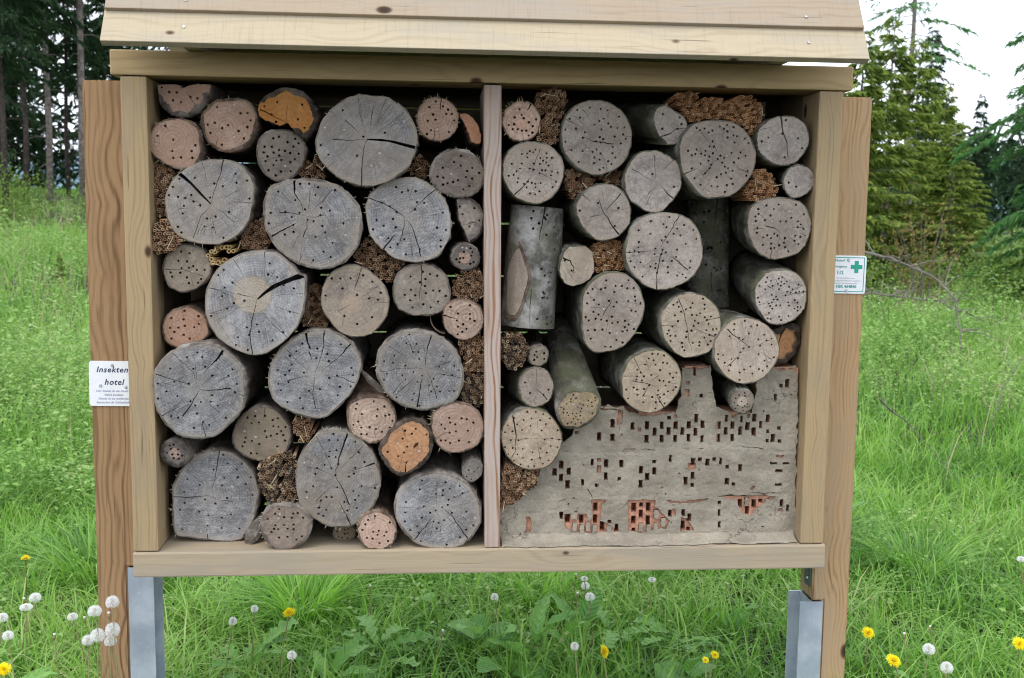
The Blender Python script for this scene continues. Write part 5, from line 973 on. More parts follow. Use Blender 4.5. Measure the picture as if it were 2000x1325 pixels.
REEDS = [
    {'label': 'tall reed bundle against the left post beside the split oak', 'kind': 'reed', 'at': (-0.9159, 0.05, 1.7066), 'outline': [(-0.0284, 0.0661), (-0.0031, 0.0749), (0.03, 0.0628), (0.0359, 0.046), (0.0159, -0.0052), (0.013, -0.0392), (0.0165, -0.069), (-0.0025, -0.0735), (-0.019, -0.0609), (-0.0286, -0.027), (-0.0294, 0.0238)]},
    {'label': 'bulging reed bundle at the left post above the beige log', 'kind': 'reed', 'at': (-0.902, 0.01, 1.5744), 'outline': [(-0.0455, -0.0007), (-0.024, 0.0291), (-0.0028, 0.0504), (0.0136, 0.0422), (0.0257, 0.0254), (0.046, 0.0024), (0.0435, -0.0167), (0.0201, -0.0381), (-0.0091, -0.0426), (-0.0256, -0.0343), (-0.0418, -0.0175)]},
    {'label': 'small bundle of thick pale straw stalks under the split oak', 'kind': 'straw', 'at': (-0.7533, 0.04, 1.5275), 'outline': [(-0.0367, -0.002), (-0.0174, 0.0154), (0.0083, 0.0285), (0.0336, 0.0223), (0.0376, 0.0073), (0.0225, -0.0079), (0.003, -0.0275), (-0.0181, -0.0234), (-0.0327, -0.0127)]},
    {'label': 'reed bundle wedged between two oak logs above the heart log', 'kind': 'reed', 'at': (-0.655, 0.06, 1.5843), 'outline': [(-0.0466, -0.0132), (-0.0291, 0.0129), (-0.016, 0.0303), (0.0056, 0.0499), (0.0248, 0.0437), (0.0286, 0.0135), (0.041, -0.0253), (0.0301, -0.0363), (-0.0042, -0.0388), (-0.0341, -0.0369)]},
    {'label': 'little reed bundle left of the largest pale oak log', 'kind': 'reed', 'at': (-0.4962, 0.07, 1.7707), 'outline': [(-0.0338, -0.0021), (-0.0193, 0.0185), (0.0012, 0.0372), (0.0155, 0.0313), (0.0296, 0.007), (0.0314, -0.0216), (0.017, -0.0259), (-0.0115, -0.0222), (-0.0299, -0.0225)]},
    {'label': 'little reed bundle right of the largest pale oak log', 'kind': 'reed', 'at': (-0.1969, 0.07, 1.7817), 'outline': [(-0.0393, -0.0086), (-0.0187, 0.0164), (-0.0063, 0.0309), (0.0144, 0.0313), (0.029, 0.013), (0.027, -0.0076), (0.0229, -0.0283), (-0.002, -0.0307), (-0.0269, -0.0166)]},
    {'label': 'slanting reed bundle between the two middle oak logs', 'kind': 'reed', 'at': (-0.3111, 0.05, 1.5132), 'outline': [(-0.0709, 0.0089), (-0.0567, 0.0413), (-0.0406, 0.0656), (-0.0206, 0.0578), (0.0075, 0.0379), (0.0397, 0.0119), (0.068, -0.002), (0.0721, -0.0182), (0.0559, -0.0346), (0.0397, -0.055), (0.0235, -0.0572), (-0.0087, -0.0351), (-0.0449, -0.0151), (-0.0629, -0.0072)]},
    {'label': 'upright reed bundle right of the hearted oak log', 'kind': 'reed', 'at': (-0.5005, 0.08, 1.3793), 'outline': [(-0.0246, 0.0437), (-0.02, 0.0658), (0.0192, 0.0661), (0.0234, 0.044), (0.0231, -0.0003), (0.036, -0.0358), (0.0314, -0.0581), (0.0007, -0.0627), (-0.0299, -0.0494), (-0.034, -0.0228), (-0.025, 0.0083)]},
    {'label': 'reed bundle at the divider under the tiny pink centred log', 'kind': 'reed', 'at': (-0.0566, 0.03, 1.4485), 'outline': [(-0.0467, 0.008), (-0.0408, 0.0283), (-0.0206, 0.0406), (0.02, 0.045), (0.0343, 0.033), (0.0447, 0.0086), (0.0449, -0.0199), (0.0288, -0.0444), (0.0044, -0.0405), (-0.0241, -0.0346), (-0.0445, -0.0245)]},
    {'label': 'reed bundle at the divider below the bark crescent log', 'kind': 'reed', 'at': (-0.0456, 0.03, 1.2517), 'outline': [(-0.0404, 0.0291), (-0.0221, 0.0415), (0.0145, 0.0581), (0.0372, 0.0459), (0.0388, 0.0046), (0.038, -0.0492), (0.0114, -0.0533), (-0.0214, -0.0575), (-0.0237, -0.0244), (-0.0321, 0.0045)]},
    {'label': 'darker frayed reed bundle lowest along the divider', 'kind': 'reeddark', 'at': (-0.0456, 0.03, 1.1478), 'outline': [(-0.0234, 0.0382), (-0.005, 0.0465), (0.032, 0.0465), (0.0396, 0.0175), (0.0388, -0.0325), (0.0204, -0.0492), (-0.0002, -0.0408), (-0.0373, -0.0241), (-0.0374, -0.0116), (-0.0273, 0.0091)]},
    {'label': 'small reed tuft under the dark striped oak log', 'kind': 'reed', 'at': (-0.5267, 0.03, 1.0336), 'outline': [(-0.0307, 0.0286), (-0.0046, 0.0339), (0.0241, 0.0258), (0.0317, 0.0016), (0.0236, -0.0253), (0.0052, -0.036), (-0.0208, -0.0251), (-0.0284, -0.0036)]},
    {'label': 'dark reed bundle with a hollow middle above the shelf', 'kind': 'reeddark', 'at': (-0.5949, 0.02, 0.8929), 'outline': [(-0.0592, 0.0215), (-0.0511, 0.043), (-0.0196, 0.0643), (0.0169, 0.0749), (0.0429, 0.0694), (0.0504, 0.0316), (0.0498, -0.0225), (0.0469, -0.055), (0.0257, -0.0711), (-0.0109, -0.0762), (-0.0368, -0.0597), (-0.0546, -0.0217)], 'hollow': (0.003, -0.0032)},
    {'label': 'upper reed bundle beside the salmon pink log', 'kind': 'reed', 'at': (0.1697, 0.03, 1.9643), 'outline': [(-0.0452, 0.0088), (-0.038, 0.0234), (-0.0124, 0.0365), (0.0172, 0.0408), (0.0396, 0.0286), (0.0456, 0.0034), (0.0406, -0.0257), (0.026, -0.0405), (-0.0, -0.0392), (-0.0299, -0.0271), (-0.0431, -0.0092)]},
    {'label': 'lower reed bundle beside the salmon pink log', 'kind': 'reed', 'at': (0.1655, 0.03, 1.8851), 'outline': [(-0.0361, 0.0012), (-0.0253, 0.0232), (-0.007, 0.038), (0.019, 0.0349), (0.0306, 0.0133), (0.0291, -0.0122), (0.0165, -0.0343), (-0.0021, -0.0365), (-0.0245, -0.0277)]},
    {'label': 'reed bundle under the left edge of the grey centred beech log', 'kind': 'reed', 'at': (0.2554, 0.06, 1.7416), 'outline': [(-0.0382, 0.0193), (-0.0235, 0.0418), (0.007, 0.0311), (0.0375, 0.0204), (0.0455, 0.0019), (0.0232, -0.0208), (0.0007, -0.036), (-0.0181, -0.0437), (-0.0338, -0.0141)]},
    {'label': 'narrow reed bundle under the right edge of the grey centred beech log', 'kind': 'reed', 'at': (0.3594, 0.09, 1.7595), 'outline': [(-0.039, 0.004), (-0.0086, 0.0157), (0.0181, 0.0255), (0.0262, 0.005), (0.023, -0.0215), (0.0075, -0.0179), (-0.0272, -0.0109)]},
    {'label': 'orange brown reed bundle right of the angular log stub', 'kind': 'reedbright', 'at': (0.3495, 0.05, 1.5301), 'outline': [(-0.0462, 0.0165), (-0.0277, 0.0431), (-0.0011, 0.0509), (0.0333, 0.0475), (0.0416, 0.0212), (0.0462, -0.0128), (0.043, -0.0356), (0.0123, -0.0377), (-0.0182, -0.0436), (-0.0374, -0.0362), (-0.0455, -0.0136)]},
    {'label': 'loose slanting reed bundle touching the top beam', 'kind': 'reedbright', 'at': (0.5641, 0.05, 1.9742), 'outline': [(-0.0468, 0.0067), (-0.024, 0.0276), (0.0087, 0.0328), (0.0279, 0.0196), (0.031, -0.0031), (0.0248, -0.0305), (0.0015, -0.0401), (-0.0228, -0.0132)]},
    {'label': 'widest reed bundle lying on top of the biggest beech log', 'kind': 'reedbright', 'at': (0.6827, 0.03, 1.9488), 'outline': [(-0.1217, -0.0256), (-0.0905, 0.0248), (-0.0582, 0.039), (-0.0207, 0.0397), (-0.0109, 0.0264), (0.0168, 0.0405), (0.0636, 0.046), (0.0879, 0.0283), (0.0976, -0.0033), (0.0904, -0.0353), (0.0678, -0.0631), (0.0482, -0.0452), (-0.0044, -0.0234), (-0.0609, -0.0199), (-0.1028, -0.0298)]},
    {'label': 'reed bundle between the biggest beech log and the plain small one', 'kind': 'reedbright', 'at': (0.7785, 0.03, 1.7344), 'outline': [(-0.0501, -0.019), (-0.0369, 0.0089), (-0.0193, 0.046), (0.0041, 0.0556), (0.0334, 0.0376), (0.0486, 0.0148), (0.0523, -0.0176), (0.0263, -0.0249), (0.0029, -0.0367), (-0.0209, -0.0371), (-0.0403, -0.0281)]},
    {'label': 'frayed dark reed bundle under the upright log at the divider', 'kind': 'reeddark', 'at': (0.0701, 0.01, 1.2613), 'outline': [(-0.0351, 0.0098), (-0.0328, 0.0417), (-0.0038, 0.0524), (0.028, 0.0472), (0.0444, 0.0153), (0.0422, -0.0167), (0.0186, -0.0435), (-0.0026, -0.0515), (-0.024, -0.0382), (-0.0348, -0.0169)]},
    {'label': 'upper frayed reed bundle leaning on the mud wall at the divider', 'kind': 'reed', 'at': (0.092, 0.02, 0.887), 'outline': [(-0.0469, 0.015), (-0.0311, 0.0477), (0.0067, 0.0365), (0.0501, 0.0253), (0.056, -0.0077), (0.0346, -0.0296), (0.0024, -0.0459), (-0.0248, -0.0291), (-0.0466, -0.0125)]},
    {'label': 'lower frayed reed bundle leaning on the mud wall at the divider', 'kind': 'reed', 'at': (0.0673, 0.03, 0.8368), 'outline': [(-0.0266, 0.0352), (-0.0048, 0.024), (0.0225, 0.0072), (0.0336, -0.0095), (0.0011, -0.0203), (-0.0258, -0.0367)]},
]
MUD_CRACKS = [[(0.7302, 0.9745), (0.7563, 0.9764), (0.7794, 0.973), (0.799, 0.9735), (0.8239, 0.9675)], [(0.5787, 0.972), (0.5983, 0.9686)], [(0.6195, 0.9685), (0.6422, 0.9707)], [(0.3992, 0.9598), (0.4071, 0.9692), (0.4393, 0.97)], [(0.4522, 0.968), (0.4667, 0.9692), (0.4959, 0.9665)], [(0.9216, 0.994), (0.9246, 0.9612), (0.9224, 0.9349)], [(0.9227, 0.8887), (0.9252, 0.8689), (0.9212, 0.8458)], [(0.2986, 0.8506), (0.307, 0.8358), (0.3161, 0.8178)], [(0.7877, 0.8369), (0.8274, 0.8346), (0.8637, 0.8356)], [(0.1965, 0.8172), (0.2158, 0.8154), (0.2382, 0.8217)], [(0.3962, 1.0864), (0.3984, 1.0607), (0.3941, 1.0413)], [(0.3904, 0.7844), (0.4032, 0.7941), (0.4158, 0.8071)]]
MUD_OUTLINE = [(0.0409, 0.682), (0.0397, 0.7994), (0.0757, 0.8083), (0.128, 0.8494), (0.1647, 0.9182), (0.2091, 0.9729), (0.2537, 1.0124), (0.256, 1.0519), (0.3203, 1.0837), (0.3305, 1.1004), (0.3958, 1.0912), (0.4647, 1.0697), (0.556, 1.0787), (0.5712, 1.1335), (0.5687, 1.2185), (0.6127, 1.2231), (0.6571, 1.2202), (0.6641, 1.1487), (0.6749, 1.0998), (0.7284, 1.0691), (0.7836, 1.0782), (0.7939, 1.1334), (0.7965, 1.1869), (0.8128, 1.2036), (0.8588, 1.2128), (0.9143, 1.2175), (0.9253, 0.9944), (0.9272, 0.8385), (0.937, 0.6839)]
MUD_HOLES = [(0.5148, 1.04, 0.0121, 0.0228), (0.5159, 1.0005, 0.0124, 0.023), (0.4944, 1.0216, 0.0117, 0.024), (0.4713, 1.0401, 0.0134, 0.0256), (0.4707, 1.0, 0.0131, 0.0233), (0.5363, 1.0225, 0.0127, 0.0235), (0.4279, 1.038, 0.0119, 0.0228), (0.4491, 1.0283, 0.0105, 0.0123), (0.3693, 1.0462, 0.0132, 0.0256), (0.3696, 1.0043, 0.0132, 0.0232), (0.3298, 1.0077, 0.0122, 0.0249), (0.5368, 1.0629, 0.0114, 0.0121), (0.2, 0.9017, 0.0133, 0.0227), (0.2197, 0.9236, 0.0128, 0.0251), (0.2421, 0.9037, 0.0126, 0.0231), (0.2194, 0.8847, 0.0125, 0.0227), (0.239, 0.8641, 0.0135, 0.0258), (0.3108, 0.9308, 0.0088, 0.0208), (0.3316, 0.9372, 0.0117, 0.0116), (0.3524, 0.9267, 0.0134, 0.0258), (0.3978, 0.9258, 0.0126, 0.024), (0.3312, 0.9099, 0.0128, 0.0241), (0.3516, 0.8886, 0.0119, 0.0236), (0.2838, 0.8702, 0.0092, 0.0199), (0.3921, 0.8809, 0.0102, 0.0117), (0.3258, 0.8611, 0.0106, 0.0115), (0.457, 0.9065, 0.0125, 0.0238), (0.4763, 0.8858, 0.0136, 0.0232), (0.4969, 0.903, 0.0124, 0.0232), (0.4958, 0.9314, 0.0112, 0.0111), (0.4565, 0.8641, 0.0123, 0.0254), (0.5436, 0.9402, 0.0085, 0.0217), (0.2649, 1.0192, 0.0117, 0.0107), (0.2224, 0.7706, 0.0117, 0.0233), (0.2418, 0.7612, 0.0131, 0.0248), (0.2828, 0.7575, 0.0121, 0.0237), (0.3246, 0.7939, 0.0119, 0.0242), (0.3241, 0.7571, 0.0117, 0.0252), (0.3456, 0.7355, 0.0134, 0.0262), (0.3669, 0.7508, 0.0114, 0.0123), (0.3884, 0.7318, 0.0116, 0.0235), (0.4395, 0.7915, 0.0135, 0.0255), (0.462, 0.7992, 0.0108, 0.0123), (0.4827, 0.7917, 0.0128, 0.0256), (0.4615, 0.7706, 0.0122, 0.0232), (0.4392, 0.7537, 0.0125, 0.0229), (0.4828, 0.7522, 0.0123, 0.0262), (0.5477, 0.7737, 0.0122, 0.0224), (0.4399, 0.723, 0.0102, 0.0109), (0.5548, 1.0677, 0.0115, 0.0112), (0.5358, 1.0231, 0.0122, 0.0228), (0.5563, 1.0399, 0.0136, 0.0241), (0.5562, 1.0003, 0.012, 0.0226), (0.5772, 1.0223, 0.0117, 0.0231), (0.5971, 1.0407, 0.0129, 0.023), (0.5966, 1.0028, 0.0117, 0.0243), (0.6182, 1.0601, 0.0121, 0.0264), (0.6169, 1.0196, 0.0118, 0.0245), (0.6376, 1.0422, 0.0131, 0.024), (0.637, 0.999, 0.0095, 0.0214), (0.6862, 1.0395, 0.0121, 0.024), (0.7079, 1.0219, 0.0117, 0.0241), (0.6858, 1.0021, 0.0121, 0.0259), (0.7086, 1.0599, 0.0092, 0.0215), (0.7278, 1.0403, 0.0116, 0.0234), (0.7282, 1.0023, 0.0121, 0.0232), (0.7513, 1.023, 0.012, 0.0259), (0.7543, 1.0581, 0.0083, 0.0199), (0.7727, 1.037, 0.0134, 0.0246), (0.793, 1.0623, 0.0136, 0.024), (0.7923, 1.0206, 0.0134, 0.025), (0.8128, 1.0407, 0.0092, 0.0224), (0.8334, 1.0596, 0.0126, 0.0228), (0.8349, 1.0205, 0.0105, 0.0122), (0.8512, 1.0001, 0.0134, 0.0261), (0.8344, 0.9927, 0.0107, 0.0118), (0.8723, 0.9909, 0.0115, 0.0117), (0.869, 1.0301, 0.0115, 0.0115), (0.7301, 1.0689, 0.0112, 0.0118), (0.7742, 1.0678, 0.0106, 0.0123), (0.6125, 0.9301, 0.0135, 0.0227), (0.6328, 0.9371, 0.0118, 0.0123), (0.6556, 0.9288, 0.0129, 0.0226), (0.6749, 0.9379, 0.0117, 0.0108), (0.6951, 0.9312, 0.0094, 0.0221), (0.6122, 0.8882, 0.0117, 0.0231), (0.5915, 0.8719, 0.0129, 0.0247), (0.6121, 0.8597, 0.0114, 0.0123), (0.7554, 0.9112, 0.012, 0.0224), (0.7175, 0.8697, 0.0134, 0.0224), (0.7368, 0.8614, 0.0116, 0.0108), (0.7159, 0.9147, 0.0115, 0.012), (0.8751, 0.946, 0.0233, 0.0087), (0.8559, 0.9244, 0.0233, 0.0082), (0.8938, 0.9242, 0.0226, 0.0084), (0.8736, 0.9016, 0.0233, 0.009), (0.8737, 0.8594, 0.0218, 0.0086), (0.5879, 0.7753, 0.0116, 0.0225), (0.6063, 0.7619, 0.0128, 0.0243), (0.5882, 0.7356, 0.0133, 0.0248), (0.6059, 0.7245, 0.0103, 0.0112), (0.6967, 0.8056, 0.0114, 0.0115), (0.6961, 0.7749, 0.0081, 0.0227), (0.698, 0.7385, 0.0092, 0.0201), (0.7611, 0.8008, 0.0127, 0.0239), (0.8033, 0.7997, 0.0132, 0.0236), (0.7833, 0.7801, 0.012, 0.0243), (0.8235, 0.8085, 0.0118, 0.0107), (0.8856, 0.8023, 0.0118, 0.0249), (0.9047, 0.7879, 0.0093, 0.0216), (0.6093, 1.199, 0.0087, 0.0228), (0.5885, 1.1677, 0.0115, 0.0107), (0.5885, 1.1363, 0.0134, 0.0232), (0.631, 1.1276, 0.0106, 0.0121), (0.8875, 1.1653, 0.0124, 0.0256), (0.8691, 1.158, 0.0104, 0.0122), (0.8533, 1.124, 0.0083, 0.0203)]
MUD_BARE = [[(0.4188, 0.8169), (0.5032, 0.8162), (0.5037, 0.7965), (0.5206, 0.7766), (0.5406, 0.7599), (0.5398, 0.7302), (0.5024, 0.724), (0.4734, 0.7144), (0.4248, 0.705)], [(0.3106, 0.8179), (0.3541, 0.8175), (0.3511, 0.8061), (0.3415, 0.8029), (0.3394, 0.752), (0.372, 0.7386), (0.3984, 0.7185), (0.3986, 0.7103), (0.3273, 0.7094), (0.253, 0.7119), (0.2495, 0.7267), (0.2348, 0.7367), (0.2309, 0.7761), (0.2486, 0.7775), (0.2521, 0.7595), (0.2682, 0.7593), (0.2711, 0.7757), (0.2969, 0.7787), (0.3006, 0.7524), (0.3135, 0.7556), (0.3143, 0.7949)], [(0.6863, 0.8229), (0.7157, 0.8276), (0.7946, 0.8286), (0.8708, 0.823), (0.8613, 0.8132), (0.8191, 0.7936), (0.7938, 0.764), (0.7704, 0.7709), (0.7566, 0.7876), (0.7458, 0.8141)], [(0.5329, 0.816), (0.582, 0.809), (0.6308, 0.8168), (0.6634, 0.8214), (0.6571, 0.8149), (0.6148, 0.8054), (0.5528, 0.8043)], [(0.5801, 0.7628), (0.5999, 0.7593), (0.6241, 0.7193), (0.5781, 0.7198)], [(0.5691, 1.2196), (0.6522, 1.2216), (0.6515, 1.2134), (0.6331, 1.211), (0.614, 1.2038), (0.5702, 1.2133)], [(0.8523, 1.2103), (0.9125, 1.2123), (0.9114, 1.2041), (0.8525, 1.2045)], [(0.3321, 1.0913), (0.3914, 1.089), (0.3925, 1.0413), (0.3813, 1.0414), (0.3835, 1.0848), (0.3322, 1.0865)], [(0.5964, 0.9269), (0.6208, 0.9267), (0.6213, 0.9104), (0.6003, 0.904)], [(0.8889, 0.7864), (0.8724, 0.7849), (0.876, 0.7765), (0.8925, 0.7797)], [(0.1172, 0.7706), (0.1333, 0.7688), (0.1324, 0.7182), (0.1147, 0.72), (0.1192, 0.7412)], [(0.7874, 0.8468), (0.7984, 0.8599), (0.8035, 0.8566), (0.7941, 0.8418)], [(0.5279, 0.7617), (0.5477, 0.7532), (0.5387, 0.7269), (0.5273, 0.727)], [(0.5533, 0.7862), (0.5647, 0.7877), (0.5653, 0.7679), (0.5538, 0.768)]]
MUD_PLUGS = [(0.4615, 0.731), (0.506, 0.7718), (0.5279, 0.7468), (0.5055, 0.7306), (0.2623, 0.7348), (0.2843, 0.728), (0.3026, 0.736), (0.3221, 0.7276), (0.3659, 0.7255), (0.4844, 0.7291), (0.7806, 0.8072), (0.8435, 0.8034)]
# ------------------------------------------------------------------ logs
def make_log(i, d):
    rng = np.random.default_rng(100 + i)
    kind = d['kind']
    root = tag(empty('drilled_log' if d['holes'] else 'wood_piece', d['at']), d['label'], 'log',
               'logs stacked in the left compartment' if d['at'][0] < 0 else 'logs stacked in the right compartment')
    sharp = d.get('sharp', 0)
    out = smooth_loop(d['outline'], 72, sharp)
    n = len(out)
    nrm = np.roll(out, -1, 0) - np.roll(out, 1, 0)
    nrm = np.c_[nrm[:, 1], -nrm[:, 0]]; nrm /= np.hypot(nrm[:, 0], nrm[:, 1])[:, None] + 1e-9
    area = 0.5 * np.sum(out[:, 0] * np.roll(out[:, 1], -1) - np.roll(out[:, 0], -1) * out[:, 1])
    if area < 0: nrm = -nrm
    out = out + nrm * (rng.normal(0, 0.0006, (n, 1)))
    bt = d['bark'] * (0.75 if kind.startswith('beech') else 1)
    mn, mx = out.min(0), out.max(0); mid = (mn + mx) / 2; rad = (mx - mn).mean() / 2
    if sharp and bt:      # bark only on the round side, none on sawn faces
        if 'bark_arc' in d:
            i0, i1 = d['bark_arc']; s_ = np.arange(n) / 4.0
            bw = bt * np.clip(np.minimum(s_ - i0 + 0.15, i1 + 0.15 - s_) / 0.5, 0.03, 1)[:, None]
        else: bw = np.full((n, 1), bt * 0.5)
    else: bw = np.full((n, 1), bt)
    bw = bw * (1 + 0.25 * np.sin(np.arange(n) * 0.7 + rng.uniform(0, 6)) + rng.normal(0, 0.1, n))[:, None]
    wood = out - nrm * np.clip(bw, 0.0004, None)
    tilt = rng.normal(0, 0.035, 2)
    # cracks, splits and drill holes are cut into the face
    cuts, dep = [], []
    if 'wedge' in d:
        cuts.append(np.array(d['wedge'])); dep.append((0.16 if kind != 'alder' else 0.02, 0, 0))
    for w, line in d.get('cracks', []):
        cuts.append(crack_poly(line, max(w * 0.74, 0.0011), rng)); dep.append((0.012 + 4 * w, len(cuts), 0))
    nf = {'oak': 9, 'oakheart': 9, 'brownoak': 6, 'beech': 5}.get(kind, 2)
    rmin = radius_at(wood, np.array([[1.0, 0.0], [0, 1.0], [-1, 0], [0, -1]])).min()
    if not sharp and rad > 0.05:
        for k in range(nf):
            a = rng.uniform(0, 2 * PI); rr = radius_at(wood, np.array([[math.cos(a), math.sin(a)]]))[0]
            r0, r1 = rng.uniform(0.15, 0.6), rng.uniform(0.65, 0.97)
            b = a + rng.normal(0, 0.06)
            cuts.append(crack_poly([(rr * r0 * math.cos(a), rr * r0 * math.sin(a)), (rr * r1 * math.cos(b), rr * r1 * math.sin(b))], 0.0009, rng)); dep.append((0.008, len(cuts), 0))
    hr = d['hole_radius'] * (0.66 if kind.startswith('oak') else 0.69)
    placed = []
    ins = mid + (wood - mid) * (1 - 2.2 * hr / max(rad, 0.01))
    tries = 0
    gap = max(2.6 * hr, (0.62 if kind == 'brown' else 0.46) * math.sqrt(max(abs(area), 1e-6) * 0.8 / max(d['holes'], 1)))
    if kind == 'beechring':
        for fr, m in ((0.88, 22), (0.66, 16), (0.42, 8)):
            for k in range(m):
                a = 2 * PI * (k + rng.uniform(-0.15, 0.15)) / m; placed.append(mid + rad * fr * np.array([math.cos(a), math.sin(a)]))
    while len(placed) < d['holes'] and tries < 6000:
        tries += 1
        p = rng.uniform(mn, mx)
        if not inside([p], ins)[0]: continue
        g = gap if tries < 3500 else gap * 0.7
        if any(np.hypot(*(p - q)) < g for q in placed): continue
        if 'wedge' in d and np.min(np.hypot(*(np.array(d['wedge']) - p).T)) < 3 * hr: continue
        placed.append(p)
    for p in placed:
        r = hr * rng.uniform(0.85, 1.12); ph = rng.uniform(0, 1)
        cuts.append(np.array([(p[0] + r * math.cos(2 * PI * (k + ph) / 9), p[1] + r * math.sin(2 * PI * (k + ph) / 9)) for k in range(9)]))
        dep.append((0.0015, len(cuts), 1) if rng.uniform() < d.get('plugs', 0.1) else (0.045, len(cuts), 0))
    # interior points for relief
    st = []
    step = max(0.009, rad / 9)
    for x in np.arange(mn[0], mx[0], step):
        for z in np.arange(mn[1], mx[1], step):
            st.append((x + rng.uniform(-0.3, 0.3) * step, z + rng.uniform(-0.3, 0.3) * step))
    st = np.array(st); st = st[inside(st, mid + (wood - mid) * 0.96)]
    P, surf, sunk, which = sheet(wood, cuts, st)
    rel = rng.normal(0, 0.00035, len(P)) + 0.0012 * np.sin(P[:, 0] * 40 + rng.uniform(0, 6)) * np.sin(P[:, 1] * 37)
    ys = P[:, 0] * tilt[0] + P[:, 1] * tilt[1] + rel
    V, F, mats = sink(P, surf, sunk, [dep[k] for k in which], ys)
    face = mesh_obj('cut_face', V, F, [FACE[kind], M['plug']], root)
    face.data.polygons.foreach_set('material_index', mats)
    VV = np.array(V)[:, [0, 2]]
    rn = np.hypot(VV[:, 0], VV[:, 1]) / np.maximum(radius_at(wood, VV), 1e-4)
    if sharp: rn = rn * 0.9
    at_ = face.data.attributes.new('rn', 'FLOAT', 'POINT'); at_.data.foreach_set('value', rn.astype(np.float32))
    if 'heart' in d:
        (hx_, hz_), hrad = d['heart']
        hd = np.hypot(VV[:, 0] - hx_, VV[:, 1] - hz_) / hrad
        ah = face.data.attributes.new('heart', 'FLOAT', 'POINT'); ah.data.foreach_set('value', hd.astype(np.float32))
    # bark: front lip, then the body running back into the box
    ln = 0.42 if d['at'][1] < 0.09 else 0.36
    lean = np.array(d.get('lean', (0, 0))); tap = d.get('taper', 1.0)
    amp = ROUGH.get(kind, 0.0015)
    V, F = [], []
    def yq(p): return p[:, 0] * tilt[0] + p[:, 1] * tilt[1]
    V += [(p[0], y + 0.0008, p[1]) for p, y in zip(wood, yq(wood))]
    lip = out + nrm * rng.normal(0, amp * 0.25, (n, 1))
    V += [(p[0], y + rng.normal(0.0008, 0.0007), p[1]) for p, y in zip(lip, yq(lip))]
    rows = 8
    ph = rng.uniform(0, 6, 4)
    for r in range(1, rows + 1):
        t = r / rows
        sc = 1 + (tap - 1) * t ** 1.2
        bow = np.array((0.012 * math.sin(PI * t) * math.cos(ph[0]), 0.008 * math.sin(PI * t) * math.sin(ph[0])))
        q = mid + (out - mid) * sc + lean * t + bow * (1 if rad < 0.06 else 0.5)
        q = q + nrm * (amp * (np.sin(np.arange(n) * 1.9 + ph[1] + r * 1.3) * 0.6 + rng.normal(0, 0.5, n)))[:, None]
        yy = yq(out) * (1 - t) + ln * t
        V += [(p[0], y, p[1]) for p, y in zip(q, yy)]
    for r in range(rows + 1):
        for k in range(n): F.append((r * n + k, r * n + (k + 1) % n, (r + 1) * n + (k + 1) % n, (r + 1) * n + k))
    F.append(tuple((rows + 1) * n + k for k in range(n)))
    mb = BARK.get(kind, B_BEECH)
    bark = mesh_obj('bark', V, F, mb, root, smooth=True)
    # torn fibres round the rim of the rougher logs
    if kind in ('darkbrown', 'pine', 'oak', 'birch', 'pinesalmon') and rng.uniform() < 0.8:
        SV, ST = [], []
        for k in range(int(14 + rng.integers(20))):
            j = int((rng.normal(0.1, 0.16) % 1.0) * n) if kind != 'darkbrown' else rng.integers(n)
            b = out[j]; dr = nrm[j] + rng.normal(0, 0.6, 2); l = rng.uniform(0.002, 0.008)
            a = np.array([nrm[j][1], -nrm[j][0]]) * 0.0009
            y = float(b[0] * tilt[0] + b[1] * tilt[1])
            bb = len(SV)
            SV += [(b[0] - a[0], y, b[1] - a[1]), (b[0] + a[0], y + 0.001, b[1] + a[1]), (b[0] + dr[0] * l, y - rng.uniform(0, 0.004), b[1] + dr[1] * l)]
            ST.append((bb, bb + 1, bb + 2))
        fr = raw_mesh('torn_fibres', SV, ST, None, M['straw'], root)
        fr['kind'] = 'stuff'
    return root
for i, d in enumerate(LOGS): make_log(i, d)

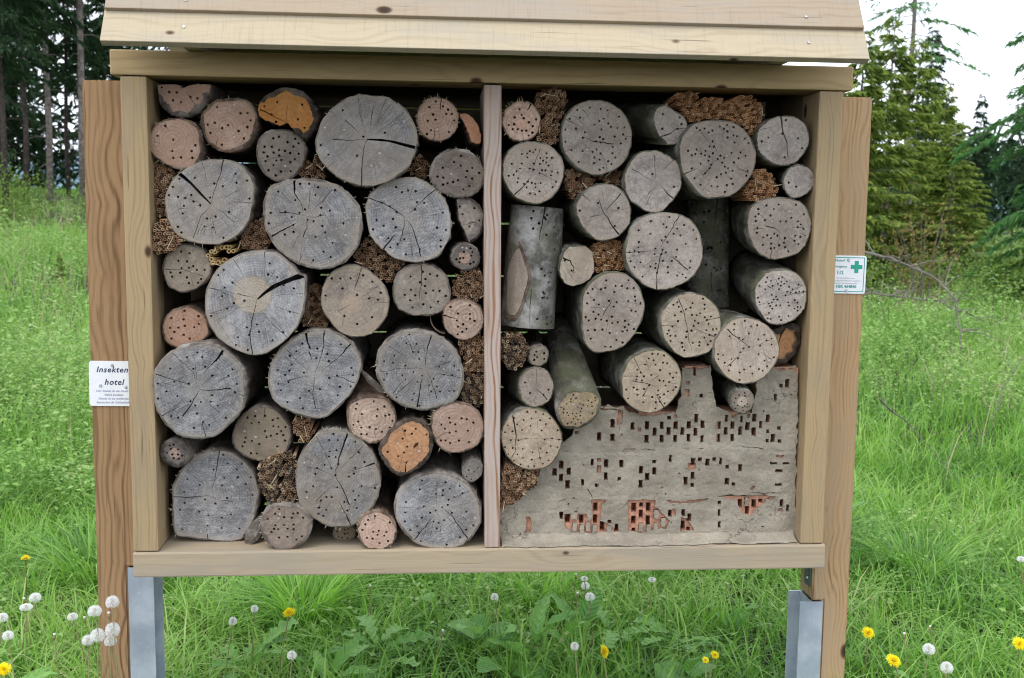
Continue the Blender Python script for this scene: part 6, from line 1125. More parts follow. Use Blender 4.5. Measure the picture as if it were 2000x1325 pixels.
def standing_log(label, top, bot, r0, r1, holes, seed, mat_face, scar=None, span=(-1.5, 1.3), bark=None):
    """round log on end: bark unrolled, drilled, and wrapped back into a cylinder"""
    rng = np.random.default_rng(seed)
    top, bot = Vector(top), Vector(bot); ln = (top - bot).length
    root = tag(empty('upright_log', bot), label, 'log', 'logs stacked in the right compartment')
    ax = (top - bot).normalized()
    W = 2 * PI * r0
    outl = [(-W / 2 + W * k / 40, 0) for k in range(40)] + [(W / 2, 0)] + [(W / 2, ln * k / 12) for k in range(1, 12)] + [(W / 2 - W * k / 40, ln) for k in range(41)] + [(-W / 2, ln - ln * k / 12) for k in range(1, 12)]
    cuts, dep = [], []
    for k in range(holes):
        p = (rng.uniform(*span) * r0, rng.uniform(0.04, 0.96) * ln); r = 0.0042
        if scar and abs(p[0] - scar[0]) < scar[2] * 1.5 and abs(p[1] - scar[1]) < scar[3] * 1.15: continue
        cuts.append(np.array([(p[0] + r * math.cos(2 * PI * q / 8), p[1] + r * math.sin(2 * PI * q / 8)) for q in range(8)])); dep.append((0.035, len(cuts), 0))
    for line, w in (([(0.2 * r0, ln), (0.1 * r0, ln * 0.8), (0.05 * r0, ln * 0.7)], 0.004), ([(0.0, 0.0), (-0.05 * r0, ln * 0.32)], 0.0025)):
        cuts.append(crack_poly(line, w, rng)); dep.append((0.02, len(cuts), 0))
    st = np.array([(x + rng.uniform(-0.002, 0.002), z) for x in np.linspace(-W / 2 + 0.006, W / 2 - 0.006, 44) for z in np.linspace(0.012, ln - 0.012, 24)])
    P, surf, sunk, which = sheet(np.array(outl), cuts, st)
    ys = 0.0015 * np.sin(P[:, 0] * 60 + P[:, 1] * 12) + 0.002 * np.sin(P[:, 1] * 21) + rng.normal(0, 0.0004, len(P))
    V, F, mats = sink(P, surf, sunk, [dep[k] for k in which], ys)
    def wrap(v):
        a = v[0] / r0; t = v[2] / ln; r = (r1 + (r0 - r1) * t) - v[1]
        return Vector((r * math.sin(a), -r * math.cos(a), v[2]))
    rot = Vector((0, 0, 1)).rotation_difference(ax).to_matrix()
    mesh_obj('bark', [rot @ wrap(v) for v in V], F, bark or B_BEECH, root)
    for z, r in ((0.0015, r1), (ln - 0.0015, r0)):
        ring = [Vector((r * 0.985 * math.sin(2 * PI * k / 40), -r * 0.985 * math.cos(2 * PI * k / 40), z)) for k in range(40)]
        f = mesh_obj('cut_face', [rot @ v for v in ring], [tuple(range(40))], mat_face, root)
    if scar:
        a0, z0, hw, hh = scar
        for nm, k_, lift, m in (('scar_rim', 1.0, 0.0035, B_DARK if seed < 0 else B_PINE), ('branch_scar', 0.84, 0.0055, FACE['beechcream'])):
            ring = [((a0 + hw * k_ * (1 + 0.10 * math.sin(3 * 2 * PI * k / 28 + 1) + 0.07 * math.sin(7 * 2 * PI * k / 28)) * math.cos(2 * PI * k / 28) * (1 - 0.35 * abs(math.sin(2 * PI * k / 28)) ** 3 * (1 if math.sin(2 * PI * k / 28) < 0 else 0.3))), z0 + hh * k_ * math.sin(2 * PI * k / 28) * (1 + 0.06 * math.sin(5 * 2 * PI * k / 28))) for k in range(28)]
            pts = [rot @ wrap((a0, -lift, z0))] + [rot @ wrap((x, -lift + 0.001, z)) for x, z in ring] + [rot @ wrap((x * 1.0, 0.004, z)) for x, z in ring]
            fs = [(0, 1 + k, 1 + (k + 1) % 28) for k in range(28)] + [(1 + k, 29 + k, 29 + (k + 1) % 28, 1 + (k + 1) % 28) for k in range(28)]
            mesh_obj(nm, pts, fs, m, root)
    return root
standing_log('upright grey beech log with an oval branch scar beside the divider', (0.146, 0.135, 1.675), (0.120, 0.135, 1.325), 0.078, 0.083, 34, 5, FACE['beech'], scar=(-0.050, 0.125, 0.036, 0.115), span=(-0.3, 1.1), bark=B_GREY)
standing_log('dark upright log standing deep behind the beech log ends', (0.700, 0.31, 1.72), (0.706, 0.31, 1.372), 0.066, 0.069, 46, 6, FACE['darkbeige'], span=(-1.2, 1.2))

def splinter(name, label, pts, w, d, mat):
    c = Vector(np.mean(np.array(pts), 0))
    V, F = tube([Vector(p) - c for p in pts], w, 7)
    o = mesh_obj(name, [(v.x, v.y * d, v.z) for v in V], F, mat)
    o.location = c
    return tag(o, label, 'wood scrap')
splinter('bark_slab', 'loose grey bark slab leaning between the flat bottomed oak and shelf', [(-0.652, 0.14, 0.760), (-0.668, 0.10, 0.735), (-0.683, 0.06, 0.708), (-0.690, 0.045, 0.696)], [0.012, 0.022, 0.021, 0.012], 0.6, B_PALE)
splinter('wood_splinter', 'grey wood splinter sticking out below the curled bark oak', [(-0.362, 0.05, 1.205), (-0.335, 0.035, 1.175), (-0.305, 0.03, 1.150), (-0.296, 0.03, 1.142)], [0.004, 0.010, 0.009, 0.004], 0.5, B_PALE)
bc = []
for k in range(13):
    a = R(60 + 17 * k); bc.append(Vector((-0.118 + 0.046 * math.cos(a), 0.045, 1.357 + 0.046 * math.sin(a))))
c0 = Vector((-0.118, 0.045, 1.357)); V = []; F = []
for k, p in enumerate(bc):
    for dy in (0, 0.2):
        q = p - c0; V += [q + Vector((0, dy, 0)), q * 1.06 + Vector((0, dy, 0))]
for k in range(12):
    b = k * 4; F += [(b, b + 1, b + 5, b + 4), (b + 1, b + 3, b + 7, b + 5), (b, b + 4, b + 6, b + 2), (b + 2, b + 6, b + 7, b + 3)]
o = mesh_obj('bark_shell', V, F, B_PINE); o.location = c0
tag(o, 'curled bark crescent loosened from the ringed pink log', 'wood scrap')

# ------------------------------------------------------------------ reed bundles
def make_reeds(i, d):
    rng = np.random.default_rng(500 + i)
    root = tag(empty('reed_bundle', d['at']), d['label'], 'reed bundle', 'reed bundles stuffed between the logs')
    poly = smooth_loop(d['outline'], 48)
    sp = 0.0098 if d['kind'] != 'straw' else 0.0125
    mn, mx = poly.min(0), poly.max(0)
    pts = []
    rowh = sp * 0.87
    for j, z in enumerate(np.arange(mn[1] - 0.004, mx[1] + 0.004, rowh)):
        for x in np.arange(mn[0], mx[0], sp):
            pts.append((x + (j % 2) * sp / 2 + rng.normal(0, sp * 0.12), z + rng.normal(0, sp * 0.12)))
    pts = np.array(pts); pts = pts[inside(pts, poly)]
    if 'hollow' in d: pts = pts[np.hypot(*(pts - np.array(d['hollow'])).T) > 0.013]
    if d['kind'] == 'straw':
        pts = pts[~inside(pts, poly * 0.55)]
    pts = pts[rng.uniform(size=len(pts)) > 0.05]
    n = len(pts); K = 7
    ro = rng.uniform(0.42, 0.54, n) * sp; ri = ro * rng.uniform(0.58, 0.76, n)
    y0 = rng.normal(0, 0.0018, n) + 1.5 * ((pts - pts.mean(0)) ** 2).sum(1)
    y0[rng.uniform(size=n) < 0.03] -= 0.006
    splay = (pts - pts.mean(0)) * -0.08 + rng.normal(0, 0.006, (n, 2))
    a = 2 * PI * np.arange(K) / K
    ca, sa = np.cos(a), np.sin(a)
    def ringv(r, y, s):
        q = pts + splay * s
        return np.stack([q[:, 0:1] + r[:, None] * ca, np.repeat(y[:, None], K, 1), q[:, 1:2] + r[:, None] * sa], -1)
    A = ringv(ro * 0.92, y0 + 0.16, 1.0); Bv = ringv(ro, y0, 0); Cv = ringv(ri, y0 + rng.uniform(-0.001, 0.001, n), 0); Dv = ringv(ri * 0.9, y0 + 0.05, 0.15)
    V = np.concatenate([A, Bv, Cv, Dv], 1).reshape(-1, 3)
    q = []
    for r in range(3):
        for k in range(K): q.append((r * K + k, r * K + (k + 1) % K, (r + 1) * K + (k + 1) % K, (r + 1) * K + k))
    for k in range(1, 4): pass
    q = np.array(q); base = (np.arange(n) * 4 * K)[:, None, None]
    Q = (q[None] + base).reshape(-1, 4)
    cap = np.array([(3 * K, 3 * K + k, 3 * K + k + 1) for k in range(1, K - 1)])
    T = (cap[None] + base).reshape(-1, 3)
    o = raw_mesh('reed_stalks', V, T, Q, REEDM[d['kind']], root)
    o['kind'] = 'stuff'
    for k in range(rng.integers(1, 4)):
        p = pts[rng.integers(n)]
        e = p + rng.normal(0, 0.014, 2)
        V, F = tube([(p[0], 0.03, p[1]), (p[0], -0.006, p[1]), (e[0], rng.uniform(-0.03, -0.01), e[1] - 0.004)], [0.0013, 0.0013, 0.0009], 5)
        mesh_obj('straw', V, F, M['straw'], root)
for i, d in enumerate(REEDS): make_reeds(i, d)

# ------------------------------------------------------------------ brick infill
wall = tag(empty('brick_infill', (0.5, 0.05, 0.692)), 'perforated orange bricks smeared with grey clay in the lower right corner', 'brick wall')
WO = np.array((0.5, 0.692))
mud_out = np.array(MUD_OUTLINE)
rngm = np.random.default_rng(77)
def densify(poly, step, jit=0.0):
    q = []
    for k in range(len(poly)):
        a, b = np.array(poly[k]), np.array(poly[(k + 1) % len(poly)])
        m = max(1, int(np.hypot(*(b - a)) / step))
        for t in range(m): q.append(a + (b - a) * t / m + rngm.normal(0, jit, 2))
    return np.array(q)
def ragged(x, z, w, h, k=1.0, jit=0.0006):
    c = [(-w / 2, -h / 2), (w / 2, -h / 2), (w / 2, h / 2), (-w / 2, h / 2)]
    return densify([(x + a * k, z + b * k) for a, b in c], 0.005, jit)
# bricks: a front face with real perforations, then a box behind it
def make_brick(x0, x1, z0, z1, y0=0.0085):
    holes = [(x, z, w, h) for x, z, w, h in MUD_HOLES + [(p[0], p[1], 0.0125, 0.0245) for p in MUD_PLUGS] if x0 + 0.009 < x < x1 - 0.009 and z0 + 0.012 < z < z1 - 0.012]
    outl = densify([(x0, z0), (x1, z0), (x1, z1), (x0, z1)], 0.02, 0.0005)
    cuts = [ragged(x, z, w, h, 1.12, 0.0003) for x, z, w, h in holes]
    P, surf, sunk, which = sheet(outl, cuts, np.zeros((0, 2)))
    V, F, mats = sink(P, surf, sunk, [(0.05, k, 0) for k in which], np.zeros(len(P)))
    c = np.array(((x0 + x1) / 2, (z0 + z1) / 2))
    V = [(v[0] - c[0], v[1], v[2] - c[1]) for v in V]
    b = len(V); hx, hz = (x1 - x0) / 2, (z1 - z0) / 2
    V += [(sx * hx, y, sz * hz) for y in (0.0004, 0.11) for sx, sz in ((-1, -1), (1, -1), (1, 1), (-1, 1))]
    F += [(b + k, b + (k + 1) % 4, b + 4 + (k + 1) % 4, b + 4 + k) for k in range(4)] + [(b + 4, b + 5, b + 6, b + 7)]
    o = mesh_obj('brick', V, F, M['brick'], wall)
    o.location = (c[0] - WO[0], y0, c[1] - WO[1])
for z0, z1, xs in ((0.700, 0.824, (0.052, 0.170, 0.412, 0.660, 0.927)), (0.832, 0.956, (0.13, 0.325, 0.570, 0.812, 0.927)),
                   (0.964, 1.079, (0.262, 0.442, 0.690, 0.927)), (1.096, 1.217, (0.577, 0.655)), (1.096, 1.212, (0.795, 0.926))):
    for a, b in zip(xs, xs[1:]): make_brick(a + 0.0035, b - 0.0035, z0, z1)
# the clay coat: openings over perforations, bare patches over the brick, plugs left in them
cuts, tagk = [], []
for x, z, w, h in MUD_HOLES:
    q = ragged(x, z, w, h); cuts.append(q); tagk.append('open')
for line in MUD_CRACKS:
    cuts.append(crack_poly(line, rngm.uniform(0.0018, 0.0034), rngm))
for k in range(45):          # small pits in the clay
    p = rngm.uniform(mud_out.min(0), mud_out.max(0))
    if inside([p], mud_out)[0] and min(abs(p[0] - h_[0]) + abs(p[1] - h_[1]) for h_ in MUD_HOLES) > 0.03:
        cuts.append(ragged(p[0], p[1], rngm.uniform(0.003, 0.008), rngm.uniform(0.003, 0.006), 1.0, 0.0008))
bare = [densify(p, 0.012, 0.0015) for p in MUD_BARE]
plugs = [ragged(p[0], p[1], 0.0125, 0.0245, 1.0, 0.0008) for p in MUD_PLUGS]
st = []
for x in np.arange(mud_out[:, 0].min(), mud_out[:, 0].max(), 0.0075):
    for z in np.arange(mud_out[:, 1].min(), mud_out[:, 1].max(), 0.0075): st.append((x + rngm.uniform(-0.003, 0.003), z + rngm.uniform(-0.003, 0.003)))
st = np.array(st); st = st[inside(st, mud_out)]
outl = densify(mud_out, 0.012, 0.0025)
pts = [tuple(p) for p in outl]; edges = [(k, (k + 1) % len(pts)) for k in range(len(pts))]
for c in cuts + bare + plugs:
    b = len(pts); pts += [tuple(p) for p in c]; edges += [(b + k, b + (k + 1) % len(c)) for k in range(len(c))]
pts += [tuple(p) for p in st]
r_ = delaunay_2d_cdt([Vector(p) for p in pts], edges, [], 0, 1e-5)
P = np.array([(v.x, v.y) for v in r_[0]]); T = np.array([f for f in r_[2] if len(f) == 3], int)
cen = P[T].mean(1)
ok = inside(cen, outl)
gone = np.zeros(len(T), bool)
for c in bare: gone |= inside(cen, c)
for c in plugs: gone &= ~inside(cen, c)
for c in cuts: gone |= inside(cen, c)
T = T[ok & ~gone]
from mathutils import noise as mnoise
def nz(x, z, s, k): return mnoise.noise(Vector((x * s + k, z * s, k)))
hy = np.array([0.0035 * nz(x, z, 11, 3) + 0.0024 * nz(x, z, 38, 9) + 0.0013 * nz(x, z, 120, 5) for x, z in P])
for zj in (0.828, 0.960, 1.092):           # shallow furrows along the bed joints
    hy += 0.0028 * np.exp(-((P[:, 1] - zj - 0.006 * np.array([nz(x, 0, 9, zj) for x in P[:, 0]])) / 0.0035) ** 2) * np.array([max(0, nz(x, zj, 12, 7) + 0.35) for x in P[:, 0]])
V = [(p[0] - WO[0], y, p[1] - WO[1]) for p, y in zip(P, hy)]
F = [(a, c, b) for a, b, c in T]
own = set()
for a, b, c in T: own |= {(a, b), (b, c), (c, a)}
back = {}
for e in list(own):
    if (e[1], e[0]) not in own:
        for k in e:
            if k not in back: back[k] = len(V); V.append((P[k][0] - WO[0], 0.0105, P[k][1] - WO[1]))
        F.append((e[0], e[1], back[e[1]], back[e[0]]))
mesh_obj('clay_plaster', V, F, M['mud'], wall)
# clay washed down on to the sill
V, F = [], []
xs = np.linspace(0.045, 0.925, 90)
prof = [(0.003, 0.026), (-0.008, 0.014), (-0.020, 0.008), (-0.032, 0.005), (-0.043, 0.003), (-0.047, 0.0005)]
for x in xs:
    for k, (y, z) in enumerate(prof):
        a = 1 + 0.35 * nz(x, k * 0.3, 9, 2) + 0.2 * nz(x, k, 40, 4)
        V.append((x - 0.5, y * (a if y < 0 else 1), max(0.0002, z * a + 0.0012 * nz(x, y, 90, 1) * (k < 5))))
for i in range(89):
    for k in range(5): F.append((i * 6 + k, (i + 1) * 6 + k, (i + 1) * 6 + k + 1, i * 6 + k + 1))
sk = mesh_obj('washed_clay', V, F, M['mud'], wall, smooth=True)
# ------------------------------------------------------------------ meadow
rg = np.random.default_rng(2024)
def seen(x, y):
    """thinner planting where the hotel hides the meadow"""
    lo = -0.1714 + (-0.86) * (y + 3.0) / 3.0; hi = -0.1714 + 1.20 * (y + 3.0) / 3.0
    return np.where((y > 3.0) & (x > lo) & (x < hi), 0.3, 1.0)
def scatter(n, x0, x1, y0, y1):
    x = rg.uniform(x0, x1, n); y = rg.uniform(y0, y1, n)
    k = rg.uniform(size=n) < seen(x, y)
    return x[k], y[k]
def blades(x, y, h, w, lean, segs=3, zoff=0.0, az=None):
    n = len(x)
    az = rg.uniform(0, 2 * PI, n) if az is None else az
    d = np.c_[np.cos(az), np.sin(az), np.zeros(n)]
    fa = az + rg.uniform(-0.9, 0.9, n) + PI / 2
    s = np.c_[np.cos(fa), np.sin(fa), np.zeros(n)]
    base = np.c_[x, y, ground_z(x, y) - 0.015 + zoff]
    ts = np.linspace(0, 1, segs + 1)
    rows = []
    for t in ts:
        bend = lean * t ** 2.0
        up = h * (t - 0.42 * np.clip(lean / np.maximum(h, 1e-3), 0, 1.3) * t ** 2.6)
        c = base + d * bend[:, None] + np.c_[np.zeros(n), np.zeros(n), up]
        ww = w * (1 - t) ** 0.6 * (0.75 + 0.5 * min(t * 3, 1)) / 2
        if t < 1: rows += [c - s * ww[:, None], c + s * ww[:, None]]
        else: rows.append(c)
    m = len(rows)
    V = np.stack(rows, 1).reshape(-1, 3)
    b = (np.arange(n) * m)[:, None]
    Q = np.concatenate([b + np.array([[2 * k, 2 * k + 1, 2 * k + 3, 2 * k + 2]]) for k in range(segs - 1)], 0) if segs > 1 else None
    T = b + np.array([[m - 3, m - 2, m - 1]])
    return V, T, Q
def joined(chunks):
    Vs, Ts, Qs, o = [], [], [], 0
    for V, T, Q in chunks:
        Vs.append(V); 
        if T is not None and len(T): Ts.append(T + o)
        if Q is not None and len(Q): Qs.append(Q + o)
        o += len(V)
    return np.concatenate(Vs), (np.concatenate(Ts) if Ts else None), (np.concatenate(Qs) if Qs else None)
def tuft_field(nt, per, x0, x1, y0, y1, h, w, lean, spread):
    tx, ty = scatter(nt, x0, x1, y0, y1)
    k = rg.integers(per[0], per[1], len(tx)); idx = np.repeat(np.arange(len(tx)), k)
    th = rg.uniform(*h, len(tx)) ; tl = rg.uniform(*lean, len(tx))
    x = tx[idx] + rg.normal(0, spread, len(idx)); y = ty[idx] + rg.normal(0, spread, len(idx))
    hh = th[idx] * rg.uniform(0.55, 1.15, len(idx))
    return x, y, hh, rg.uniform(*w, len(idx)), tl[idx] * hh * rg.uniform(0.4, 1.6, len(idx))
ch = []
ch.append(blades(*tuft_field(4600, (8, 22), -3.2, 4.2, -0.05, 3.8, (0.15, 0.33), (0.0045, 0.0095), (0.35, 1.2), 0.05)))
ch.append(blades(*tuft_field(4200, (8, 20), -7.5, 9.5, 3.4, 9.5, (0.2, 0.46), (0.005, 0.010), (0.3, 0.9), 0.08)))
ch.append(blades(*tuft_field(4200, (8, 16), -13, 15, 9, 24, (0.3, 0.62), (0.009, 0.018), (0.25, 0.8), 0.15), segs=2))
ch.append(blades(*tuft_field(2200, (8, 14), -30, 34, 22, 58, (0.25, 0.5), (0.03, 0.05), (0.2, 0.7), 0.4), segs=2))
V, T, Q = joined(ch)
tag(raw_mesh('meadow_grass', V, T, Q, M['grass']), 'lush green meadow grass all round the insect hotel', 'grass', kind='stuff')

# leafy herbs (raspberry and nettle like sprigs) thick in the middle distance
def herb_field(n, x0, x1, y0, y1, hgt, nl, ls, dens=None):
    x, y = scatter(n, x0, x1, y0, y1)
    if dens is not None:
        k = rg.uniform(size=len(x)) < dens(x, y); x, y = x[k], y[k]
    n = len(x); hh = rg.uniform(*hgt, n) * (0.95 + 0.55 * np.sin(x * 2.3 + 1.3 * np.sin(y * 1.9)) * np.sin(y * 2.1 + x * 0.6))
    idx = np.repeat(np.arange(n), nl); m = len(idx)
    t = rg.uniform(0.25, 1.0, m); az = rg.uniform(0, 2 * PI, m)
    top = np.c_[rg.normal(0, 0.10, n), rg.normal(0, 0.10, n)] * hh[:, None]
    r = rg.uniform(0.01, 0.16, m) * (1.25 - t) * hh[idx] / 0.5 + 0.01
    c = np.c_[x[idx] + top[idx, 0] * t + r * np.cos(az), y[idx] + top[idx, 1] * t + r * np.sin(az), ground_z(x, y)[idx] + hh[idx] * t * 0.97]
    l = rg.uniform(ls[0], ls[1], m)[:, None]
    d = np.c_[np.cos(az), np.sin(az), rg.uniform(-0.55, 0.35, m)]; d /= np.linalg.norm(d, axis=1)[:, None]
    s = np.cross(d, np.c_[rg.normal(0, 0.35, m), rg.normal(0, 0.35, m), np.ones(m)]); s /= np.linalg.norm(s, axis=1)[:, None]
    u = np.cross(s, d)
    V = np.stack([c, c + d * l * 0.45 - s * l * 0.30 + u * l * 0.10, c + d * l, c + d * l * 0.45 + s * l * 0.30 + u * l * 0.10], 1).reshape(-1, 3)
    b = (np.arange(m) * 4)[:, None]
    T = np.concatenate([b + np.array([[0, 1, 2]]), b + np.array([[0, 2, 3]])])
    # stems
    w = 0.0022
    g0 = np.c_[x, y, ground_z(x, y)]; g1 = np.c_[x + top[:, 0], y + top[:, 1], ground_z(x, y) + hh]
    o = len(V); V = np.concatenate([V, np.stack([g0 - [w, 0, 0], g0 + [w, 0, 0], g1], 1).reshape(-1, 3)])
    T = np.concatenate([T, o + np.arange(n * 3).reshape(-1, 3)])
    return V, T, None
left = lambda x, y: np.clip(0.2 + 0.9 * (np.sin(x * 1.7 + 1) * np.sin(y * 1.1 + 0.6) + 0.4 * np.sin(x * 4.1) * np.sin(y * 3.3) > -0.15), 0, 1)
ch = [herb_field(620, -2.3, 2.8, 0.5, 3.0, (0.08, 0.22), 14, (0.012, 0.034)),
      herb_field(2300, -6.0, -1.2, 2.6, 8.0, (0.2, 0.55), 34, (0.016, 0.040), left),
      herb_field(1700, 1.6, 9.0, 4.2, 9.5, (0.15, 0.45), 30, (0.016, 0.040), left),
      herb_field(420, -6.5, -1.3, 2.6, 7.5, (0.40, 0.75), 30, (0.03, 0.055), left),
      herb_field(300, 1.8, 8.0, 4.5, 9.5, (0.35, 0.7), 30, (0.03, 0.055), left),
      herb_field(2600, -14, -3, 7.5, 20, (0.25, 0.65), 26, (0.03, 0.07), left),
      herb_field(2600, 3.5, 16, 7.5, 20, (0.3, 0.7), 26, (0.03, 0.07), left),
      herb_field(1700, -26, 32, 19, 40, (0.35, 0.75), 22, (0.07, 0.15), left)]
V, T, Q = joined(ch)
tag(raw_mesh('meadow_herbs', V, T, Q, M['herb']), 'thick low herbs and brambles growing through the meadow grass', 'undergrowth', kind='stuff')

# dry stalks from last year
ch = []
x1, y1 = scatter(1100, -9, 11, 3.0, 14); x2, y2 = scatter(5200, -22, 26, 12, 36)
x, y = np.r_[x1, x2], np.r_[y1, y2]
V, T, Q = blades(x, y, rg.uniform(0.3, 0.8, len(x)), 0.004 + y * 0.0006, rg.uniform(0.02, 0.4, len(x)))
tag(raw_mesh('dry_stalks', V, T, Q, M['dry']), 'thin straw coloured dead stalks scattered in the meadow', 'dry stalks', kind='stuff')

# grass tussocks with long arching blades
def tussock(x, y, r, n, h, label, mat=M['tussock']):
    z0 = float(ground_z(x, y))
    a = rg.uniform(0, 2 * PI, n); rr = r * np.sqrt(rg.uniform(0, 1, n))
    V, T, Q = blades(x + rr * np.cos(a), y + rr * np.sin(a), rg.uniform(0.7, 1.1, n) * h, rg.uniform(0.005, 0.010, n), rg.uniform(0.5, 1.15, n) * h * 0.95, segs=5, az=a + rg.normal(0, 0.4, n))
    V = V - np.array([x, y, z0])
    o = raw_mesh('grass_tussock', V, T, Q, mat); o.location = (x, y, z0)
    return tag(o, label, 'grass tussock', 'tussocks of arching grass')
tussock(-0.66, 1.15, 0.10, 330, 0.40, 'bright arching grass tussock below the left half of the sill')
tussock(1.62, 1.9, 0.13, 330, 0.50, 'tall dark grass tussock beside the right support post', M['grass'])
tussock(2.05, 1.55, 0.12, 230, 0.36, 'loose grass tussock near the right picture edge', M['grass'])
tussock(-1.62, 1.7, 0.15, 260, 0.42, 'grass tussock left of the left support post', M['grass'])
tussock(0.28, 1.25, 0.10, 190, 0.34, 'small grass tussock below the middle of the sill')

# broad leaved weeds: each leaf its own piece
def leaf_mesh(kind):
    n = 9; V = []; F = []
    for i in range(n + 1):
        t = i / n
        if kind == 'round': w = 0.50 * math.sin(PI * min(1, t * 0.93 + 0.07)) ** 0.55
        elif kind == 'dock': w = 0.20 * math.sin(PI * min(1, t * 0.9 + 0.08)) ** 0.8
        else: w = (0.05 + 0.15 * t * math.sin(PI * min(1, t * 0.93 + 0.02)) ** 0.5) * (1.35 if i % 2 else 0.62)
        z = 0.16 * t - 0.38 * t * t
        rip = 0.025 * math.sin(i * 2.1)
        V += [(-w, t, z + w * 0.28 + rip), (-w * 0.5, t, z + w * 0.08), (0, t, z - 0.015), (w * 0.5, t, z + w * 0.08), (w, t, z + w * 0.28 - rip)]
    for i in range(n):
        for k in range(4): F.append((i * 5 + k, i * 5 + k + 1, i * 5 + k + 6, i * 5 + k + 5))
    me = bpy.data.meshes.new(kind + '_leaf'); me.from_pydata(V, [], F); me.update()
    me.polygons.foreach_set('use_smooth', [True] * len(me.polygons))
    me.materials.append(M['weed'])
    return me
LEAF = {k: leaf_mesh(k) for k in ('round', 'dock', 'toothed')}
def weed(x, y, kind, n, size, label, up=0.5):
    z = float(ground_z(x, y))
    root = tag(empty('broadleaf_weed', (x, y, z), rg.uniform(0, 6)), label, 'weed', 'broad leaved weeds in the grass')
    for k in range(n):
        o = bpy.data.objects.new('leaf', LEAF[kind]); COL.objects.link(o); o.parent = root
        a = 2 * PI * k / n + rg.normal(0, 0.3); s = size * 0.78 * rg.uniform(0.6, 1.15)
        o.scale = (s, s, s)
        o.rotation_euler = (up + rg.normal(0, 0.2), rg.normal(0, 0.2), a)
        o.location = (-0.03 * math.sin(a), 0.03 * math.cos(a), rg.uniform(0.05, 0.16))
    return root
for x, y, k, n, s, lb, up in (
    (0.03, 0.72, 'round', 5, 0.15, 'round leaved weed under the divider', 0.55),
    (0.10, 0.50, 'round', 4, 0.14, 'round leaved weed at the bottom edge below the divider', 0.5),
    (-0.14, 1.05, 'round', 3, 0.12, 'small round leaved weed left of the divider', 0.6),
    (0.19, 0.62, 'dock', 5, 0.24, 'narrow dock plant right of the round leaved weed', 0.95),
    (0.38, 0.72, 'dock', 6, 0.20, 'dock plant beside the sideways turned dandelion', 0.8),
    (0.52, 0.78, 'toothed', 9, 0.20, 'toothed leaf rosette right of the sideways dandelion', 0.35),
    (-0.34, 0.62, 'toothed', 9, 0.22, 'toothed leaf rosette below the left oak logs', 0.35),
    (-0.50, 0.42, 'dock', 5, 0.20, 'dock plant at the bottom edge by the white seed head', 0.8),
    (0.72, 0.66, 'toothed', 8, 0.22, 'toothed leaf rosette left of the two small yellow dandelions', 0.4),
    (0.68, 0.36, 'round', 4, 0.13, 'round leaved weed at the bottom edge below the bricks', 0.5),
    (1.00, 0.85, 'round', 4, 0.10, 'pale round leaved weed left of the right steel foot', 0.6),
    (0.80, 1.35, 'dock', 5, 0.24, 'tall dock plant far under the right half of the sill', 0.9),
    (-0.42, 1.75, 'dock', 6, 0.22, 'dock plant far under the left half of the sill', 0.7),
    (-1.33, 1.05, 'dock', 5, 0.22, 'dock plant behind the white seed heads on the left', 0.9),
    (-1.52, 0.35, 'dock', 6, 0.2, 'dock plant in the lower left corner', 0.8),
    (1.42, 0.20, 'round', 4, 0.11, 'round leaved weed between two yellow dandelions on the right', 0.6),
    (1.75, 1.6, 'dock', 5, 0.24, 'dock plant in the grass right of the right post', 0.9),
    (1.98, 2.3, 'dock', 5, 0.26, 'upright dock plant near the right picture edge', 1.0),
    (-0.78, 0.55, 'toothed', 8, 0.2, 'toothed leaf rosette beside the left steel foot', 0.5),
    (0.30, 1.9, 'dock', 6, 0.2, 'dock plant far under the middle of the sill', 0.7)):
    weed(x, y, k, n, s, lb, up)

# ------------------------------------------------------------------ dandelions
def stem_part(root, h, lean, rad=0.0022):
    V, F = tube([(0, 0, 0), (lean[0] * 0.25, lean[1] * 0.25, h * 0.5), (lean[0], lean[1], h)], [rad * 1.15, rad, rad * 0.9], 6)
    mesh_obj('stem', V, F, M['stem'], root, smooth=True)
def flower_mesh():
    V, F = [], []
    rf = np.random.default_rng(9)
    for ringi, (n, r, up) in enumerate(((26, 1.0, 0.12), (24, 0.82, 0.30), (20, 0.62, 0.5), (14, 0.4, 0.68), (8, 0.2, 0.8))):
        for k in range(n):
            a = 2 * PI * (k + rf.uniform(-0.3, 0.3)) / n + ringi * 0.2
            d = Vector((math.cos(a), math.sin(a), 0)); s = Vector((-d.y, d.x, 0)) * 0.075
            l = r * rf.uniform(0.88, 1.08); u = Vector((0, 0, up + rf.normal(0, 0.04)))
            b = len(V)
            V += [d * 0.06, d * l * 0.6 + s + u * 0.75, d * l + s * 0.9 + u, d * l - s * 0.9 + u, d * l * 0.6 - s + u * 0.75]
            F.append((b, b + 1, b + 2, b + 3, b + 4))
    return V, F
def petal_head(root, h, lean, r, tiltv, V0=flower_mesh()):
    V, F = V0
    t = Vector(tiltv).normalized(); q = Vector((0, 0, 1)).rotation_difference(t)
    o = mesh_obj('flower_head', [q @ (Vector(v) * r) for v in V], F, M['petal'], root)
    o.location = (lean[0], lean[1], h)
    cv, cf = tube([(0, 0, -0.010), (0, 0, -0.004), (0, 0, 0.004)], [0.003, 0.0075, 0.006], 8)
    c = mesh_obj('bud_cup', [q @ v for v in cv], cf, M['stem'], root, smooth=True); c.location = (lean[0], lean[1], h)
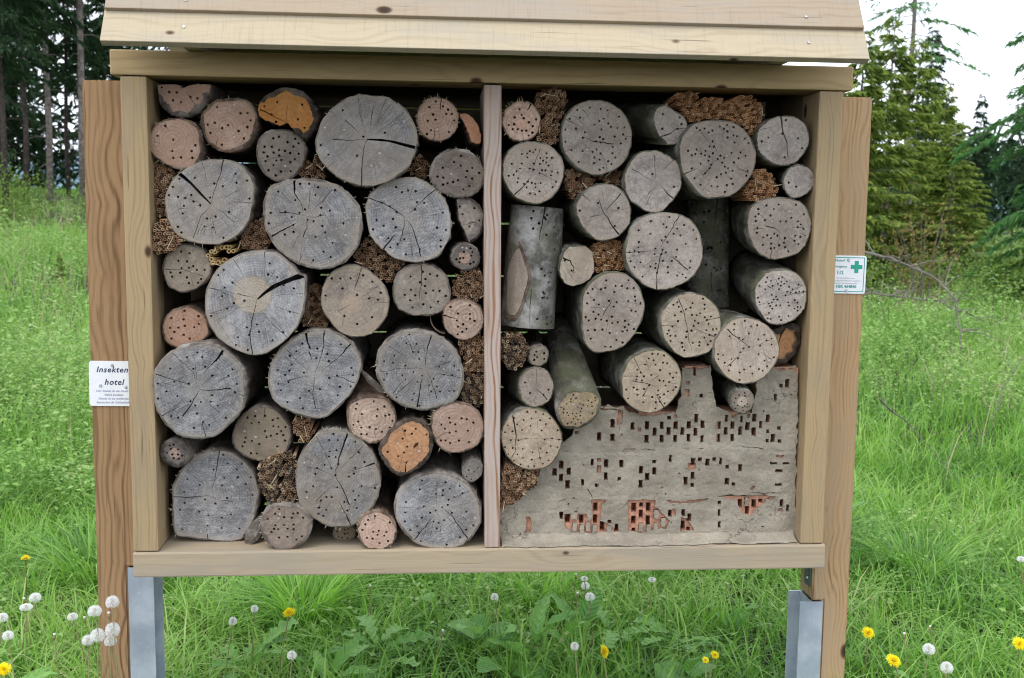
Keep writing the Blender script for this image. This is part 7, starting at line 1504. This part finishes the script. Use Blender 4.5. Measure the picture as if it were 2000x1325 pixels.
def fluff_mesh():
    rf = np.random.default_rng(3); V, F = [], []
    n = 170
    for k in range(n):
        z = 1 - 1.75 * (k + 0.5) / n; a = k * 2.39996; rr = math.sqrt(max(0, 1 - z * z))
        d = Vector((rr * math.cos(a), rr * math.sin(a), z)).normalized(); l = rf.uniform(0.86, 1.05)
        s = d.orthogonal().normalized(); u = d.cross(s)
        b = len(V); V += [d * 0.12, d * l * 0.80 + s * 0.012, d * l * 0.80 - s * 0.012]; F.append((b, b + 1, b + 2))
        for j in range(7):
            q = 2 * PI * j / 7 + rf.uniform(0, 1); e = s * math.cos(q) + u * math.sin(q); f = d.cross(e)
            b = len(V); V += [d * l * 0.79, d * l * 1.0 + e * 0.20 + f * 0.022, d * l * 1.0 + e * 0.20 - f * 0.022]; F.append((b, b + 1, b + 2))
    return V, F
FLUFF = fluff_mesh()
def fluff_head(root, h, lean, r, flat=1.0, full=True):
    V, F = FLUFF
    o = mesh_obj('seed_head', [Vector((v.x * r, v.y * r, v.z * r * flat)) for v in map(Vector, V)], F, M['fluff'], root)
    o.location = (lean[0], lean[1], h + r * 0.3)
    cv, cf = tube([(0, 0, -0.004), (0, 0, 0.004), (0, 0, 0.008)], [0.003, 0.0055, 0.003], 8)
    c = mesh_obj('seed_base', cv, cf, M['bud'], root, smooth=True); c.location = o.location
def plant_at(p, name, label, cat, group):
    """dandelion whose head is at p: stem base on the ground a little off to one side"""
    lean = rg.normal(0, 0.035, 2)
    bx, by = p[0] - lean[0], max(p[1] - lean[1], -0.02)
    if -1.2 < bx < -0.95: by = min(by, 0.09)
    z = float(ground_z(bx, by))
    return tag(empty(name, (bx, by, z)), label, cat, group), p[2] - z, (p[0] - bx, p[1] - by)
YEL = [((-1.778, 1.3, 0.26), 'yellow dandelion seen from the side, highest in the left grass', 0.020, (0, 0, 1)),
 ((-1.434, 0.172, 0.28), 'yellow dandelion in the lower left corner', 0.021, (0.2, -0.7, 0.7)),
 ((-0.638, 0.546, 0.30), 'yellow dandelion under the left half of the sill', 0.022, (-0.2, -0.45, 1)),
 ((0.389, 0.242, 0.27), 'yellow dandelion turned sideways below the divider', 0.022, (0.85, -0.5, 0.45)),
 ((0.687, 0.113, 0.29), 'small yellow dandelion half hidden, left one of the close pair', 0.011, (0, -0.6, 0.7)),
 ((0.746, 0.221, 0.26), 'small yellow dandelion, right one of the close pair', 0.014, (0.1, -0.6, 0.7)),
 ((1.294, 0.328, 0.28), 'yellow dandelion just right of the right support post', 0.021, (0, -0.75, 0.7)),
 ((1.259, 0.054, 0.30), 'yellow dandelion near the bottom, right of the right post', 0.023, (0.1, -0.55, 0.85)),
 ((1.769, 0.239, 0.27), 'yellow dandelion at the right picture edge', 0.022, (-0.1, -0.8, 0.6))]
for p, lb, r, tv in YEL:
    root, h, ln = plant_at(p, 'dandelion', lb, 'flower', 'yellow dandelions in flower')
    stem_part(root, h, ln); petal_head(root, h, ln, r, tv)
CLK = [((-1.555, 0.774, 0.28), 'white dandelion clock upper one of the far left trio', 0.021, 0.8),
 ((-1.515, 0.581, 0.316), 'flattened white dandelion clock below the far left trio top', 0.022, 0.5),
 ((-1.583, 0.554, 0.292), 'white dandelion clock cut by the left picture edge', 0.019, 0.8),
 ((-1.323, 0.457, 0.328), 'white dandelion clock midway between edge and left post', 0.017, 0.75),
 ((-1.117, 0.02, 0.507), 'drooping white dandelion clock just left of the left post', 0.020, 0.8),
 ((-1.067, 0.02, 0.533), 'highest white dandelion clock before the left post', 0.019, 0.95),
 ((-1.069, 0.02, 0.450), 'round white dandelion clock before the foot of the left post', 0.021, 1.0),
 ((-1.111, 0.02, 0.434), 'white dandelion clock with yellow tint beside the left post foot', 0.021, 0.95),
 ((-1.138, 0.02, 0.422), 'outermost white dandelion clock of the left post cluster', 0.017, 0.9),
 ((-1.076, 0.02, 0.418), 'lowest white dandelion clock of the left post cluster', 0.018, 0.8),
 ((-1.517, 0.426, 0.28), 'white dandelion clock low at the far left', 0.018, 0.85),
 ((-0.805, 0.428, 0.316), 'white dandelion clock right of the left steel foot', 0.014, 1.0),
 ((-0.763, 0.601, 0.292), 'sparse white dandelion clock left of the yellow dandelion', 0.013, 1.0),
 ((-0.575, 0.111, 0.328), 'white dandelion clock near the bottom below the yellow dandelion', 0.015, 0.9),
 ((0.066, 0.647, 0.304), 'white dandelion clock in the grass below the divider', 0.014, 1.0),
 ((0.415, 0.817, 0.28), 'white dandelion clock under the sill, middle one of three', 0.016, 0.9),
 ((0.407, 0.793, 0.316), 'half blown white dandelion clock directly under the sill', 0.014, 0.7),
 ((0.409, 0.665, 0.292), 'white dandelion clock under the sill, lowest of three', 0.018, 0.85),
 ((0.282, 0.14, 0.328), 'pale faint dandelion clock left of the sideways dandelion', 0.013, 1.0),
 ((0.664, 0.806, 0.304), 'flat white dandelion clock under the brick corner', 0.015, 0.6),
 ((2.24, 1.057, 0.28), 'white dandelion clock at the right picture edge', 0.017, 0.7),
 ((1.387, 0.088, 0.316), 'white dandelion clock on the right between yellow flowers', 0.019, 0.95),
 ((1.405, 0.004, 0.292), 'white dandelion clock lowest in the right corner', 0.019, 0.95)]
for p, lb, r, fl in CLK:
    root, h, ln = plant_at(p, 'dandelion_clock', lb, 'seed head', 'white dandelion seed heads')
    stem_part(root, h, ln, 0.0018); fluff_head(root, h, ln, r, fl)
BUD = [((-1.607, 0.811, 0.26), 'closed dandelion bud beside the far left clocks'), ((-1.305, 0.517, 0.296), 'closed dandelion bud between the left clocks'),
 ((-1.078, 0.02, 0.496), 'closed dandelion bud before the left post'), ((-1.344, 0.344, 0.308), 'closed dandelion bud low on the left'),
 ((-0.38, 0.824, 0.284), 'closed dandelion bud below the left sill'), ((-0.119, 0.441, 0.26), 'closed dandelion bud left of the round leaves'),
 ((0.366, 0.677, 0.296), 'closed dandelion bud beside the lowest clock of three'), ((1.528, 0.369, 0.272), 'closed dandelion bud right of the right clocks'),
 ((1.37, 0.224, 0.308), 'closed dandelion bud above the right yellow dandelion'), ((0.393, 0.916, 0.284), 'closed dandelion bud touching the sill')]
for p, lb in BUD:
    root, h, ln = plant_at(p, 'dandelion_bud', lb, 'flower bud', 'closed dandelion buds')
    stem_part(root, h, ln, 0.0017)
    cv, cf = tube([(0, 0, -0.006), (0, 0, 0.0), (0, 0, 0.006), (0, 0, 0.010)], [0.0025, 0.005, 0.0042, 0.002], 8)
    c = mesh_obj('bud', cv, cf, M['bud'], root, smooth=True); c.location = (ln[0], ln[1], h)
    tv, tf = tube([(0, 0, 0.009), (0, 0, 0.014)], [0.0035, 0.0045], 8)
    c2 = mesh_obj('white_tip', tv, tf, M['fluff'], root, smooth=True); c2.location = (ln[0], ln[1], h)

# ------------------------------------------------------------------ trees
def sprays(c, d, l, w, droop):
    """needle sprays: one slim kite each, at c along d"""
    n = len(c)
    d = d / np.linalg.norm(d, axis=1)[:, None]
    s = np.cross(d, np.c_[rg.normal(0, 0.5, n), rg.normal(0, 0.5, n), np.ones(n)]); s /= np.linalg.norm(s, axis=1)[:, None] + 1e-9
    e = c + d * l[:, None] - np.c_[np.zeros(n), np.zeros(n), droop * l]
    m = c + d * (l * 0.45)[:, None]
    V = np.stack([c, m - s * w[:, None], e, m + s * w[:, None]], 1).reshape(-1, 3)
    b = (np.arange(n) * 4)[:, None]
    return V, np.concatenate([b + np.array([[0, 1, 2]]), b + np.array([[0, 2, 3]])]), None
def conifer_mesh(h, base, rmax, nbr, per, sl, sw, droop, up, dead=0, power=0.85, side=0.9, gap=0.0):
    """crown of drooping branches with hanging sprays; returns crown chunks and limb tubes"""
    z = base + (h - base) * np.sort(rg.uniform(0, 1, nbr)) ** 0.95
    az = np.arange(nbr) * 2.4 + rg.normal(0, 0.5, nbr)
    L = rmax * np.clip(1 - (z - base) / (h - base), 0.03, 1) ** power * rg.uniform(0.6, 1.08, nbr)
    L *= np.clip(0.55 + (z - base) / (h - base) * 3, 0, 1)
    lift = up * rg.uniform(0.6, 1.4, nbr)
    C, D, ll, limbs = [], [], [], []
    for k in range(nbr):
        bd = np.array([math.cos(az[k]), math.sin(az[k])])
        m = max(6, int(per * L[k] / rmax))
        if rg.uniform() < gap: m = m // 4
        t = rg.uniform(0.08, 1.0, m) ** 0.8
        pz = z[k] + lift[k] * L[k] * t - droop * L[k] * t ** 2
        p = np.c_[bd[0] * L[k] * t, bd[1] * L[k] * t, pz]
        q = rg.uniform(-side, side, m)
        dd = np.c_[bd[0] * np.cos(q) - bd[1] * np.sin(q), bd[0] * np.sin(q) + bd[1] * np.cos(q), rg.normal(-0.25, 0.35, m)]
        p[:, :2] += np.c_[-bd[1], bd[0]] * (rg.normal(0, 0.16, m) * L[k] * (1 - t * 0.6))[:, None]
        C.append(p); D.append(dd); ll.append(rg.uniform(sl * 0.55, sl * 1.3, m) * (1.15 - 0.4 * t))
        limbs.append([(0, 0, z[k] - 0.02)] + [(bd[0] * L[k] * s, bd[1] * L[k] * s, z[k] + lift[k] * L[k] * s - droop * L[k] * s * s) for s in (0.35, 0.7, 0.97)])
    C, D, ll = np.concatenate(C), np.concatenate(D), np.concatenate(ll)
    crown = sprays(C, D, ll, rg.uniform(0.7, 1.3, len(C)) * sw, rg.uniform(0.1, 0.6, len(C)))
    for k in range(dead):
        a = rg.uniform(0, 2 * PI); zz = rg.uniform(base * 0.2, base); l = rg.uniform(0.3, 0.9)
        limbs.append([(0, 0, zz), (math.cos(a) * l * 0.5, math.sin(a) * l * 0.5, zz + 0.03), (math.cos(a) * l, math.sin(a) * l, zz - 0.12)])
    return crown, limbs
def make_tree_meshes(name, h, r0, mat_c, mat_t, **k):
    crown, limbs = conifer_mesh(h, **k)
    V, T, Q = crown
    o = raw_mesh('crown', V, T, Q, mat_c)
    wob = rg.normal(0, r0 * 0.5, (7, 2))
    path = [(wob[i][0] * (i > 0), wob[i][1] * (i > 0), -0.3 + (h + 0.3) * i / 6) for i in range(7)]
    parts = [tube(path, [r0 * (1 - 0.95 * i / 6) for i in range(7)], 10)]
    for l in limbs: parts.append(tube(l, [r0 * 0.12] * (len(l) - 1) + [r0 * 0.03], 4, caps=False))
    V, F = merge(parts)
    t = mesh_obj('trunk', V, F, mat_t, smooth=True)
    mc, mt = o.data, t.data
    bpy.data.objects.remove(o); bpy.data.objects.remove(t)
    return mc, mt
KINDS = {
 'tall_a': make_tree_meshes('a', 19, 0.125, M['spruce'], M['trunk'], base=6.2, rmax=2.6, nbr=120, per=200, sl=0.32, sw=0.020, droop=0.5, up=0.12, dead=16),
 'tall_b': make_tree_meshes('b', 17, 0.10, M['spruce'], M['trunk_dark'], base=4.2, rmax=2.2, nbr=115, per=190, sl=0.32, sw=0.020, droop=0.5, up=0.15, dead=14),
 'full': make_tree_meshes('c', 12, 0.15, M['spruce'], M['trunk_dark'], base=0.9, rmax=2.5, nbr=125, per=150, sl=0.40, sw=0.028, droop=0.45, up=0.18, dead=4),
 'young': make_tree_meshes('d', 7.4, 0.085, M['spruce_light'], M['trunk'], base=0.3, rmax=1.9, nbr=130, per=240, sl=0.21, sw=0.022, droop=0.25, up=0.30, gap=0.25),
 'larch_thin': make_tree_meshes('e', 11, 0.10, M['larch'], M['trunk'], base=3.2, rmax=2.2, nbr=60, per=70, sl=0.22, sw=0.016, droop=0.35, up=0.05, dead=10, gap=0.4),
 'larch_full': make_tree_meshes('f', 11, 0.16, M['larch'], M['trunk'], base=0.6, rmax=2.9, nbr=130, per=620, sl=0.17, sw=0.008, droop=0.38, up=0.10, side=1.25),
}
def tree(kind, x, y, s, rz, label, name='spruce_tree', group='trees round the meadow', sx=1.0):
    mc, mt = KINDS[kind]
    root = tag(empty(name, (x, y, float(ground_z(x, y))), rz), label, 'tree', group)
    root.scale = (s * sx, s * sx, s)
    for n_, me in (('trunk', mt), ('crown', mc)):
        o = bpy.data.objects.new(n_, me); COL.objects.link(o); o.parent = root
    return root
TREES = [
 ('tall_a', -15.39, 42, 1.15, 0.3, 'tall spruce with a slim pale trunk in the left forest gap'),
 ('tall_b', -15.6, 45, 1.1, 2.2, 'thin dark spruce just right of the slim pale trunk'),
 ('tall_a', -12.85, 38, 1.2, 4.1, 'tall spruce with a thick pale trunk beside the left support post'),
 ('tall_b', -14.2, 36, 1.05, 1.0, 'dark spruce with bare lower trunk left of the pale trunk'),
 ('tall_b', -12.6, 30, 1.0, 5.2, 'dark spruce with drooping branches at the left picture edge'),
 ('tall_b', -19.4, 48, 1.25, 3.0, 'dense dark spruce behind the two pale trunks'),
 ('full', -22.0, 46, 1.15, 2.0, 'bushy dark spruce far left in the forest'),
 ('tall_a', -10.3, 43, 1.2, 0.9, 'tall spruce hidden partly behind the left support post'),
 ('full', -16.8, 56, 1.2, 4.4, 'full dark spruce filling the left forest gap'),
 ('tall_b', -17.6, 40, 1.15, 3.9, 'spruce with thick low boughs near the left edge'),
 ('full', -24.5, 60, 1.5, 1.1, 'broad dark spruce closing the forest on the far left'),
 ('young', 8.75, 17.6, 0.72, 0.4, 'yellowish young spruce right of the right support post', 1.3),
 ('young', 10.6, 20.5, 0.72, 2.6, 'yellow green spruce with loose boughs under the larch trunk', 1.3),
 ('young', 9.6, 16.6, 0.42, 5.3, 'low bushy young spruce behind the bronze sapling', 1.6),
 ('young', 7.7, 16.4, 0.66, 3.6, 'young spruce mostly hidden behind the right support post', 1.4),
 ('young', 12.3, 22.5, 0.62, 1.7, 'yellow green spruce between the bronze sapling and the dark right forest', 1.3),
 ('larch_thin', 12.9, 26, 1.15, 1.5, 'tall thin larch with a bare trunk and few boughs'),
 ('full', 15.4, 30, 0.60, 1.2, 'bluish dark spruce with curved boughs behind the thin larch'),
 ('full', 17.6, 31, 0.44, 0.2, 'pointed dark spruce between the larches on the right'),
 ('tall_b', 20.6, 34, 0.34, 3.3, 'small dark spruce in the right forest shade'),
 ('full', 21.5, 40, 0.42, 5.0, 'dark spruce at the back of the right forest'),
 ('larch_full', 9.75, 12.6, 1.0, 2.2, 'bright green feathery larch at the right picture edge', 0.85),
 ('young', 13.4, 19.0, 0.55, 4.0, 'low young larch green spruce before the dark right forest'),
 ('full', -5.2, 46, 1.2, 0.5, 'dark spruce hidden behind the left half of the hotel'),
 ('tall_b', -0.5, 44, 1.1, 1.9, 'spruce hidden behind the middle of the hotel'),
 ('full', 4.6, 38, 1.0, 2.4, 'spruce hidden behind the right half of the hotel'),
]
for k, x, y, s, rz, lb, *sx in TREES:
    tree(k, x, y, s, rz, lb, 'larch_tree' if k.startswith('larch') else 'spruce_tree', 'larches round the meadow' if k.startswith('larch') else 'spruces round the meadow', *sx)

# far wood closing the gaps between the single trees
n = 30000
a = rg.uniform(-48, 56, n); dpt = rg.uniform(0, 9, n)
def ridge(x): return 7.5 + 3.0 * np.sin(x * 0.55) * np.sin(x * 0.21 + 1) + 2.2 * np.abs(np.sin(x * 1.7)) - np.where(x > 8, 4.6, 0)
hz = ridge(a) * rg.uniform(0, 1, n) ** 0.8
keep = ~((np.abs(a + 22.6) < 0.8) & (hz > 4.0) & (hz < 6.5))
a, dpt, hz = a[keep], dpt[keep], hz[keep]; n = len(a)
yy = 62 + dpt
V, T, Q = sprays(np.c_[a, yy, ground_z(a, yy) + hz], np.c_[rg.normal(0, 1, n), rg.normal(0, 0.4, n), rg.normal(-0.3, 0.4, n)], rg.uniform(0.5, 1.3, n), rg.uniform(0.06, 0.16, n), rg.uniform(0.1, 0.6, n))
tag(raw_mesh('far_forest', V, T, Q, M['spruce']), 'dark conifer wood closing the back of the meadow', 'forest', kind='stuff')

# broadleaf bushes and a bronze leaved sapling
def bush(x, y, rx, rz_, n, ls, mat, label, cat='bush', name='bush', stems=7):
    z = float(ground_z(x, y))
    root = tag(empty(name, (x, y, z)), label, cat, 'bushes at the forest edge')
    parts, C = [], []
    for k in range(stems):
        a_ = rg.uniform(0, 2 * PI); r = rg.uniform(0.2, 1.0) * rx; hh = rg.uniform(0.6, 1.0) * rz_
        pth = [(0.05 * math.cos(a_), 0.05 * math.sin(a_), -0.05), (r * 0.45 * math.cos(a_), r * 0.45 * math.sin(a_), hh * 0.55), (r * math.cos(a_), r * math.sin(a_), hh)]
        parts.append(tube(pth, [0.012, 0.008, 0.003], 5))
        t = rg.uniform(0.25, 1.05, n // stems)[:, None]; pt = np.array(pth)
        c = pt[0] * (1 - t) ** 2 + 2 * pt[1] * t * (1 - t) + pt[2] * t ** 2
        C.append(c + rg.normal(0, 0.16 * rx, c.shape) * (0.3 + t))
    V, F = merge(parts); mesh_obj('stems', V, F, M['twigwood'], root)
    C = np.concatenate(C); m = len(C)
    V, T, Q = sprays(C, rg.normal(0, 1, (m, 3)), rg.uniform(0.6, 1.3, m) * ls, rg.uniform(0.6, 1.2, m) * ls * 0.34, rg.uniform(0, 0.4, m))
    mesh = raw_mesh('leaves', V, T, Q, mat, root)
    return root
for x, y, rx, h_, n_, ls, lb in (
  (9.0, 13.0, 1.0, 0.95, 2600, 0.07, 'pale green bush in front of the larch at the right edge'),
  (8.0, 14.0, 0.8, 0.75, 1800, 0.07, 'light bush right of the bronze sapling'),
  (10.6, 15.0, 1.0, 1.1, 2200, 0.07, 'yellow green bush before the dark right forest'),
  (6.2, 13.0, 0.8, 0.8, 1800, 0.07, 'low bush behind the fallen branch'),
  (-10.6, 25.0, 1.5, 0.9, 5200, 0.06, 'bright bush under the pale spruce trunks'),
  (-12.6, 27.0, 1.3, 1.9, 5200, 0.06, 'tall yellow green bush at the left picture edge'),
  (-9.2, 28.0, 1.3, 0.9, 4000, 0.06, 'bush beside the left post at the forest edge'),
  (-14.0, 34.0, 1.8, 1.1, 4200, 0.08, 'low bush below the dark spruces on the left')):
    bush(x, y, rx, h_, n_, ls, M['bush'], lb)
bush(6.95, 12.0, 0.62, 1.75, 1100, 0.05, M['young'], 'bronze leaved young tree standing before the right spruces', 'tree', 'sapling', 9)
# a knee high spruce seedling in the left meadow
o_ = tree('young', -5.35, 12.6, 0.085, 1.0, 'tiny spruce seedling among the left meadow herbs')

def branch(name, label, pts, r, twigs, seed):
    rb = np.random.default_rng(seed)
    pts = [Vector(p) for p in pts]
    P = []
    for i in range(len(pts) - 1):
        for t in (0, 0.25, 0.5, 0.75): P.append(pts[i].lerp(pts[i + 1], t) + Vector(rb.normal(0, r * 0.5, 3)))
    P.append(pts[-1])
    parts = [tube(P, [r * (1 - 0.75 * i / (len(P) - 1)) for i in range(len(P))], 6)]
    for k in range(twigs):
        b = P[rb.integers(1, len(P))]; d = Vector((rb.normal(0, 1), rb.normal(0, 1), rb.normal(0.35, 0.5))).normalized() * rb.uniform(0.12, 0.42)
        parts.append(tube([b, b + d * 0.5 + Vector((0, 0, 0.02)), b + d], [r * 0.35, r * 0.22, r * 0.08], 4))
    V, F = merge(parts); c = P[0]
    o = mesh_obj(name, [v - c for v in V], F, M['twigwood']); o.location = c
    return tag(o, label, 'branch', 'dead branches lying in the meadow')
branch('fallen_branch', 'grey fallen branch arching down right of the rescue sign', [(3.6, 7.5, 1.33), (4.2, 7.5, 1.35), (4.58, 7.5, 1.25), (4.96, 7.45, 1.06), (5.04, 7.2, 0.88), (5.05, 7.1, 0.3)], 0.022, 26, 1)
branch('fallen_branch', 'tangled dead twigs under the arching fallen branch', [(3.9, 8.2, 0.75), (4.5, 8.0, 0.9), (5.3, 8.1, 0.8), (6.0, 8.3, 0.55)], 0.016, 40, 2)
branch('dead_stalk', 'long dead stalk slanting through the right meadow', [(2.45, 3.0, 0.62), (2.75, 3.2, 0.42), (3.0, 3.1, 0.12)], 0.006, 6, 3)
branch('dead_stalk', 'dry forked stalk standing in the right meadow', [(3.9, 4.4, 0.08), (4.05, 4.5, 0.45), (4.3, 4.5, 0.85)], 0.006, 5, 4)
branch('dead_stalk', 'bleached standing stalk in the left meadow below the spruces', [(-5.9, 9.5, 0.3), (-5.85, 9.5, 0.9), (-5.95, 9.5, 1.5)], 0.010, 8, 5)
